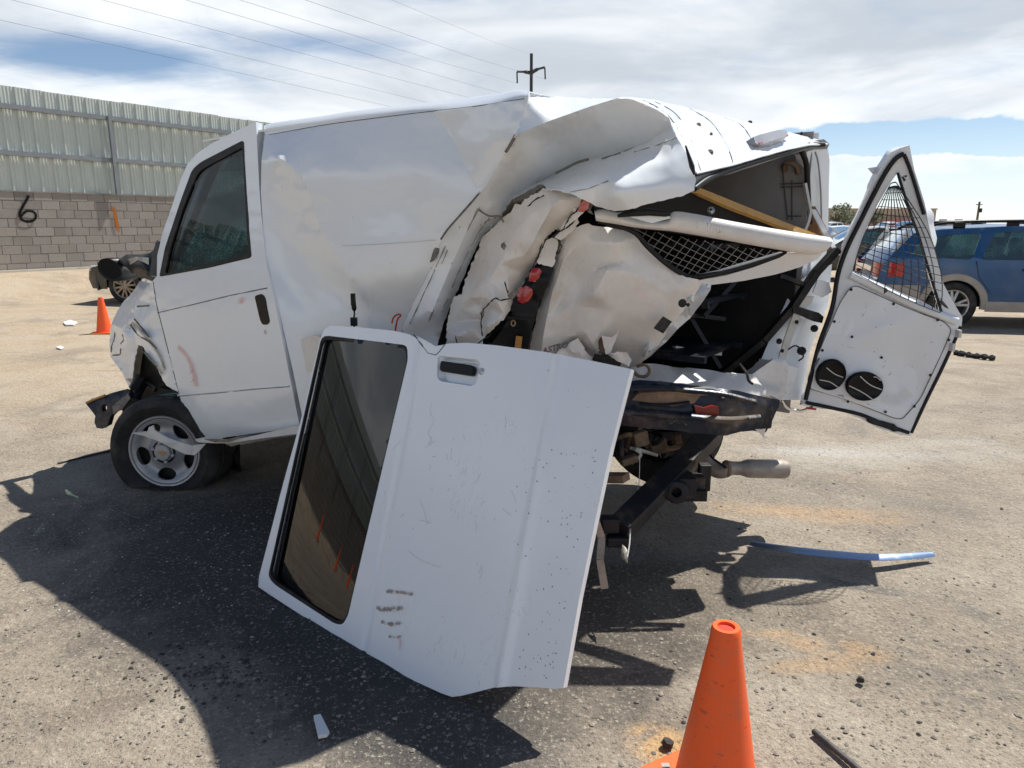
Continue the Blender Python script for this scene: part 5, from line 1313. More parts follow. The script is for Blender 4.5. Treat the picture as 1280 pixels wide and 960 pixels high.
def speaker(cxp, cyp, rx, ry, rot):
    mb = MB(); Yc = dY(cxp, cyp) - .040; c0 = at(cxp, cyp, Yc); f = Yc / FPX
    ax = Vector((math.cos(rot), -.1, -math.sin(rot))).normalized(); ay = Vector((math.sin(rot), -.08, math.cos(rot))).normalized(); nn = ax.cross(ay).normalized()
    if nn.y > 0: nn = -nn
    mb.lathe([(1, 0)], c0, nn, 3)
    mb = MB()
    prof = [(1.0, -.012), (1.0, .004), (.95, .008), (.90, .004), (.55, -.004), (.2, -.006), (.001, -.006)]
    rows_ = [[c0 + (ax * rx * math.cos(a) + ay * ry * math.sin(a)) * f * r_ + nn * h for a in np.linspace(0, 2 * math.pi, 29)] for r_, h in prof]
    mb.grid(rows_); s_ = sub(mb.build('speaker_cutout', M['plastic'], van, smooth=50), trim)
    return s_, c0, ax * f, ay * f, nn
for (cxp, cyp, rx, ry, rot, lines) in ((1038.5, 468.5, 18.5, 20.5, .1, ((((-8, 9), (4, 2), (15, -1))), ((-13, -8), (0, -9), (12, -15)))), (1080.5, 483, 23, 19, .2, (((-10, 12), (5, 4), (21, 1)), ((-19, -3), (0, -8), (17, -15)), ((6, 15), (11, 15), (16, 12))))):
    s_, c0, ax, ay, nn = speaker(cxp, cyp, rx, ry, rot)
    for ln in lines:
        mb = MB(); mb.tube(spline([c0 + ax * a + ay * b + nn * .006 for a, b in ln], 4), .0026, 5); sub(mb.build('cone_rib', M['plastic_trim'], van), trim)
dsheet('handle_slot', [(1023, 447), (1025, 448), (1014, 468), (1011, 467)], M['badge'], .016, th=.006, step=5)
# sill rail under the window with its wrinkled white edge
def tubeon(name, pts, r_, mt, par, lift=.0, n=7, m=4):
    mb = MB(); mb.tube(spline(pix_line([(p[0], p[1], Y_(dY(p[0], p[1]) - lift)) for p in pts], None), m), r_, n); return sub(mb.build(name, mt, van, smooth=70), par)
tubeon('sill_rail', [(1063, 344), (1085, 354), (1110, 366), (1140, 380), (1170, 392), (1196, 402)], .020, M['inner_white'], rdoor, .004)
tubeon('door_seal', [(1007, 500), (1014, 470), (1024, 430), (1040, 385), (1047, 345), (1058, 312), (1076, 275), (1092, 243), (1108, 214), (1120, 198), (1130, 192)], .011, M['seal'], rdoor, .008, 8)
tubeon('door_seal', [(1130, 193), (1137, 210), (1146, 238), (1155, 268)], .008, M['seal'], rdoor, .006)
tubeon('door_seal', [(1007, 503), (1040, 510), (1075, 518), (1105, 530), (1136, 541)], .009, M['seal'], rdoor, .004)
tubeon('door_seal', [(1201, 408), (1180, 455), (1158, 500), (1139, 541)], .008, M['seal'], rdoor, .0)
tubeon('window_seal', [(1122, 216), (1136, 261), (1148, 294), (1155, 318), (1164, 348), (1177, 391)], .006, M['black_rubber'], rdoor, .004)
dsheet('rusty_edge', [(1078, 519), (1105, 527), (1118, 530), (1128, 540), (1112, 537), (1090, 530)], M['black_rubber'], .014, th=.01, cr=(.008, 12, True))
for q_ in ((1198, 417), (1190, 434)):
    mb = MB(); mb.box(at(q_[0], q_[1], 3.22), .012, .03, .035); sub(mb.build('edge_latch', M['plastic_trim'], van), rdoor)
mb = MB(); mb.tube(spline(pix_line([(978, 501, Y_(3.38)), (985, 510, Y_(3.37)), (1000, 514, Y_(3.36)), (1010, 511, Y_(3.36)), (1016, 509, Y_(3.36))], None), 4), .008, 6); sub(mb.build('door_stay', M['chrome'], van), rdoor)
mb = MB(); mb.tube(pix_line([(1008, 510, Y_(3.35)), (1020, 511.5, Y_(3.35))], None), .006, 6); sub(mb.build('side_marker', M['lens_red'], van), rdoor)
# bowed wire grille over the window
Lc = spline([(1113, 230, 3.345), (1098, 258, 3.37), (1080, 295, 3.39), (1072, 318, 3.40), (1066, 339, 3.40)], 6)
Rc = spline([(1120, 228, 3.33), (1137, 252, 3.28), (1160, 290, 3.22), (1174, 330, 3.19), (1178, 362, 3.20), (1175, 391, 3.24)], 6)
def along(c_, q):
    x_ = q * (len(c_) - 1); i = min(int(x_), len(c_) - 2); return c_[i].lerp(c_[i + 1], x_ - i)
for (hx, hy, hY, r_, mt_) in ((790, 552, 3.15, .012, 'rust'), (815, 546, 3.2, .010, 'black_rubber'), (835, 556, 3.3, .014, 'frame_metal'), (800, 566, 3.1, .008, 'plastic_trim'), (775, 560, 3.05, .012, 'frame_metal'), (860, 552, 3.35, .010, 'rust')):
    rh = random.Random(hx); mb = MB(); mb.tube(spline([at(hx + rh.uniform(-30, 30) * q_, hy + rh.uniform(-10, 14), hY + rh.uniform(-.1, .1)) for q_ in (-1, -.4, .2, .8, 1.2)], 5), r_, 7); mb.build('underbody_hose', M[mt_], van, smooth=60)
for (hx, hy, hY) in ((800, 548, 3.12), (822, 558, 3.2), (846, 548, 3.28), (786, 575, 3.0)):
    mb = MB(); rh = random.Random(hx); mb.box(at(hx, hy, hY), rh.uniform(.03, .09), .04, rh.uniform(.03, .07), (Vector((.9, .3, .2)).normalized(), Vector((-.3, .9, 0)).normalized(), Vector((-.2, 0, .95)).normalized())); mb.build('underbody_bracket', M['rust'], van, bev=.006)
gm_ = MB()
def gpt(a, b):
    p_ = along(Lc, b).lerp(along(Rc, b), a)
    px, py, Y = p_.x, p_.y + 4 * math.sin(a * math.pi) * (b - .2), p_.z - .05 * math.sin(a * math.pi) * math.sin(min(b, 1) * math.pi * .9)
    return at(px, py, Y)
for k in range(12):
    gm_.tube([gpt(k / 11, b) for b in np.linspace(.0 if k in (0, 11) else .05, 1, 14)], .0021, 4, cap=False)
for k in range(17):
    gm_.tube([gpt(a, k / 16) for a in np.linspace(0, 1, 12)], .0021 if k else .0035, 4, cap=False)
sub(gm_.build('grille', M['wire'], van, kind='stuff'), rdoor)
for pts in (((1131, 226), (1128, 221), (1133, 220)), ((1176, 376), (1183, 384), (1186, 386)), ((1107, 360), (1106, 366), (1109, 362))):
    mb = MB(); mb.tube([at(q[0], q[1], 3.27) for q in pts], .006, 5); sub(mb.build('grille_clip', M['wire'], van), rdoor)

# ------------------------------------------------------------------ underside at the rear
def beam_px(name, a, b, w, h, mt, up=(0, -1, .3), bev=.004, par=van):
    mb = MB(); mb.beam(at(*a), at(*b), w, h, up); return mb.build(name, mt, par, bev=bev)
rail_ = beam_px('frame_rail', (893, 540, 3.25), (772, 664, 2.62), .085, .10, M['frame_metal'], (-.3, -.7, .55))
beam_px('frame_rail', (640, 552, 3.6), (880, 545, 3.5), .05, .07, M['frame_metal'], (0, 0, 1))
mb = MB(); mb.box(at(850, 606, 2.92), .12, .10, .09); mb.box(at(868, 608, 2.95), .07, .08, .11); mb.lathe([(.05, -.05), (.05, .05), (.02, .055), (.02, -.02)], at(845, 612, 2.88), (-.2, -1, .1), 14); o = mb.build('tow_bracket', M['frame_metal'], van, bev=.006)
mb = MB(); mb.box(at(880, 596, 3.0), .05, .05, .12); mb.box(at(868, 618, 2.92), .10, .05, .05); mb.build('bracket_arm', M['black_rubber'], van, bev=.005)
mb = MB(); Q = [at(745, 652, 2.56), at(752, 672, 2.55), at(750, 700, 2.47), at(756, 736, 2.42)]
for i, (a, b) in enumerate(zip(Q, Q[1:])): mb.beam(a, b, .028, .006, (0, -1, .2))
mb.build('hanging_strap', M['beige_metal'], van)
mb = MB(); mb.box(at(762, 655, 2.62), .07, .06, .06); mb.box(at(772, 676, 2.60), .09, .05, .04); mb.build('crushed_mount', M['frame_metal'], van, bev=.008)
mb = MB(); mb.tube(spline([at(788, 660, 2.60), at(787, 680, 2.55), at(783, 700, 2.5), at(780, 690, 2.5)], 3), .003, 4); mb.tube(spline([at(800, 560, 2.9), at(799, 600, 2.85), at(797, 616, 2.82)], 3), .0018, 4); mb.build('hanging_wire', M['plastic_trim'], van)
tab([(778, 680, Y_(2.56)), (784, 688, Y_(2.54)), (784, 704, Y_(2.48)), (776, 696, Y_(2.52))], Y_(2.54), M['tornmetal'], 'torn_tab', .004, 141)
# exhaust pipe and muffler
ex = empty if False else None
mb = MB(); mb.tube(spline([at(862, 556, 3.5), at(878, 570, 3.44), at(888, 583, 3.40), at(900, 589, 3.37), at(912, 585, 3.36)], 5), .038, 12); pipe = mb.build('exhaust_pipe', M['exhaust'], van, smooth=60)
a, b = at(905, 585, 3.365), at(984, 586.5, 3.40); ax = (b - a).normalized(); L = (b - a).length
mb = MB(); mb.lathe([(.001, 0), (.036, .0), (.036, .035), (.034, .05), (.034, .085), (.045, .12), (.047, .14), (.047, L - .02), (.042, L - .004), (.03, L), (.001, L)], a, ax, 18); mb.build('muffler', M['exhaust'], van, smooth=50)
mb = MB(); mb.tube(spline([at(884, 562, 3.4), at(890, 572, 3.35), at(901, 580, 3.32), at(908, 585, 3.30)], 4), .006, 6); mb.build('exhaust_hanger', M['frame_metal'], van)
mb = MB(); mb.lathe([(.037, -.012), (.043, -.006), (.043, .006), (.037, .012)], at(908, 586, 3.365), ax, 14); mb.build('pipe_clamp', M['rust'], van)
# axle, springs, tank: dark shapes under the floor
mb = MB(); mb.tube([V(1.15, .1, .36), V(1.15, 1.6, .36)], .06, 10); mb.lathe([(.001, -.14), (.1, -.12), (.15, 0), (.1, .12), (.001, .14)], V(1.15, .85, .36), VV.to_3d(), 14); mb.build('rear_axle', M['frame_metal'], van, smooth=50)
for t_ in (.3, 1.4):
    mb = MB(); mb.beam(V(.55, t_, .5), V(1.15, t_, .40), .06, .03); mb.beam(V(1.15, t_, .40), V(1.75, t_, .52), .06, .03); mb.build('leaf_spring', M['rust'], van)
mb = MB(); mb.box(V(.2, .9, .50), .9, .8, .24, (VU.to_3d(), VV.to_3d(), Vector((0, 0, 1)))); mb.build('fuel_tank', M['inner_dark'], van, bev=.05)
mb = MB(); mb.tube(spline([at(800, 540, 3.25), at(812, 556, 3.2), at(840, 560, 3.3), at(870, 548, 3.3)], 4), .015, 6); mb.build('drive_bits', M['rust'], van, smooth=50)

def tyre_mesh(c, axis, r, w, rim_r, mt, par, flat=0.0, name='tyre', groove=True, up=Vector((0, 0, 1)), seg=48):
    """lathe with grooves; flat = ground clipping of a deflated tyre"""
    axis = Vector(axis).normalized(); c = Vector(c)
    pr = [(rim_r * .96, -w * .36), (rim_r * 1.05, -w * .44), ((rim_r + r) / 2, -w * .52), (r * .95, -w * .48), (r * .99, -w * .38)]
    if groove:
        for q in (-.24, -.08, .08, .24): pr += [(r, (q - .06) * w), (r, (q + .05) * w), (r * .975, (q + .055) * w), (r * .975, (q + .095) * w)]
    pr += [(r * .99, w * .40), (r * .95, w * .48), ((rim_r + r) / 2, w * .52), (rim_r * 1.05, w * .44), (rim_r * .96, w * .36)]
    mb = MB(); mb.lathe(pr, c, axis, seg, (0, 0, 1))
    if flat:
        for i, v in enumerate(mb.v):
            lim = .012
            if v.z < lim:
                dz_ = lim - v.z; v.z = lim + .002 * noise.noise(v * 9); h = v - c; ha = h.dot(axis); v += axis * (ha / w) * dz_ * flat
                rad = h - axis * ha; rad.z = 0
                v += rad.normalized() * dz_ * .25 if rad.length > 1e-4 else Vector((0, 0, 0))
    o = mb.build(name, mt, par, smooth=45)
    return o
# right rear wheel, just its edge shows; the left one is under the wreck
def hidden_wheel(s, t_, z_):
    root = tyre_mesh(V(s, t_, z_), VV.to_3d(), .33, .22, .2, M['tyre'], van, 0, 'wheel')
    mb = MB(); mb.lathe([(.20, .06), (.19, .02), (.10, .05), (.05, .08), (.001, .08)], V(s, t_, z_), VV.to_3d() * (1 if t_ > .8 else -1), 24); mb.build('rim', M['rim'], root, smooth=40)
hidden_wheel(1.36, 1.5, .40); hidden_wheel(1.15, .18, .33); hidden_wheel(-1.1, 1.55, .33)

# ------------------------------------------------------------------ front end
WC = at(208, 563, 4.0); WA = Vector((-.05, -1, .03)).normalized()
fw = empty('front_wheel', WC); fw.parent = van; fw.location = WC - WL[van.name]; WL[fw.name] = WC
tyre_mesh(WC - WA * .10, WA, .325, .30, .215, M['tyre'], fw, .35, 'tyre')
R_ = .213
ref = WA.orthogonal().normalized()
upv = (Vector((0, 0, 1)) - WA * WA.z).normalized(); sdv = WA.cross(upv).normalized()
# dished rim: outer lip ring, dish and face with five oval holes
mb = MB(); mb.lathe([(R_ * .93, -.10), (R_ * .96, .0), (R_, .018), (R_ * .985, .028), (R_ * .94, .026), (R_ * .90, .012)], WC, WA, 48); mb.build('rim_lip', M['rim'], fw, smooth=40)
face_out = [(math.cos(a) * .905, math.sin(a) * .905) for a in np.linspace(0, 2 * math.pi, 57)[:-1]]
holes_ = []
for k in range(5):
    a = R(-90 + 72 * k + 4); c_ = (math.cos(a) * .66, math.sin(a) * .66)
    hl_ = []
    for q in np.linspace(0, 2 * math.pi, 21)[:-1]:
        lx, ly = .165 * math.cos(q), .255 * math.sin(q) * (1 + .18 * math.cos(q))
        hl_.append((c_[0] + lx * math.cos(a) - ly * math.sin(a), c_[1] + lx * math.sin(a) + ly * math.cos(a)))
    holes_.append(hl_)
def rim_map(u_, v_):
    r_ = math.hypot(u_, v_)
    h = .010 - .030 * sstep((.9 - r_) / .25) + .040 * sstep((.55 - r_) / .30)
    return WC + (sdv * u_ + upv * v_) * R_ + WA * h
o = plate('rim_face', face_out, holes_, rim_map, M['rim'], fw, .075, .012, sharp=40, estep=.06, flip=False)
mb = MB(); mb.disc(WC - WA * .05, WA, R_ * .92, 32); mb.build('brake_backing', M['inner_dark'], fw)
mb = MB(); mb.lathe([(.070, .018), (.068, .030), (.060, .034), (.054, .030), (.001, .033)], WC, WA, 32); mb.build('hub_ring', M['plastic'], fw, smooth=40)
mb = MB(); mb.lathe([(.050, .028), (.049, .044), (.044, .050), (.001, .052)], WC, WA, 28); mb.build('hub_cap', M['rim'], fw, smooth=40)
for k in range(6):
    a = k * 1.047 + .3; mb = MB(); mb.lathe([(.011, .02), (.011, .045), (.006, .048), (.001, .048)], WC + (sdv * math.cos(a) + upv * math.sin(a)) * .059, WA, 8); mb.build('lug_nut', M['rim'], fw)
mb = MB(); c_ = WC + WA * .0525
mb.prism([c_ + sdv * a + upv * b for a, b in ((-.026, -.006), (-.010, -.008), (-.012, -.013), (.008, -.011), (.010, -.006), (.026, -.002), (.022, .007), (.009, .006), (.011, .011), (-.009, .010), (-.010, .005), (-.022, .004))], WA * .002); mb.build('hub_emblem', M['gold'], fw)
# loose strip of pale trim hanging over the wheel
st_ = [(165, 542, Y_(3.84)), (184, 540, Y_(3.80)), (186, 534, Y_(3.80)), (191, 532, Y_(3.80)), (193, 538, Y_(3.80)), (205, 545, Y_(3.78)), (225, 553, Y_(3.76)), (240, 557, Y_(3.76)), (248, 556, Y_(3.76)), (257, 555, Y_(3.77)), (250, 563, Y_(3.76)), (243, 569, Y_(3.75)), (232, 568, Y_(3.75)), (215, 560, Y_(3.77)), (197, 551, Y_(3.79)), (180, 545, Y_(3.82))]
bar('loose_trim', st_, M['plastic_trim'], van, th=.012, cr=None, jag=0, sd=151, extra=[(210, 552, Y_(3.755)), (235, 562, Y_(3.74))])

# front left door
pitch = .0
fd = [(190, 352), (196, 345), (196.5, 320), (203, 292), (215, 258), (226, 224), (235, 204), (246, 192), (265, 179), (290, 166), (320, 152.5), (321, 172), (324, 230), (328, 285), (333, 330), (343, 375), (354, 430), (366, 490), (375, 534), (330, 540), (280, 547), (247, 551), (236, 528), (226, 500), (215, 455), (204, 412), (196, 380)]
fdc = [(190, 352, T(-.05)), (246, 192, T(.07)), (320, 152.5, T(.06)), (226, 224, T(.05)), (203, 292, T(-.01)), (324, 230, T(.02)), (328, 285, T(-.015)), (333, 330, T(-.04)), (343, 375, T(-.055)), (354, 430, T(-.06)), (366, 490, T(-.045)), (375, 534, T(.01)), (330, 540, T(.01)), (247, 551, T(.01)), (236, 528, T(-.02)), (226, 500, T(-.04)), (215, 455, T(-.055)), (204, 412, T(-.06)), (196, 380, T(-.055)), (260, 345, T(-.045)), (265, 400, T(-.06)), (280, 450, T(-.062)), (290, 500, T(-.045)), (300, 520, T(-.03)), (315, 430, T(-.06))]
win = round_poly([(199, 346), (206, 310), (226, 250), (240, 212), (250, 203), (304, 175), (307, 225), (314, 322), (260, 335)], [3, 6, 10, 10, 8, 4, 6, 4, 6])
fdoor = sheet('front_door', fd, fdc, M['van_white'], van, step=6, holes=[win], smooth_it=3, thick=.035, seed=161, sharp=40, crumple=(.001, 4, False))
def fsub(name, pts, t_add, mt, th=.004, holes=(), par=fdoor, rad=0, step=7, cr=None):
    pts_ = round_poly(pts, rad) if rad else pts
    A = np.array(pts_, float)
    w_ = lin_interp([(p[0], p[1]) for p in fdc], [1 / kof(p[0], p[1], p[2]) for p in fdc], A)
    ct = [(float(x_), float(y_), Y_((1 / w__) * ray(x_, y_).y - t_add)) for (x_, y_), w__ in zip(A, w_)]
    return sub(sheet(name, [tuple(p) for p in A], ct, mt, van, step=step, thick=th, holes=holes, crumple=cr, sharp=40), par)
winin = round_poly([(206, 342), (212, 312), (231, 254), (246, 218), (253, 211), (303, 184), (305, 228), (310, 316), (262, 329)], [3, 6, 8, 8, 8, 4, 6, 4, 6])
fsub('window_seal', win, .004, M['black_rubber'], .03, holes=[winin])
pane = fsub('window_pane', winin, -.012, M['glass_dark'], 0)
fsub('door_handle', [(318, 370), (327, 367), (331, 372), (337, 402), (334, 406), (328, 406), (325, 400)], .006, M['plastic'], .012, rad=3, step=4)
def ftube(name, pts, r_, mt, lift=.0, par=fdoor):
    A = np.array(pts, float); w_ = lin_interp([(p[0], p[1]) for p in fdc], [1 / kof(p[0], p[1], p[2]) for p in fdc], A)
    mb = MB(); mb.tube([at(x_, y_, (1 / w__) * ray(x_, y_).y - lift) for (x_, y_), w__ in zip(A, w_)], r_, 5); return sub(mb.build(name, mt, van, smooth=70), par)
ftube('door_crease', [(197, 391), (240, 381), (285, 370), (334, 360)], .0028, M['badge'])
ftube('door_crease', [(222, 494), (270, 490), (320, 485), (362, 482)], .0035, M['van_white'], .002); ftube('door_crease', [(222, 495.5), (270, 491.5), (320, 486.5), (362, 483.5)], .0018, M['badge'])
ftube('door_gap', [(192, 352), (197, 385), (206, 420), (216, 460), (227, 503), (238, 532), (248, 552)], .004, M['black_rubber'], -.004)
mb = MB(); q = at(334, 415, 3.44); mb.lathe([(.011, 0), (.011, .006), (.008, .008), (.001, .008)], at(333, 415, 3.46), (-.5, -.8, 0), 14); sub(mb.build('lock', M['steel'], van, smooth=40), fdoor)
nD = (-VV).to_3d()
def fline(pts, lift=.004):
    A = np.array(pts, float); w_ = lin_interp([(p[0], p[1]) for p in fdc], [1 / kof(p[0], p[1], p[2]) for p in fdc], A)
    return [at(x_, y_, (1 / w__) * ray(x_, y_).y - lift) for (x_, y_), w__ in zip(A, w_)]
sub(ribbon('paint_smear', spline(fline([(222, 432), (233, 444), (240, 458), (244, 472), (246, 484)]), 4), [.05] * 8 + [.075] * 9, M['spray_pink'], van, nD, .006, n=7), fdoor)
sub(ribbon('paint_smear', fline([(296, 379), (302, 376), (309, 372)]), .05, M['spray_pink'], van, nD, .006, n=7), fdoor)
sub(ribbon('scratch', fline([(236, 470), (242, 462), (244, 474), (239, 478), (246, 486)]), .008, M['scuff'], van, nD, .008, n=3), fdoor)
# bent sill strip under the door
bar('rocker_panel', [(244, 549, Y_(3.70)), (262, 548, Y_(3.66)), (280, 552, Y_(3.62)), (320, 544, Y_(3.52)), (366, 533, Y_(3.38)), (420, 528, Y_(3.2)), (420, 538, Y_(3.2)), (366, 543, Y_(3.37)), (320, 549, Y_(3.51)), (285, 554, Y_(3.6)), (270, 554, Y_(3.64)), (248, 553, Y_(3.69))], M['plastic_trim'], van, th=.05, sd=163)
bar('rocker_dent', [(255, 549, Y_(3.66)), (284, 549, Y_(3.59)), (312, 543, Y_(3.52)), (285, 553, Y_(3.585)), (268, 553, Y_(3.63))], M['tornmetal'], van, th=.006, sd=164)

# crumpled fender and nose
fen_out = [(190, 352), (196, 380), (204, 412), (215, 455), (226, 500), (224, 490), (208, 482), (200, 468), (193, 452), (184, 441), (178, 433), (173, 431), (171, 440), (168, 455), (166, 475), (163, 487), (158, 478), (150, 461), (142, 450), (137, 444), (136.5, 430), (137, 415), (140, 405), (144, 394), (150, 384), (158, 374), (166, 366), (171, 360), (174, 352), (180, 348)]
fen_ctrl = [(190, 352, T(-.045)), (196, 380, T(-.05)), (204, 412, T(-.055)), (215, 455, T(-.05)), (226, 500, T(-.035)), (208, 482, T(-.05)), (193, 452, T(-.07)), (178, 433, T(-.05)), (171, 440, T(.0)), (166, 475, T(.04)), (163, 487, T(.05)), (150, 461, T(.02)), (137, 444, T(.04)), (136.5, 430, T(.03)), (140, 405, T(.05)), (150, 384, T(.08)), (166, 366, T(.10)), (174, 352, T(.10)), (180, 348, T(.02)),
            (170, 375, T(.0)), (169, 398, T(-.04)), (163, 410, T(.0)), (152, 412, T(-.03)), (150, 425, T(.03)), (158, 430, T(-.02)), (155, 448, T(.03)), (182, 400, T(-.055)), (190, 425, T(-.07)), (186, 415, T(-.04)), (200, 445, T(-.06)), (178, 415, T(-.07)), (205, 470, T(-.04)), (162, 424, T(-.035)), (172, 425, T(-.03))]
fender = sheet('front_fender', fen_out, fen_ctrl, M['van_white'], van, step=3, smooth_it=1, creases=[[(170, 375), (169, 398), (163, 410)], [(178, 415), (190, 425), (200, 445)]], crumple=(.008, 9, True), jag=.25, thick=.006, seed=171, sharp=26)
def fnline(pts, lift=.006):
    A = np.array(pts, float); w_ = lin_interp([(p[0], p[1]) for p in fen_ctrl], [1 / kof(p[0], p[1], p[2]) for p in fen_ctrl], A)
    return [at(x_, y_, (1 / w__) * ray(x_, y_).y - lift) for (x_, y_), w__ in zip(A, w_)]
for pts in ([(168, 399), (176, 408), (186, 421)], [(163, 406), (172, 418), (186, 427), (196, 436)], [(144, 415), (143, 424), (140, 432), (139, 440)], [(153, 418), (155, 424), (151, 430)], [(180, 440), (188, 450), (196, 458)], [(141, 444), (150, 443), (151, 436)], [(172, 383), (187, 382)]):
    mb = MB(); mb.tube(spline(fnline(pts), 3), .005, 5); sub(mb.build('fold_crack', M['tornmetal'], van), fender)
for pts in ([(166, 402), (178, 414), (190, 428), (202, 446), (208, 464)], [(183, 439), (196, 455), (206, 470)]):
    sub(ribbon('scuff', spline(fnline(pts, .008), 3), .05, M['scuff'], van, nD, .008, n=5), fender)
bar('headlamp_housing', [(153, 424, Y_(4.62)), (166, 420, Y_(4.55)), (172, 432, Y_(4.48)), (168, 455, Y_(4.46)), (165, 480, Y_(4.44)), (158, 474, Y_(4.5)), (150, 458, Y_(4.6)), (152, 440, Y_(4.62))], M['beige_metal'], van, th=.04, sd=173)
# dark wheel arch liner
sheet('wheel_arch_liner', [(172, 430), (182, 436), (196, 455), (210, 480), (232, 505), (250, 552), (300, 552), (300, 600), (190, 600), (160, 560), (150, 500), (164, 485)], [(172, 430, Y_(4.55)), (196, 455, Y_(4.4)), (250, 552, Y_(4.2)), (300, 600, Y_(4.3)), (160, 560, Y_(4.7)), (164, 485, Y_(4.6)), (200, 520, Y_(4.62))], M['inner_dark'], van, step=10, thick=.01, crumple=(.02, 4, False), seed=175)
mb = MB()
mb.beam(at(166, 487, 4.42), at(176, 470, 4.45), .05, .05); mb.tube([at(168, 500, 4.4), at(180, 478, 4.5), at(196, 486, 4.5)], .03, 8); mb.build('suspension_arm', M['frame_metal'], van, bev=.006)
# torn front bumper bracket
bb_ = [(107, 504, Y_(4.46)), (116, 500, Y_(4.46)), (140, 491, Y_(4.42)), (160, 486, Y_(4.40)), (163, 490, Y_(4.38)), (158, 500, Y_(4.36)), (146, 512, Y_(4.36)), (138, 520, Y_(4.38)), (135, 531, Y_(4.38)), (128, 536, Y_(4.40)), (121, 535, Y_(4.42)), (118, 528, Y_(4.42)), (119, 520, Y_(4.42)), (114, 513, Y_(4.44))]
fb_ = sheet('front_bumper', [(p[0], p[1]) for p in bb_], list(bb_) + [(130, 505, Y_(4.40))], M['bumper'], van, step=4, holes=[[(130 + 3.3 * math.cos(a), 510 + 5 * math.sin(a)) for a in np.linspace(0, 6.28, 13)[:-1]]], thick=.03, seed=177, sharp=35, crumple=(.004, 9, False))
mb = MB(); mb.tube(pix_line([(108, 503.5, Y_(4.45)), (118, 499, Y_(4.45)), (131, 494, Y_(4.42))], None), .008, 5); sub(mb.build('amber_strip', M['yellow_trim'], van), fb_)
tab([(140, 508, Y_(4.34)), (150, 500, Y_(4.34)), (160, 490, Y_(4.34)), (163, 498, Y_(4.32)), (152, 512, Y_(4.32)), (142, 518, Y_(4.33))], Y_(4.33), M['tornmetal'], 'torn_tab', .005, 178)
# mirror: big black housing seen from behind with its arm
mp_ = at(144.5, 337, 4.55)
mb = MB(); rows_ = []
ax = Vector((.88, .30, -.25)).normalized(); ay = Vector((0.05, -.1, 1)).normalized(); nn = Vector((-.55, -.8, 0)).normalized()
for (r_, h) in ((.80, .03), (.97, .035), (1.0, .02), (1.0, -.03), (.9, -.09), (.6, -.14), (.05, -.16)):
    rows_.append([mp_ + (ax * .070 * math.cos(a) * r_ + ay * .072 * math.sin(a) * r_) + nn * h for a in np.linspace(0, 2 * math.pi, 29)])
mb.grid(rows_); mirror = mb.build('wing_mirror', M['plastic'], van, smooth=50)
mb = MB(); mb.grid([[mp_ + (ax * .070 * math.cos(a) * r_ + ay * .072 * math.sin(a) * r_) + nn * h for a in np.linspace(0, 2 * math.pi, 29)] for r_, h in ((.82, .029), (.5, .031), (.01, .032))]); sub(mb.build('mirror_glass', mat('mirror_dark', (.006, .007, .009), .15, **{'Specular IOR Level': .15})[0], van, smooth=70), mirror)
arm = [(146, 326, Y_(4.56)), (158, 318, Y_(4.50)), (176, 318, Y_(4.36)), (187, 316, Y_(4.25)), (196, 316, Y_(4.2)), (197, 345, Y_(4.12)), (188, 345, Y_(4.15)), (176, 345, Y_(4.26)), (165, 342, Y_(4.34)), (159, 334, Y_(4.42))]
sub(bar('mirror_arm', arm, M['plastic'], van, th=.05, cr=None, jag=0, sd=181, extra=[(175, 330, Y_(4.22))]), mirror)
sub(bar('arm_highlight', [(159, 324, Y_(4.40)), (170, 321, Y_(4.29)), (186, 322, Y_(4.19)), (186, 331, Y_(4.18)), (180, 328, Y_(4.22)), (172, 325, Y_(4.28)), (163, 331, Y_(4.36))], M['chrome'], van, th=.004, cr=None, jag=0, sd=182), mirror)
bar('sail_panel', [(187, 344, Y_(4.14)), (190, 318, Y_(4.2)), (196, 300, Y_(4.2)), (199, 302, Y_(4.17)), (197, 322, Y_(4.13)), (199, 346, Y_(4.06))], M['plastic'], van, th=.03, cr=None, jag=0, sd=183)

# the rest of the cab: nose, far fender, hood, windscreen, pillars
def Vp(s, t_, z_):            # cab pitched nose-down
    return V(s, t_, z_ + .10 * min(0, s))
mb = MB()
prof = [(-.62, 1.90), (-.70, 1.875)]
hood = [[Vp(s, .16 + .25 * max(0, -1.5 - s) + q * (1.44 - .25 * max(0, -1.5 - s)), z_ + .03 * math.sin(q * math.pi) + .012 * noise.noise(Vector((s * 5, q * 6, 1)))) for q in np.linspace(0, 1, 13)] for s, z_ in ((-1.35, 1.22), (-1.5, 1.17), (-1.7, 1.13), (-1.8, 1.08), (-1.88, 1.00), (-1.93, .86), (-1.94, .62), (-1.90, .50))]
mb.grid(hood); o = mb.build('hood', M['van_white'], van, smooth=40); solid(o, .01, 0)
mb = MB(); mb.grid([[Vp(s, 1.62 + .08 * math.sin((z_ - .4) * 1.6), z_) for s in np.linspace(-1.92, -1.3, 8)] for z_ in np.linspace(.42, 1.15, 7)]); o = mb.build('far_fender', M['van_white'], van, smooth=60); solid(o, .008, 0)
mb = MB(); mb.grid([[Vp(s, .22, z_) for s in np.linspace(-1.7, -1.3, 6)] for z_ in np.linspace(.95, 1.18, 3)]); o = mb.build('inner_fender', M['van_white'], van, smooth=60); solid(o, .008, 0)
mb = MB(); mb.box(Vp(-1.95, 1.0, .60), .10, 1.2, .20, (VU.to_3d(), VV.to_3d(), Vector((0, 0, 1)))); mb.build('front_bumper', M['bumper'], van, bev=.04)
ws = MB(); ws.grid([[Vp(-1.38 + .78 * q, .16 + .05 * q + r_ * (1.46 - .1 * q), 1.20 + .72 * q - .03 * math.sin(q * 3.14)) for r_ in np.linspace(0, 1, 9)] for q in np.linspace(0, 1, 7)])
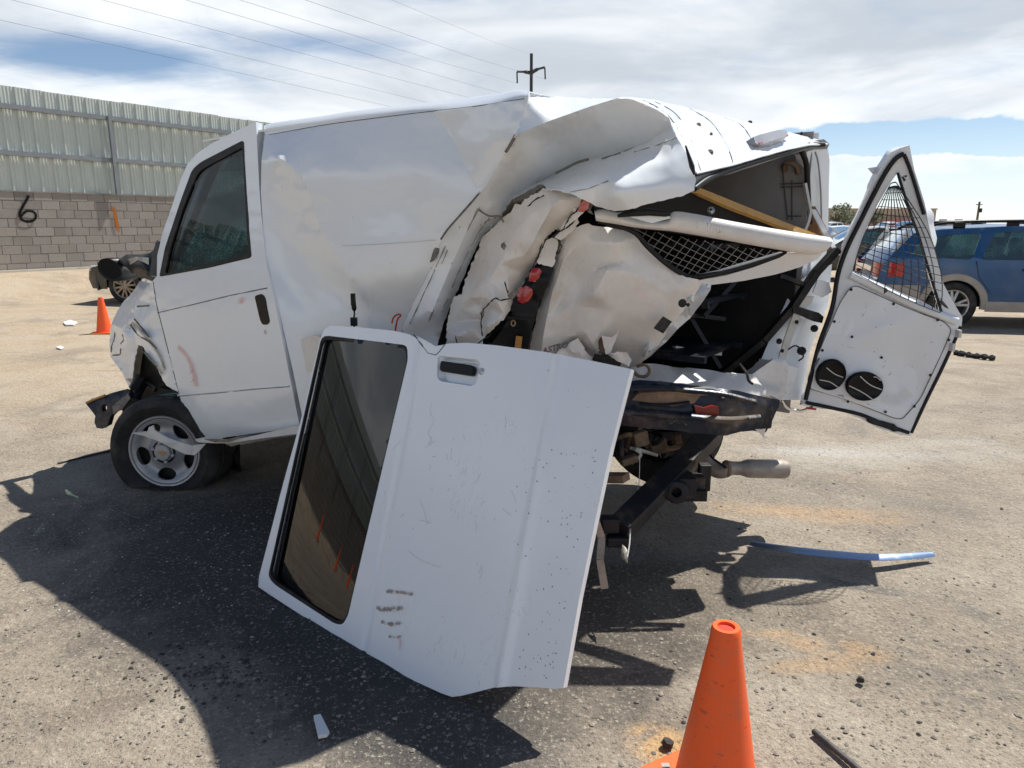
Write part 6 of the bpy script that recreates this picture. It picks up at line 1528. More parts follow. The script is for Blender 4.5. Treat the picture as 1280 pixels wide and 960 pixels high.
ws.build('windscreen', M['glass_crack'], van, smooth=80)
for t_ in (.12, 1.62):
    mb = MB(); mb.beam(Vp(-1.40, t_, 1.17), Vp(-.60, t_ + (.02 if t_ < 1 else -.06), 1.93), .05, .07, (0, 0, 1)); mb.build('windscreen_pillar', M['van_white'], van, bev=.012)
mb = MB(); mb.beam(Vp(-.60, .12, 1.935), Vp(-.60, 1.6, 1.955), .10, .05, (0, 0, 1)); mb.build('windscreen_header', M['van_white'], van, bev=.01)
mb = MB(); mb.grid([[Vp(s, 1.68, z_) for s in (-1.3, 0)] for z_ in (.42, 1.15)]); o = mb.build('far_door', M['van_white'], van); solid(o, .03, 0)
mb = MB(); mb.grid([[Vp(-1.3 + .65 * q + 0, 1.68 - .06 * q, 1.15 + .75 * q), Vp(-.05, 1.68 - .06 * q, 1.15 + .75 * q)] for q in (0, .93)]); mb.build('far_window', M['glass_cab'], van)
mb = MB(); mb.beam(V(-.02, .13, .5), V(.02, .13, 1.90), .07, .10, (1, 0, 0)); mb.build('door_pillar', M['inner_dark'], van)
mb = MB(); mb.beam(V(-.02, 1.68, .5), V(.02, 1.62, 1.93), .07, .06, (1, 0, 0)); mb.build('door_pillar', M['van_white'], van)
mb = MB(); mb.grid([[Vp(-1.40, .14, 1.18), Vp(-1.40, 1.62, 1.18)], [Vp(-1.2, .14, 1.20), Vp(-1.2, 1.62, 1.20)], [Vp(-1.02, .14, 1.14), Vp(-1.02, 1.62, 1.14)], [Vp(-1.0, .14, .80), Vp(-1.0, 1.62, .80)]]); mb.build('dashboard', M['inner_dark'], van, smooth=50)
mb = MB(); mb.box(Vp(-.7, .85, .55), 1.4, 1.5, .05, (VU.to_3d(), VV.to_3d(), Vector((0, 0, 1)))); mb.build('cab_floor', M['inner_dark'], van)
swc = Vp(-.80, .48, 1.16); swn = (VU.to_3d() * .85 + Vector((0, 0, .5))).normalized(); sa = VV.to_3d(); sb = swn.cross(sa)
mb = MB(); mb.tube([swc + (sa * math.cos(q) + sb * math.sin(q)) * .185 for q in np.linspace(0, 6.283, 29)[:-1]], .017, 8, closed=True)
mb.tube([swc - swn * .03, swc + sa * .18], .016, 6); mb.tube([swc - swn * .03, swc - sa * .18], .016, 6); mb.tube([swc - swn * .03, swc + sb * .18], .016, 6); mb.lathe([(.06, .01), (.05, .03), (.001, .035)], swc - swn * .04, swn, 14); mb.tube([swc, swc - swn * .3], .03, 8)
mb.build('steering_wheel', M['plastic'], van, smooth=50)
for t_ in (.48, 1.2):
    mb = MB(); mb.box(Vp(-.32, t_, .80), .48, .48, .14, (VU.to_3d(), VV.to_3d(), Vector((0, 0, 1))))
    bx_ = (VU.to_3d() * .2 + Vector((0, 0, 1))).normalized(); mb.box(Vp(-.05, t_, 1.18), .12, .46, .62, (VU.to_3d(), VV.to_3d(), bx_)); mb.box(Vp(.0, t_, 1.56), .08, .26, .18, (VU.to_3d(), VV.to_3d(), bx_))
    mb.build('seat', M['cloth'], van, bev=.04)

# fuel-door patch, dangling connectors and a cut wire on the side
bar('filler_recess', [(376, 424, T(-.055)), (392, 419, T(-.05)), (400, 421, T(-.05)), (400, 440, T(-.05)), (395, 462, T(-.05)), (384, 466, T(-.05)), (381, 450, T(-.055))], M['van_torn'], side, th=.006, cr=(.004, 20, True), sd=191)
mb = MB(); mb.tube(spline(pix_line([(441, 368), (442, 380), (443, 392), (442, 400), (443, 412)], T(-.02)), 4), [.006] * 3 + [.012] * 4 + [.004] * 10, 6); mb.box(CO + ray(442.5, 402) * (kof(442.5, 402, T(-.025))), .028, .02, .036); mb.box(CO + ray(441.5, 374) * (kof(441.5, 374, T(-.025))), .018, .02, .05); sub(mb.build('hanging_connector', M['plastic'], van), side)
mb = MB(); mb.tube(spline(pix_line([(490, 404), (492, 397), (497, 393), (501, 394), (497, 399), (495, 408), (494, 414)], T(.02)), 4), .004, 5); sub(mb.build('cut_wire', M['wires_red'], van), side)
for pts, spec in (([(400, 353), (440, 352), (480, 350), (520, 347)], T(-.022)), ([(425, 307.5), (470, 305), (510, 303), (548, 300)], T(-.024))):
    A = np.array(pts, float); w_ = lin_interp([(p[0], p[1]) for p in side_ctrl], [1 / kof(p[0], p[1], p[2]) for p in side_ctrl], A)
# ------------------------------------------------------------------ loose sliding door leaning on the van
LA = gp(325, 735); LC = gp(565, 872); LE = (LC - LA).normalized(); LH = Vector((-LE.y, LE.x, 0))
if LH.y < 0: LH = -LH
TH = R(20); LUP = Vector((0, 0, 1)) * math.cos(TH) + LH * math.sin(TH); LN = LE.cross(LUP).normalized()
if LN.y > 0: LN = -LN
LIFT = .006
def lpl(px, py):
    dd = ray(px, py); return CO + dd * ((LA - CO).dot(LN) / dd.dot(LN))
def luv(px, py):
    q = lpl(px, py) - LA; return (q.dot(LE), q.dot(LUP))
def lmap(u_, v_):
    # shallow pressed lines running across the skin
    p0_, p1_ = luv(700, 446), luv(640, 770)
    q0_, q1_ = luv(528, 432), luv(458, 810)
    def dl(a, b):
        ex_, ey_ = b[0] - a[0], b[1] - a[1]; L_ = math.hypot(ex_, ey_); return ((u_ - a[0]) * -ey_ + (v_ - a[1]) * ex_) / L_
    d1 = dl(p0_, p1_); d2 = dl(q0_, q1_)
    h = .011 * math.exp(-(d1 / .012) ** 2) - .0 + .012 * (1 / (1 + math.exp(d1 / .03)) - .5) - .006 * math.exp(-(d2 / .007) ** 2)
    h += .0035 * math.sin(u_ * 3.1 + .6) + .002 * noise.noise(Vector((u_ * 3, v_ * 3, .3)))
    return LA + LE * u_ + LUP * v_ + LN * h + Vector((0, 0, LIFT))
_pq = [luv(700, 446), luv(640, 770), luv(528, 432), luv(458, 810)]
lout = [(325, 735), (326, 722), (352, 622), (380, 520), (402, 426), (407, 414), (415, 409.5), (450, 411.5), (494, 416), (512, 420), (524, 426), (536, 431), (545, 436), (553, 434.5), (562, 432), (585, 431), (620, 434), (680, 442), (740, 453), (787, 463), (780, 490), (762, 560), (745, 640), (722, 750), (702, 863), (690, 864), (668, 862), (640, 860.5), (618, 861.5), (596, 867), (578, 871.5), (566, 873), (552, 868), (515, 851), (470, 827), (430, 803), (380, 771), (340, 745)]
lwin = round_poly([(404, 421), (511, 434), (512, 452), (437, 772), (430, 783), (420, 781), (345, 732), (337, 722)], [9, 6, 6, 8, 8, 8, 8, 6], 3)
lev = empty('loose_sliding_door', (LA + LC) / 2, 'loose white sliding door with dark window, propped on its edge against the van', 'door')
def uvs(pts): return [luv(*q) for q in pts]
hrec = round_poly([(549, 447), (598, 452), (602, 457), (596, 482), (590, 485), (552, 479), (548, 474)], 4, 3)
skin = plate('door_skin', uvs(lout), [uvs(lwin), uvs(hrec)], lmap, M['door_white'], lev, .015, .022, sharp=50, estep=.015, bev=.003)
# make sure the skin faces the camera
_n = sum((Vector(p_.normal) * p_.area for p_ in skin.data.polygons), Vector())
if _n.dot(LN) < 0:
    skin.data.flip_normals()
def lprism(name, pts, lift, th, mt, par=lev, bev=0, rad=0):
    pts = round_poly(pts, rad, 3) if rad else pts
    q = [lpl(*p) + LN * lift + Vector((0, 0, LIFT)) for p in pts]
    mb = MB(); mb.prism(q, -LN * th); return mb.build(name, mt, par, bev=bev)
_uw = uvs(lwin); _u0 = sum(q[0] for q in _uw) / len(_uw); _v0 = sum(q[1] for q in _uw) / len(_uw)
P_, F_, _f = tri(_uw, [], .02, estep=.02)      # the pane is a shallow cylinder, as car glass is
put_mesh('window_pane', [LA + LE * a + LUP * b + LN * (.004 - (a - _u0) ** 2 / (2 * 2.4) + .010 * (b - _v0)) + Vector((0, 0, LIFT)) for a, b in P_], [tuple(int(i) for i in f) for f in F_], M['glass_door'], lev, smooth=180)
lw2 = [tuple(np.array(p) * .975 + np.array((424, 600)) * .025) for p in lwin]
P_, F_, _f = tri(uvs(lwin), [uvs(lw2)], .05, estep=.03)
o = put_mesh('window_seal', [LA + LE * a + LUP * b + LN * .001 + Vector((0, 0, LIFT)) for a, b in P_], [tuple(int(i) for i in f) for f in F_], M['black_rubber'], lev); solid(o, .012, 0)
# inner structure, seen only from behind
inn = [tuple(np.array(p) * .90 + np.array((550, 645)) * .10) for p in lout]
P_, F_, _f = tri(uvs(inn), [uvs([tuple(np.array(p) * 1.03 - np.array((424, 600)) * .03) for p in lwin])], .06, estep=.05)
o = put_mesh('inner_panel', [LA + LE * a + LUP * b - LN * .045 + Vector((0, 0, LIFT)) for a, b in P_], [tuple(int(i) for i in f) for f in F_], M['inner_white'], lev); solid(o, .02, 0)
mb = MB(); mb.tube([lpl(*p) - LN * .035 + Vector((0, 0, LIFT)) for p in densify(inn, 20)], .018, 6, closed=True); mb.build('edge_flange', M['door_white'], lev, smooth=60)
# handle recess and handle
hb_ = [lpl(*p) - LN * .022 + Vector((0, 0, LIFT)) for p in hrec]; ht_ = [lpl(*p) - LN * .002 + Vector((0, 0, LIFT)) for p in hrec]
ctr = sum(hb_, Vector()) / len(hb_); hb2 = [ctr + (p - ctr) * .86 for p in hb_]; n_ = len(hrec)
mb = MB(); mb.add(ht_ + hb2, [(i, (i + 1) % n_, n_ + (i + 1) % n_, n_ + i) for i in range(n_)] + [tuple(range(n_, 2 * n_))]); hr = mb.build('handle_recess', M['door_white'], lev, smooth=40)
lprism('door_handle', [(552, 453), (591, 459), (593, 463), (591, 471), (588, 472), (551, 466), (550, 462)], .004, .02, M['plastic'], lev, .003, 2)
lc_ = lpl(603, 466.5) + Vector((0, 0, LIFT))
mb = MB(); mb.lathe([(.013, 0), (.0125, .005), (.010, .007), (.0085, .003), (.008, .003)], lc_, LN, 20); lk = mb.build('lock', M['steel'], lev, smooth=40)
mb = MB(); mb.lathe([(.0085, .0035), (.006, .006), (.001, .0065)], lc_, LN, 14); mb.build('lock_core', M['steel'], lk, smooth=40)
# peeled corner of the skin near the handle
cr_ = [(519, 421), (530, 426), (546, 435), (557, 433), (552, 442), (545, 446), (537, 444), (529, 434)]
P_, F_, _f = tri(uvs(cr_), [], .02)
o = put_mesh('dented_corner', [LA + LE * a + LUP * b + LN * (.004 + .012 * noise.noise(Vector((a * 22, b * 22, 5)))) + Vector((0, 0, LIFT)) for a, b in P_], [tuple(int(i) for i in f) for f in F_], M['door_white'], lev, smooth=25); solid(o, .004, 0)
for pts in ([(519, 421), (529, 434), (537, 444), (546, 446)], [(546, 447), (552, 441), (558, 433)]):
    mb = MB(); mb.tube([lpl(*p) + LN * .006 + Vector((0, 0, LIFT)) for p in pts], .003, 5); mb.build('dent_crack', M['tornmetal'], lev)
def lscr(name, pts, w, mt, n=3, sm=4):
    o = ribbon(name, spline([lpl(*p) + Vector((0, 0, LIFT)) for p in pts], sm), w, mt, lev, LN, .0125, n=n); return o
_rs = random.Random(31); _sc = []
for _ in range(34):
    x_, y_ = _rs.choice(((540, 530), (535, 590), (525, 640), (555, 560), (590, 610), (600, 700), (560, 790), (640, 640), (630, 520))); x_ += _rs.gauss(0, 14); y_ += _rs.gauss(0, 22)
    an = _rs.choice((.3, 1.7, 1.9, 2.2)) + _rs.gauss(0, .3); L_ = 3 + 16 * _rs.random() ** 2
    _sc.append([(x_, y_), (x_ + L_ * .5 * math.cos(an) + _rs.uniform(-1.5, 1.5), y_ + L_ * .5 * math.sin(an)), (x_ + L_ * math.cos(an), y_ + L_ * math.sin(an))])
for pts in _sc + [[(514, 690), (520, 696), (535, 705), (556, 712)], [(543, 506), (541, 518), (545, 530), (538, 543), (543, 552)], [(527, 625), (533, 640), (538, 660)]]:
    lscr('scratch', pts, .0026, M['scuff'])
for pts, w in (([(484, 741), (500, 742), (521, 745)], .06), ([(472, 762), (490, 763), (508, 762)], .075), ([(478, 778), (492, 782), (506, 780)], .06), ([(488, 797), (496, 799), (505, 797)], .05)):
    lscr('scuff_mark', pts, w, M['scuff_patch'], 15, 6)
lscr('paint_smear', [(500, 795), (503, 806), (502, 815)], .02, M['spray_pink'], 5)
rgx = random.Random(4); mb = MB()
for _ in range(110):
    yy = rgx.uniform(560, 850); xx = 640 + rgx.random() ** .6 * (748 - (yy - 620) * .19 - 648)
    if xx > 775 - (yy - 480) * .19: continue
    c_ = lpl(xx, yy) + Vector((0, 0, LIFT)) + LN * .0125; a_ = rgx.uniform(.0006, .0022)
    dv = (LE * rgx.uniform(-1, 1) + LUP * rgx.uniform(-1, 1)).normalized(); ev = LN.cross(dv)
    mb.add([c_ - dv * a_ * 2, c_ + ev * a_, c_ + dv * a_ * 2, c_ - ev * a_], [(0, 1, 2, 3)])
mb.build('paint_chips', M['tornmetal'], lev, kind='stuff')

# ------------------------------------------------------------------ small things on the ground
M['cone_red'] = mat('cone_red', (.62, .035, .01), .5)[0]
def cone(name, base, h, rb_, label, tilt=(0, 0), hole=True, rot=0, group=None):
    e = empty(name, base, label, 'traffic cone', group)
    t_ = .018 * h / .7; up_ = Vector((math.sin(tilt[0]), math.sin(tilt[1]), 1)).normalized()
    mb = MB(); prof = [(rb_, t_), (rb_ * .985, t_ + h * .02), (rb_ * .35, h * .93), (rb_ * .33, h * .985), (rb_ * .30, h), (rb_ * .20, h), (rb_ * .18, h * .97), (rb_ * .20, h * .8), (rb_ * .9, t_)]
    mb.lathe([(r_, z_) for r_, z_ in prof], base, up_, 36); mb.build('body', M['cone'], e, smooth=40)
    mb = MB(); mb.disc(base + up_ * (h * .985), up_, rb_ * .22, 20); mb.build('top_plug', M['cone_red'], e)
    s_ = rb_ * 1.42; q = [Vector((base.x + math.cos(rot) * x - math.sin(rot) * y, base.y + math.sin(rot) * x + math.cos(rot) * y, base.z)) for x, y in rrect(-s_, -s_, s_, s_, s_ * .22, 4)]
    mb = MB(); mb.prism(q, Vector((0, 0, t_ * 1.4))); mb.build('base', M['cone'], e, bev=t_ * .35)
    return e
cmx, ct_, cb_ = mat('cone_orange', (.92, .115, .012), .45)
cp_ = worldpos(ct_)
cc_ = ct_.mix(ct_.math('MULTIPLY', ct_.smooth(ct_.noise(cp_, 16, 6, .7), .44, .72), .5), (.92, .11, .012), (.62, .14, .06))
cc_ = ct_.mix(ct_.math('MULTIPLY', ct_.smooth(ct_.noise(ct_.vmath('MULTIPLY', cp_, (1, 1, 3)), 22, 5, .7), .58, .70), .6), cc_, (.22, .05, .02))
ct_.put(cb_.inputs['Base Color'], cc_); bumpit(ct_, cb_, ct_.noise(cp_, 50, 3), .08, .004); M['cone'] = cmx
cb0 = gp(888, 1000)
front_cone = cone('traffic_cone', Vector((gp(893, 992).x, gp(893, 992).y, .0)), .50, .112, 'big orange cone cut by the bottom edge, closest to the camera', rot=.5)
hc = front_cone.location
mb = MB(); mb.box(hc + Vector((-.12, .045, .03)), .008, .008, .04); mb.box(hc + Vector((-.125, .045, .05)), .022, .014, .004); mb.build('base_clip', M['steel'], front_cone)
cone('traffic_cone', Vector((gp(131, 416).x, gp(131, 416).y, .0)), .50, .105, 'small orange cone on the sand left of the van nose', rot=.2)
# cones and a car out of frame along the wall, mirrored in the dark window of the loose door
for i, (s_, off) in enumerate(((-14.0, 2.5), (-17.4, 2.5), (-19.8, 2.5))):
    q = wallp(s_, off, 0); q.z = ground_z(q.x, q.y)
    cone('traffic_cone', q, .74, .14, ('leftmost', 'middle', 'rightmost')[i] + ' of the three orange cones mirrored in the dark window of the loose door', group='cones mirrored in the loose door window')

def obj_thing(o, label, cat, group=None): return tag(o, label, cat, group)
# long pale metal trim strip
sp = [gp(938, 681, .02), gp(985, 688, .045), gp(1040, 694, .05), (gp(1100, 698, .04)), gp(1166, 695, .02)]
ss = spline(sp, 6); mb = MB(); rows_ = []
for i, p_ in enumerate(ss):
    tg = (ss[min(i + 1, len(ss) - 1)] - ss[max(i - 1, 0)]).normalized(); sd = Vector((0, 0, 1)).cross(tg).normalized(); w = .026 * (1 - .6 * (abs(i / (len(ss) - 1) - .5) * 2) ** 3)
    rows_.append([p_ - sd * w, p_ - sd * w * .4 + Vector((0, 0, .012)), p_ + sd * w * .5 + Vector((0, 0, .014)), p_ + sd * w])
mb.grid(rows_); o = mb.build('trim_strip', M['alu'], None, smooth=50); solid(o, .003); tag(o, 'long curved bare metal trim strip lying on the ground right of the wreck', 'metal strip')
def rod(name, a, b, r_, mt, label, cat, bend=0):
    a, b = gp(*a, r_), gp(*b, r_); m_ = (a + b) / 2 + Vector((bend, bend, 0)); mb = MB(); pts = spline([a, m_, b], 14)
    mb.tube(pts, [r_ * (1 + (.14 if i % 2 else 0)) for i in range(len(pts))], 8)
    o = mb.build(name, mt, None, smooth=60); return tag(o, label, cat)
rod('steel_rod', (1017, 914), (1100, 985), .009, M['rod'], 'dark ribbed steel rod lying on the ground at the bottom right', 'rod')
rod('thin_rod', (72, 579), (140, 563), .006, M['rod'], 'thin dark rod on the sand beside the flat front tyre', 'rod')
# white plastic chip, black strip and small clods
def chip(name, pts, mt, label, cat, h=.012, z=.004):
    mb = MB(); mb.prism([gp(*p, z) for p in pts], Vector((0, 0, h))); o = mb.build(name, mt, None, bev=.002); return tag(o, label, cat)
chip('plastic_shard', [(392, 898), (401, 896), (412, 918), (409, 922), (398, 924)], M['white_scrap'], 'small white plastic shard on the shaded ground below the loose door', 'plastic shard')
chip('paper_scrap', [(79, 404), (88, 401), (97, 404), (92, 407), (82, 407)], M['white_scrap'], 'crumpled white scrap on the sand left of the small cone', 'litter', .018)
chip('paper_scrap', [(70, 435), (76, 433), (80, 435), (76, 437)], M['white_scrap'], 'tiny white scrap on the sand, nearest to the left edge', 'litter', .012)
chip('pale_board', [(65, 354), (84, 352), (86, 354), (66, 356)], M['white_scrap'], 'pale flat board on the sand at the foot of the wall', 'board', .02, .03)
mb = MB(); Q = [gp(1194, 441, .02), gp(1204, 442, .03), gp(1218, 445, .02), gp(1232, 446, .03), gp(1244, 448, .02)]
mb.tube(spline(Q, 4), [.03 + .012 * math.sin(i * 2.3) for i in range(17)], 6); o = mb.build('rubber_strip', M['black_rubber'], None, smooth=50); tag(o, 'lumpy black rubber strip lying behind the open door below the blue wagon', 'rubber strip')
for (px, py, r_, lb_) in ((1076, 850, .014, 'dark clod right of the big cone, halfway to the right edge'), (835, 929, .02, 'black lump on orange sand beside the base of the big cone')):
    c_ = gp(px, py, r_ * .6); mb = MB(); mb.lathe([(.001, -r_ * .6), (r_ * .8, -r_ * .5), (r_, 0), (r_ * .7, r_ * .6), (.001, r_ * .75)], c_, (.2, .1, 1), 9)
    for v in mb.v: v += Vector((noise.noise(v * 70), noise.noise(v * 70 + Vector((5, 0, 0))), noise.noise(v * 70 + Vector((0, 7, 0))))) * r_ * .5
    o = mb.build('clod', dm, None, smooth=20); tag(o, lb_, 'clod')
# ------------------------------------------------------------------ cars
pcm, pct, pcb = mat('car_paint', (.5, .5, .5), .25, .15)
poi = pct.node('ShaderNodeObjectInfo'); ppp = worldpos(pct)
pct.put(pcb.inputs['Base Color'], pct.mix(pct.math('MULTIPLY', pct.smooth(pct.noise(ppp, 1.5, 6, .65), .42, .72), .14), poi.outputs['Color'], (.40, .34, .27)))
pcb.inputs['Coat Weight'].default_value = .35; pcb.inputs['Coat Roughness'].default_value = .06
M['car_paint'] = pcm
M['cladding'] = speck('beige_grey_cladding', (.36, .33, .29), (.24, .21, .18), .6, 0, 4, .4, .7, .5)
M['alloy'] = speck('alloy_wheel', (.42, .42, .43), (.2, .19, .17), .35, .7, 12, .4, .7, .4)
M['bronze_alloy'] = speck('bronze_alloy', (.30, .25, .20), (.14, .12, .10), .35, .7, 12, .4, .7, .4)
def arch_cut(xc, r_, z0, n=14):
    return [(xc + r_ * math.cos(a), max(z0, .33 + (r_) * math.sin(a))) for a in np.linspace(math.pi, 0, n)]
def make_car(name, label, cat, top, belt, W0, wheels, wr, windows, color, group=None, detail=True, rim_mat=None, tumble=.22, glass_segs=(), z0=.28, step=.10, cladding=False, lights=True, damage=0, seed=0):
    """top: (x, z) line from front bumper bottom over the roof to the rear bumper bottom; x forward is negative"""
    root = empty(name, (0, 0, 0), label, cat, group)
    xs = [p[0] for p in top]
    def hw(x, z):
        w = W0
        if z > belt: w -= (z - belt) * tumble * 1.35
        elif z < .5: w -= (.5 - z) * .16
        fx = (x - min(xs)) / (max(xs) - min(xs)); 
        w -= .16 * max(0, (.16 - fx) / .16) ** 2 + .10 * max(0, (fx - .88) / .12) ** 2
        return w
    def dmg(v):
        if not damage: return v
        q = Vector((v[0] * .9 + seed, v[1] * .9, v[2] * .9))
        return Vector(v) + Vector((noise.noise(q), noise.noise(q + Vector((9, 0, 0))), noise.noise(q + Vector((0, 9, 0))) * .6)) * damage
    bottom = []
    for (xc) in sorted(wheels, reverse=True):
        bottom += [(xc + wr * 1.14, z0)] + arch_cut(xc, wr * 1.14, z0)[::-1][1:-1] + [(xc - wr * 1.14, z0)]
    # left/right side skins
    outline = [tuple(p) for p in top] + bottom
    for sgn in (-1, 1):
        P_, F_, _f = tri(outline, windows, step, estep=step * .8)
        X = [dmg((a, sgn * hw(a, b), b)) for a, b in P_]
        F2 = [tuple(int(i) for i in (f if sgn < 0 else f[::-1])) for f in F_]
        # orient outwards
        o = put_mesh('side_panel', X, F2, M['car_paint'], root, smooth=35)
        if sum(p_.normal.y * p_.area for p_ in o.data.polygons) * sgn < 0: o.data.flip_normals()
        for w_ in windows:
            P2, F3, _f = tri(w_, [], .3, estep=.15)
            g_ = put_mesh('side_window', [dmg((a, sgn * (hw(a, b) - .012), b)) for a, b in P2], [tuple(int(i) for i in f) for f in F3], M['glass_car'], root)
    # top skin
    tp_ = densify(top, .12, False)
    segs = []; cur = [tp_[0]]; 
    def isglass(x, z):
        return any(a <= x <= b and z > belt - .05 and s_ for (a, b, s_) in glass_segs)
    rows_ = []
    for (x, z) in tp_:
        h = hw(x, z); rows_.append([dmg((x + (.06 * (q * q) if x < 0 else -.05 * (q * q)), h * q, z + .035 * (1 - q * q) * (1 if z > .8 else 0))) for q in np.linspace(-1, 1, 9)])
    mbp = MB(); mgs = []; prev_g = False
    for i in range(len(rows_) - 1):
        xm = (tp_[i][0] + tp_[i + 1][0]) / 2; zm = (tp_[i][1] + tp_[i + 1][1]) / 2
        ig = isglass(xm, zm)
        if ig and not prev_g: mgs.append((xm, MB()))
        prev_g = ig
        (mgs[-1][1] if ig else mbp).grid(rows_[i:i + 2])
    def fuse(mb):
        key = {}; vs = []; mp = []
        for v in mb.v:
            k = (round(v.x, 4), round(v.y, 4), round(v.z, 4))
            if k not in key: key[k] = len(vs); vs.append(v)
            mp.append(key[k])
        mb.v = vs; mb.f = [tuple(mp[i] for i in f) for f in mb.f]; return mb
    fuse(mbp).build('body', M['car_paint'], root, smooth=30)
    for xm, mg in mgs: fuse(mg).build('windscreen' if xm < 0 else 'rear_window', M['glass_car'], root, smooth=60)
    mb = MB(); mb.box(((min(xs) + max(xs)) / 2, 0, .5), (max(xs) - min(xs)) * .86, W0 * 1.5, .40); mb.box(((min(wheels) + max(wheels)) / 2, 0, belt - .12), (max(wheels) - min(wheels)) * .86, W0 * 1.6, .1); mb.build('cabin_floor', M['inner_dark'], root)
    if detail:
        for q in (-.45, .45):
            for xx in (.1, 1.0): 
                mb = MB(); mb.box(((min(wheels) + max(wheels)) / 2 - .5 + xx * .9, q * W0, belt + .05), .14, .42, .55); mb.build('seat', M['cloth'], root, bev=.05)
    for xc in wheels:
        for sgn in (-1, 1):
            c_ = Vector((xc, sgn * (W0 - .10), wr)); ax = Vector((0, sgn, 0))
            w_ = empty('wheel', c_); w_.parent = root; w_.location = c_; WL[w_.name] = c_
            tyre_mesh(c_, ax, wr, .20, wr * .66, M['tyre'], w_, 0, 'tyre', detail, seg=28)
            mb = MB(); rr = wr * .68
            mb.lathe([(rr, .05), (rr * 1.0, .09), (rr * .93, .085), (rr * .88, .04), (rr * .86, -.02)], c_, ax, 28)
            if detail:
                for k in range(5 if rim_mat is not M['bronze_alloy'] else 6):
                    a = 2 * math.pi * k / (5 if rim_mat is not M['bronze_alloy'] else 6) + .4
                    for da in ((-.16, .16) if rim_mat is M['bronze_alloy'] else (-.13, .13)):
                        d1 = Vector((math.cos(a + da * .4), 0, math.sin(a + da * .4))); d2 = Vector((math.cos(a + da * 1.5), 0, math.sin(a + da * 1.5)))
                        mb.beam(c_ + ax * .075 + d1 * rr * .15, c_ + ax * .065 + d2 * rr * .92, rr * .15, .03, ax)
                mb.lathe([(rr * .26, .05), (rr * .24, .088), (rr * .1, .092), (.001, .092)], c_, ax, 14)
            else:
                mb.lathe([(rr * .9, .02), (rr * .5, .06), (.001, .07)], c_, ax, 14)
            mb.build('rim', rim_mat or M['alloy'], w_, smooth=40)
            mb = MB(); mb.disc(c_ + ax * .0, ax, rr * .9, 20); mb.build('brake_disc', M['inner_dark'], w_)
            if cladding:
                ang = np.linspace(-.12, math.pi + .12, 22); mb = MB()
                mb.grid([[Vector((xc + r_ * math.cos(a), sgn * (hw(xc, min(.33 + r_ * math.sin(a), belt)) + d_), .33 + r_ * math.sin(a))) for a in ang] for r_, d_ in ((wr * 1.12, -.02), (wr * 1.12, .022), (wr * 1.22, .026), (wr * 1.38, .018), (wr * 1.42, -.004))])
                mb.build('arch_cladding', M['cladding'], root, smooth=50)
    return root, hw
# near blue wagon on the right
wag_top = [(-2.36, .30), (-2.40, .55), (-2.33, .78), (-1.45, .98), (-1.20, 1.03), (-.55, 1.40), (-.15, 1.47), (.6, 1.475), (1.5, 1.43), (1.88, 1.37), (2.12, 1.10), (2.27, .92), (2.30, .72), (2.38, .62), (2.38, .42), (2.30, .30)]
wag_win = [round_poly([(-.98, 1.04), (-.42, 1.38), (-.02, 1.40), (.02, 1.00), (-.5, 1.0)], .05, 3), round_poly([(.10, 1.00), (.08, 1.40), (.80, 1.39), (.98, 1.00)], .05, 3), round_poly([(1.10, 1.00), (.98, 1.38), (1.50, 1.34), (1.84, 1.22), (1.90, 1.04)], .06, 3)]
wagon, whw = make_car('blue_wagon', 'blue station wagon with pale lower cladding and roof rails behind the open door', 'car', wag_top, .98, .885, (-1.42, 1.28), .335, wag_win, (.003, .064, .185, 1), cladding=True, glass_segs=((-1.22, -.5, 1), (1.86, 2.14, 1)))
def wadd(mb, name, mt, par=None, smooth=None, bev=None): return mb.build(name, mt, par or wagon, smooth=smooth, bev=bev)
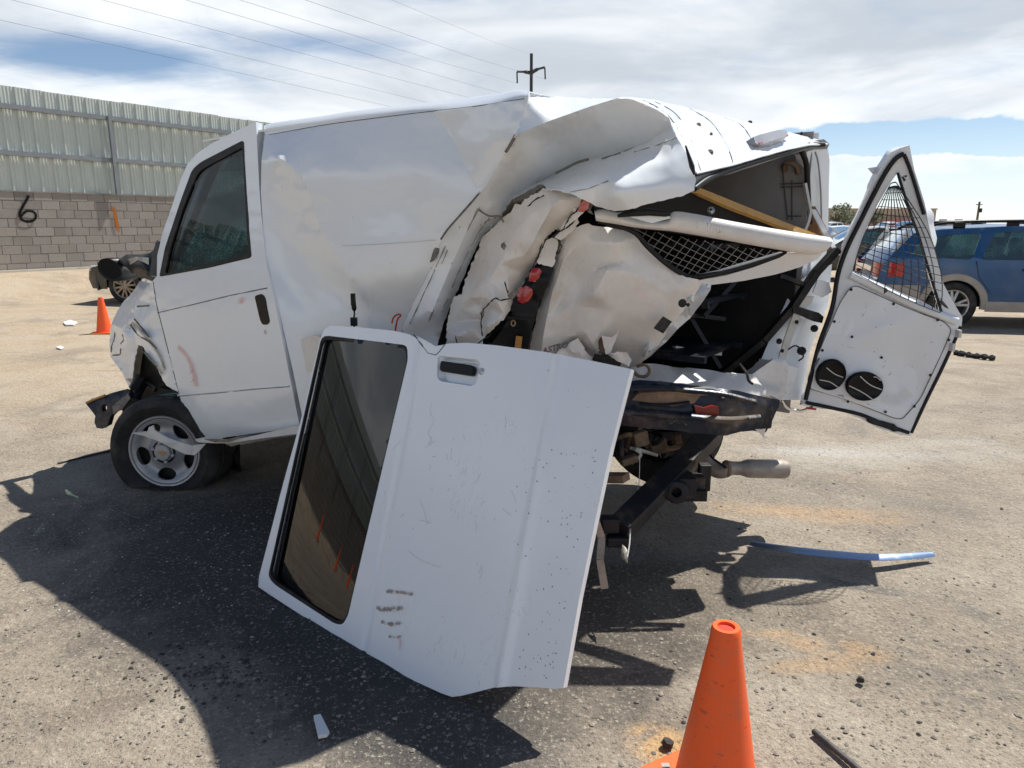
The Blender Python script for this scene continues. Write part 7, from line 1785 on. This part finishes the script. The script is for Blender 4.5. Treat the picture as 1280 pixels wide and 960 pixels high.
for sg in (-1, 1):
    mb = MB(); mb.tube(spline([(-.5, sg * .66, 1.45), (-.38, sg * .66, 1.53), (.3, sg * .66, 1.55), (1.2, sg * .655, 1.535), (1.55, sg * .65, 1.50), (1.72, sg * .65, 1.42)], 5), .022, 8); wadd(mb, 'roof_rail', M['plastic'], smooth=60)
    for x_ in (-.1, .55, 1.25):
        mb = MB(); mb.box((x_, sg * .66, 1.49), .16, .05, .09); wadd(mb, 'rail_foot', M['plastic'], bev=.012)
    mb = MB(); mb.grid([[Vector((x_, sg * (whw(x_, z_) + d_), z_)) for x_ in np.linspace(-.98, .84, 10)] for z_, d_ in ((.25, -.02), (.25, .02), (.36, .025), (.40, .016), (.405, -.01))]); wadd(mb, 'sill_cladding', M['cladding'], smooth=50)
    mb = MB(); mb.grid([[Vector((x_, sg * (whw(x_, z_) + d_), z_)) for x_ in np.linspace(1.74, 2.36, 8)] for z_, d_ in ((.32, -.02), (.34, .02), (.55, .028), (.62, .016), (.625, -.01))]); wadd(mb, 'bumper_cladding', M['cladding'], smooth=50)
    for x_ in (.20, -.82):
        mb = MB(); mb.tube([(x_ - .01, sg * (whw(x_, .86) + .006), .86), (x_ + .06, sg * (whw(x_, .86) + .04), .868), (x_ + .17, sg * (whw(x_, .86) + .04), .868), (x_ + .22, sg * (whw(x_, .86) + .006), .86)], .018, 8); wadd(mb, 'door_handle', M['plastic'], smooth=60)
    for pts in ([(.06, .52), (.05, .98)], [(-1.05, .52), (-1.0, .98)], [(.80, .52), (.98, .75), (1.04, .98)]):
        mb = MB(); mb.tube([(x_, sg * (whw(x_, z_) + .001), z_) for x_, z_ in pts], .005, 4); wadd(mb, 'door_seam', M['black_rubber'])
    mb = MB(); mb.grid([[Vector((x_ - (.03 if j else 0), sg * yy, z_)) for j, (x_, yy) in enumerate(((1.98, whw(1.98, .85) + .012), (2.16, whw(2.16, .85) + .014), (2.30, whw(2.3, .85) - .02), (2.335, whw(2.3, .85) - .16), (2.34, whw(2.3, .85) - .30)))] for z_ in (.74, .80, .90, .945)]); tl_ = wadd(mb, 'tail_light', M['lens_red'], smooth=60); solid(tl_, .02, 0)
    mb = MB(); mb.box((2.30, sg * .70, .70), .06, .2, .05); wadd(mb, 'reverse_light', M['lens_clear'], bev=.01)
    mb = MB(); mb.box((-2.28, sg * .62, .72), .14, .34, .14); wadd(mb, 'headlight', M['lens_clear'], bev=.03)
    mb = MB(); mb.box((-.92, sg * (.98), 1.06), .10, .18, .13); wadd(mb, 'door_mirror', M['plastic'], bev=.03)
mb = MB(); mb.box((2.32, 0, .84), .03, .9, .09); wadd(mb, 'hatch_garnish', M['chrome'], bev=.008)
# the smashed hatch stands up from the back edge of the roof
for pts in ([(2.06, -.66, 1.06), (1.96, -.62, 1.24), (1.86, -.58, 1.40)], [(2.06, .66, 1.06), (1.96, .62, 1.24), (1.86, .58, 1.40)]):
    mb = MB(); mb.tube([Vector(p) + Vector((.03, 0, .02)) for p in pts], .035, 6); wadd(mb, 'hatch_frame', M['plastic_trim'], smooth=50)
wc = gp(1184, 409); paint_tree(wagon, (.003, .064, .185, 1))
def place(root, wheel_local, world, rot):
    c_, s_ = math.cos(rot), math.sin(rot); x, y = wheel_local
    root.rotation_euler = (0, 0, rot); root.location = (world.x - (x * c_ - y * s_), world.y - (x * s_ + y * c_), 0)
# wagon faces right: local -x (its front) points to +X, a little towards the camera
place(wagon, (1.28, .80), Vector((wc.x, wc.y + .0, 0)), math.pi - .22)
# dark hatchback by the wall, nose to the left
hat_top = [(-2.10, .28), (-2.16, .45), (-2.10, .66), (-1.35, .87), (-.80, .94), (-.05, 1.36), (.35, 1.43), (.95, 1.41), (1.6, 1.22), (1.95, .98), (2.08, .90), (2.12, .62), (2.10, .40), (2.02, .28)]
hat_win = [round_poly([(-.50, .99), (-.02, 1.31), (.30, 1.36), (.33, .96)], .05, 3), round_poly([(.43, .96), (.41, 1.36), (.9, 1.33), (1.35, 1.15), (1.3, .98)], .05, 3)]
hatch, hhw = make_car('dark_hatchback', 'dark grey blue hatchback with bronze spoked wheel parked behind the van mirror', 'car', hat_top, .94, .87, (-1.32, 1.28), .34, hat_win, (.02, .03, .045, 1), rim_mat=M['bronze_alloy'], glass_segs=((-.82, -.04, 1), (1.0, 1.96, 1)))
for sg in (-1, 1):
    mb = MB(); mb.box((-2.0, sg * .60, .66), .2, .30, .12); mb.build('headlight', M['lens_clear'], hatch, bev=.03)
    mb = MB(); mb.box((2.06, sg * .66, .84), .08, .26, .14); mb.build('tail_light', M['lens_red'], hatch, bev=.02)
mb = MB(); mb.box((-2.14, 0, .42), .06, 1.1, .2); mb.build('grille', M['plastic'], hatch, bev=.02)
mb = MB(); mb.box((-2.12, .45, .20), .02, .05, .30); mb.build('hanging_splitter', M['plastic'], hatch)
mb = MB(); mb.grid([[Vector((-2.17 + .25 * (abs(q) ** 2), q * .80, z_)) for q in np.linspace(-1, 1, 9)] for z_ in (.25, .42, .60)]); o = mb.build('front_bumper', M['rod'], hatch, smooth=60); solid(o, .03, 0)
hw_ = gp(162, 379.5); paint_tree(hatch, (.008, .012, .018, 1))
place(hatch, (-1.32, -.77), Vector((hw_.x, hw_.y, 0)), -.12 + 0)
hatch.rotation_euler = (0, 0, -.12)
# rows of junked cars far behind: simple copies
sed_top = [(-2.25, .30), (-2.30, .50), (-2.22, .70), (-1.35, .90), (-1.05, .93), (-.35, 1.34), (.1, 1.42), (.8, 1.40), (1.45, 1.06), (1.6, 1.0), (2.15, .96), (2.24, .70), (2.24, .40), (2.15, .30)]
sed_win = [[(-.78, .97), (-.28, 1.30), (.15, 1.34), (.18, .95)], [(.28, .95), (.26, 1.34), (.72, 1.31), (1.2, 1.0)]]
pk_top = [(-2.5, .38), (-2.55, .65), (-2.48, .95), (-1.4, 1.10), (-1.2, 1.13), (-.75, 1.62), (-.4, 1.70), (.35, 1.70), (.45, 1.62), (.5, 1.12), (2.5, 1.12), (2.55, .70), (2.5, .40)]
pk_win = [[(-.98, 1.16), (-.66, 1.56), (-.2, 1.62), (-.2, 1.14)], [(-.1, 1.14), (-.1, 1.62), (.3, 1.60), (.36, 1.14)]]
far_list = [  # px, base py, model, colour, rot, label
    (1046, 316, 0, (.75, .75, .76, 1), 1.9, 'white sedan in the junk rows just right of the van pillar'),
    (1049, 307, 0, (.22, .02, .03, 1), .3, 'dark red crushed car right of the van pillar'),
    (1066, 303, 0, (.70, .71, .73, 1), .1, 'silver car behind the dark red one, left of the door frame'),
    (1042, 300, 1, (.72, .72, .72, 1), .0, 'white pickup in the farthest row beside the bushy tree'),
    (1058, 297, 0, (.25, .30, .36, 1), .2, 'blue grey car in the farthest row under the green trees'),
    (1092, 322, 0, (.02, .02, .022, 1), .5, 'black wrecked car behind the upper left of the wire grille'),
    (1104, 313, 0, (.45, .02, .02, 1), .2, 'bright red wreck seen through the middle of the wire grille'),
    (1122, 316, 0, (.03, .03, .035, 1), .1, 'black car right of the red wreck behind the grille'),
    (1083, 334, 0, (.62, .60, .57, 1), .3, 'pale beige car low behind the left of the grille'),
    (1088, 350, 0, (.03, .03, .03, 1), -.5, 'black stripped car just behind the door window sill'),
    (1136, 305, 1, (.04, .12, .30, 1), .0, 'blue pickup behind the right of the grille'),
    (1150, 299, 0, (.72, .73, .75, 1), .1, 'white car beyond the roof of the blue wagon'),
    (1070, 297, 0, (.35, .03, .03, 1), .1, 'small red car in front of the tan warehouse'),
    (1112, 301, 1, (.70, .70, .70, 1), .05, 'white pickup parked before the red sign'),
    (1128, 296, 0, (.04, .04, .05, 1), .1, 'black car parked right of the red sign'),
    (1030, 303, 0, (.5, .5, .52, 1), .1, 'grey car mostly hidden by the van pillar')]
proto = {}
for i, (px, py, k, col_, rot, lb_) in enumerate(far_list):
    g_ = gp(px, py)
    if k not in proto:
        tp_, wn_ = (sed_top, sed_win) if k == 0 else (pk_top, pk_win)
        r_, _h = make_car('junk_sedan' if k == 0 else 'junk_pickup', lb_, 'car' if k == 0 else 'pickup', tp_, .93 if k == 0 else 1.12, .86 if k == 0 else .92, (-1.35, 1.3) if k == 0 else (-1.6, 1.5), .31 if k == 0 else .37, wn_, col_, 'junked cars in rows at the back of the yard', detail=False, step=.35, glass_segs=((-1.1, -.3, 1), (.85, 1.5, 1)) if k == 0 else ((-1.25, -.7, 1),), damage=.10)
        proto[k] = r_
    else:
        r_ = copy_tree(proto[k]); r_['label'] = lb_
    paint_tree(r_, col_)
    r_.rotation_euler = (0, 0, rot); r_.location = (g_.x, g_.y, 0)
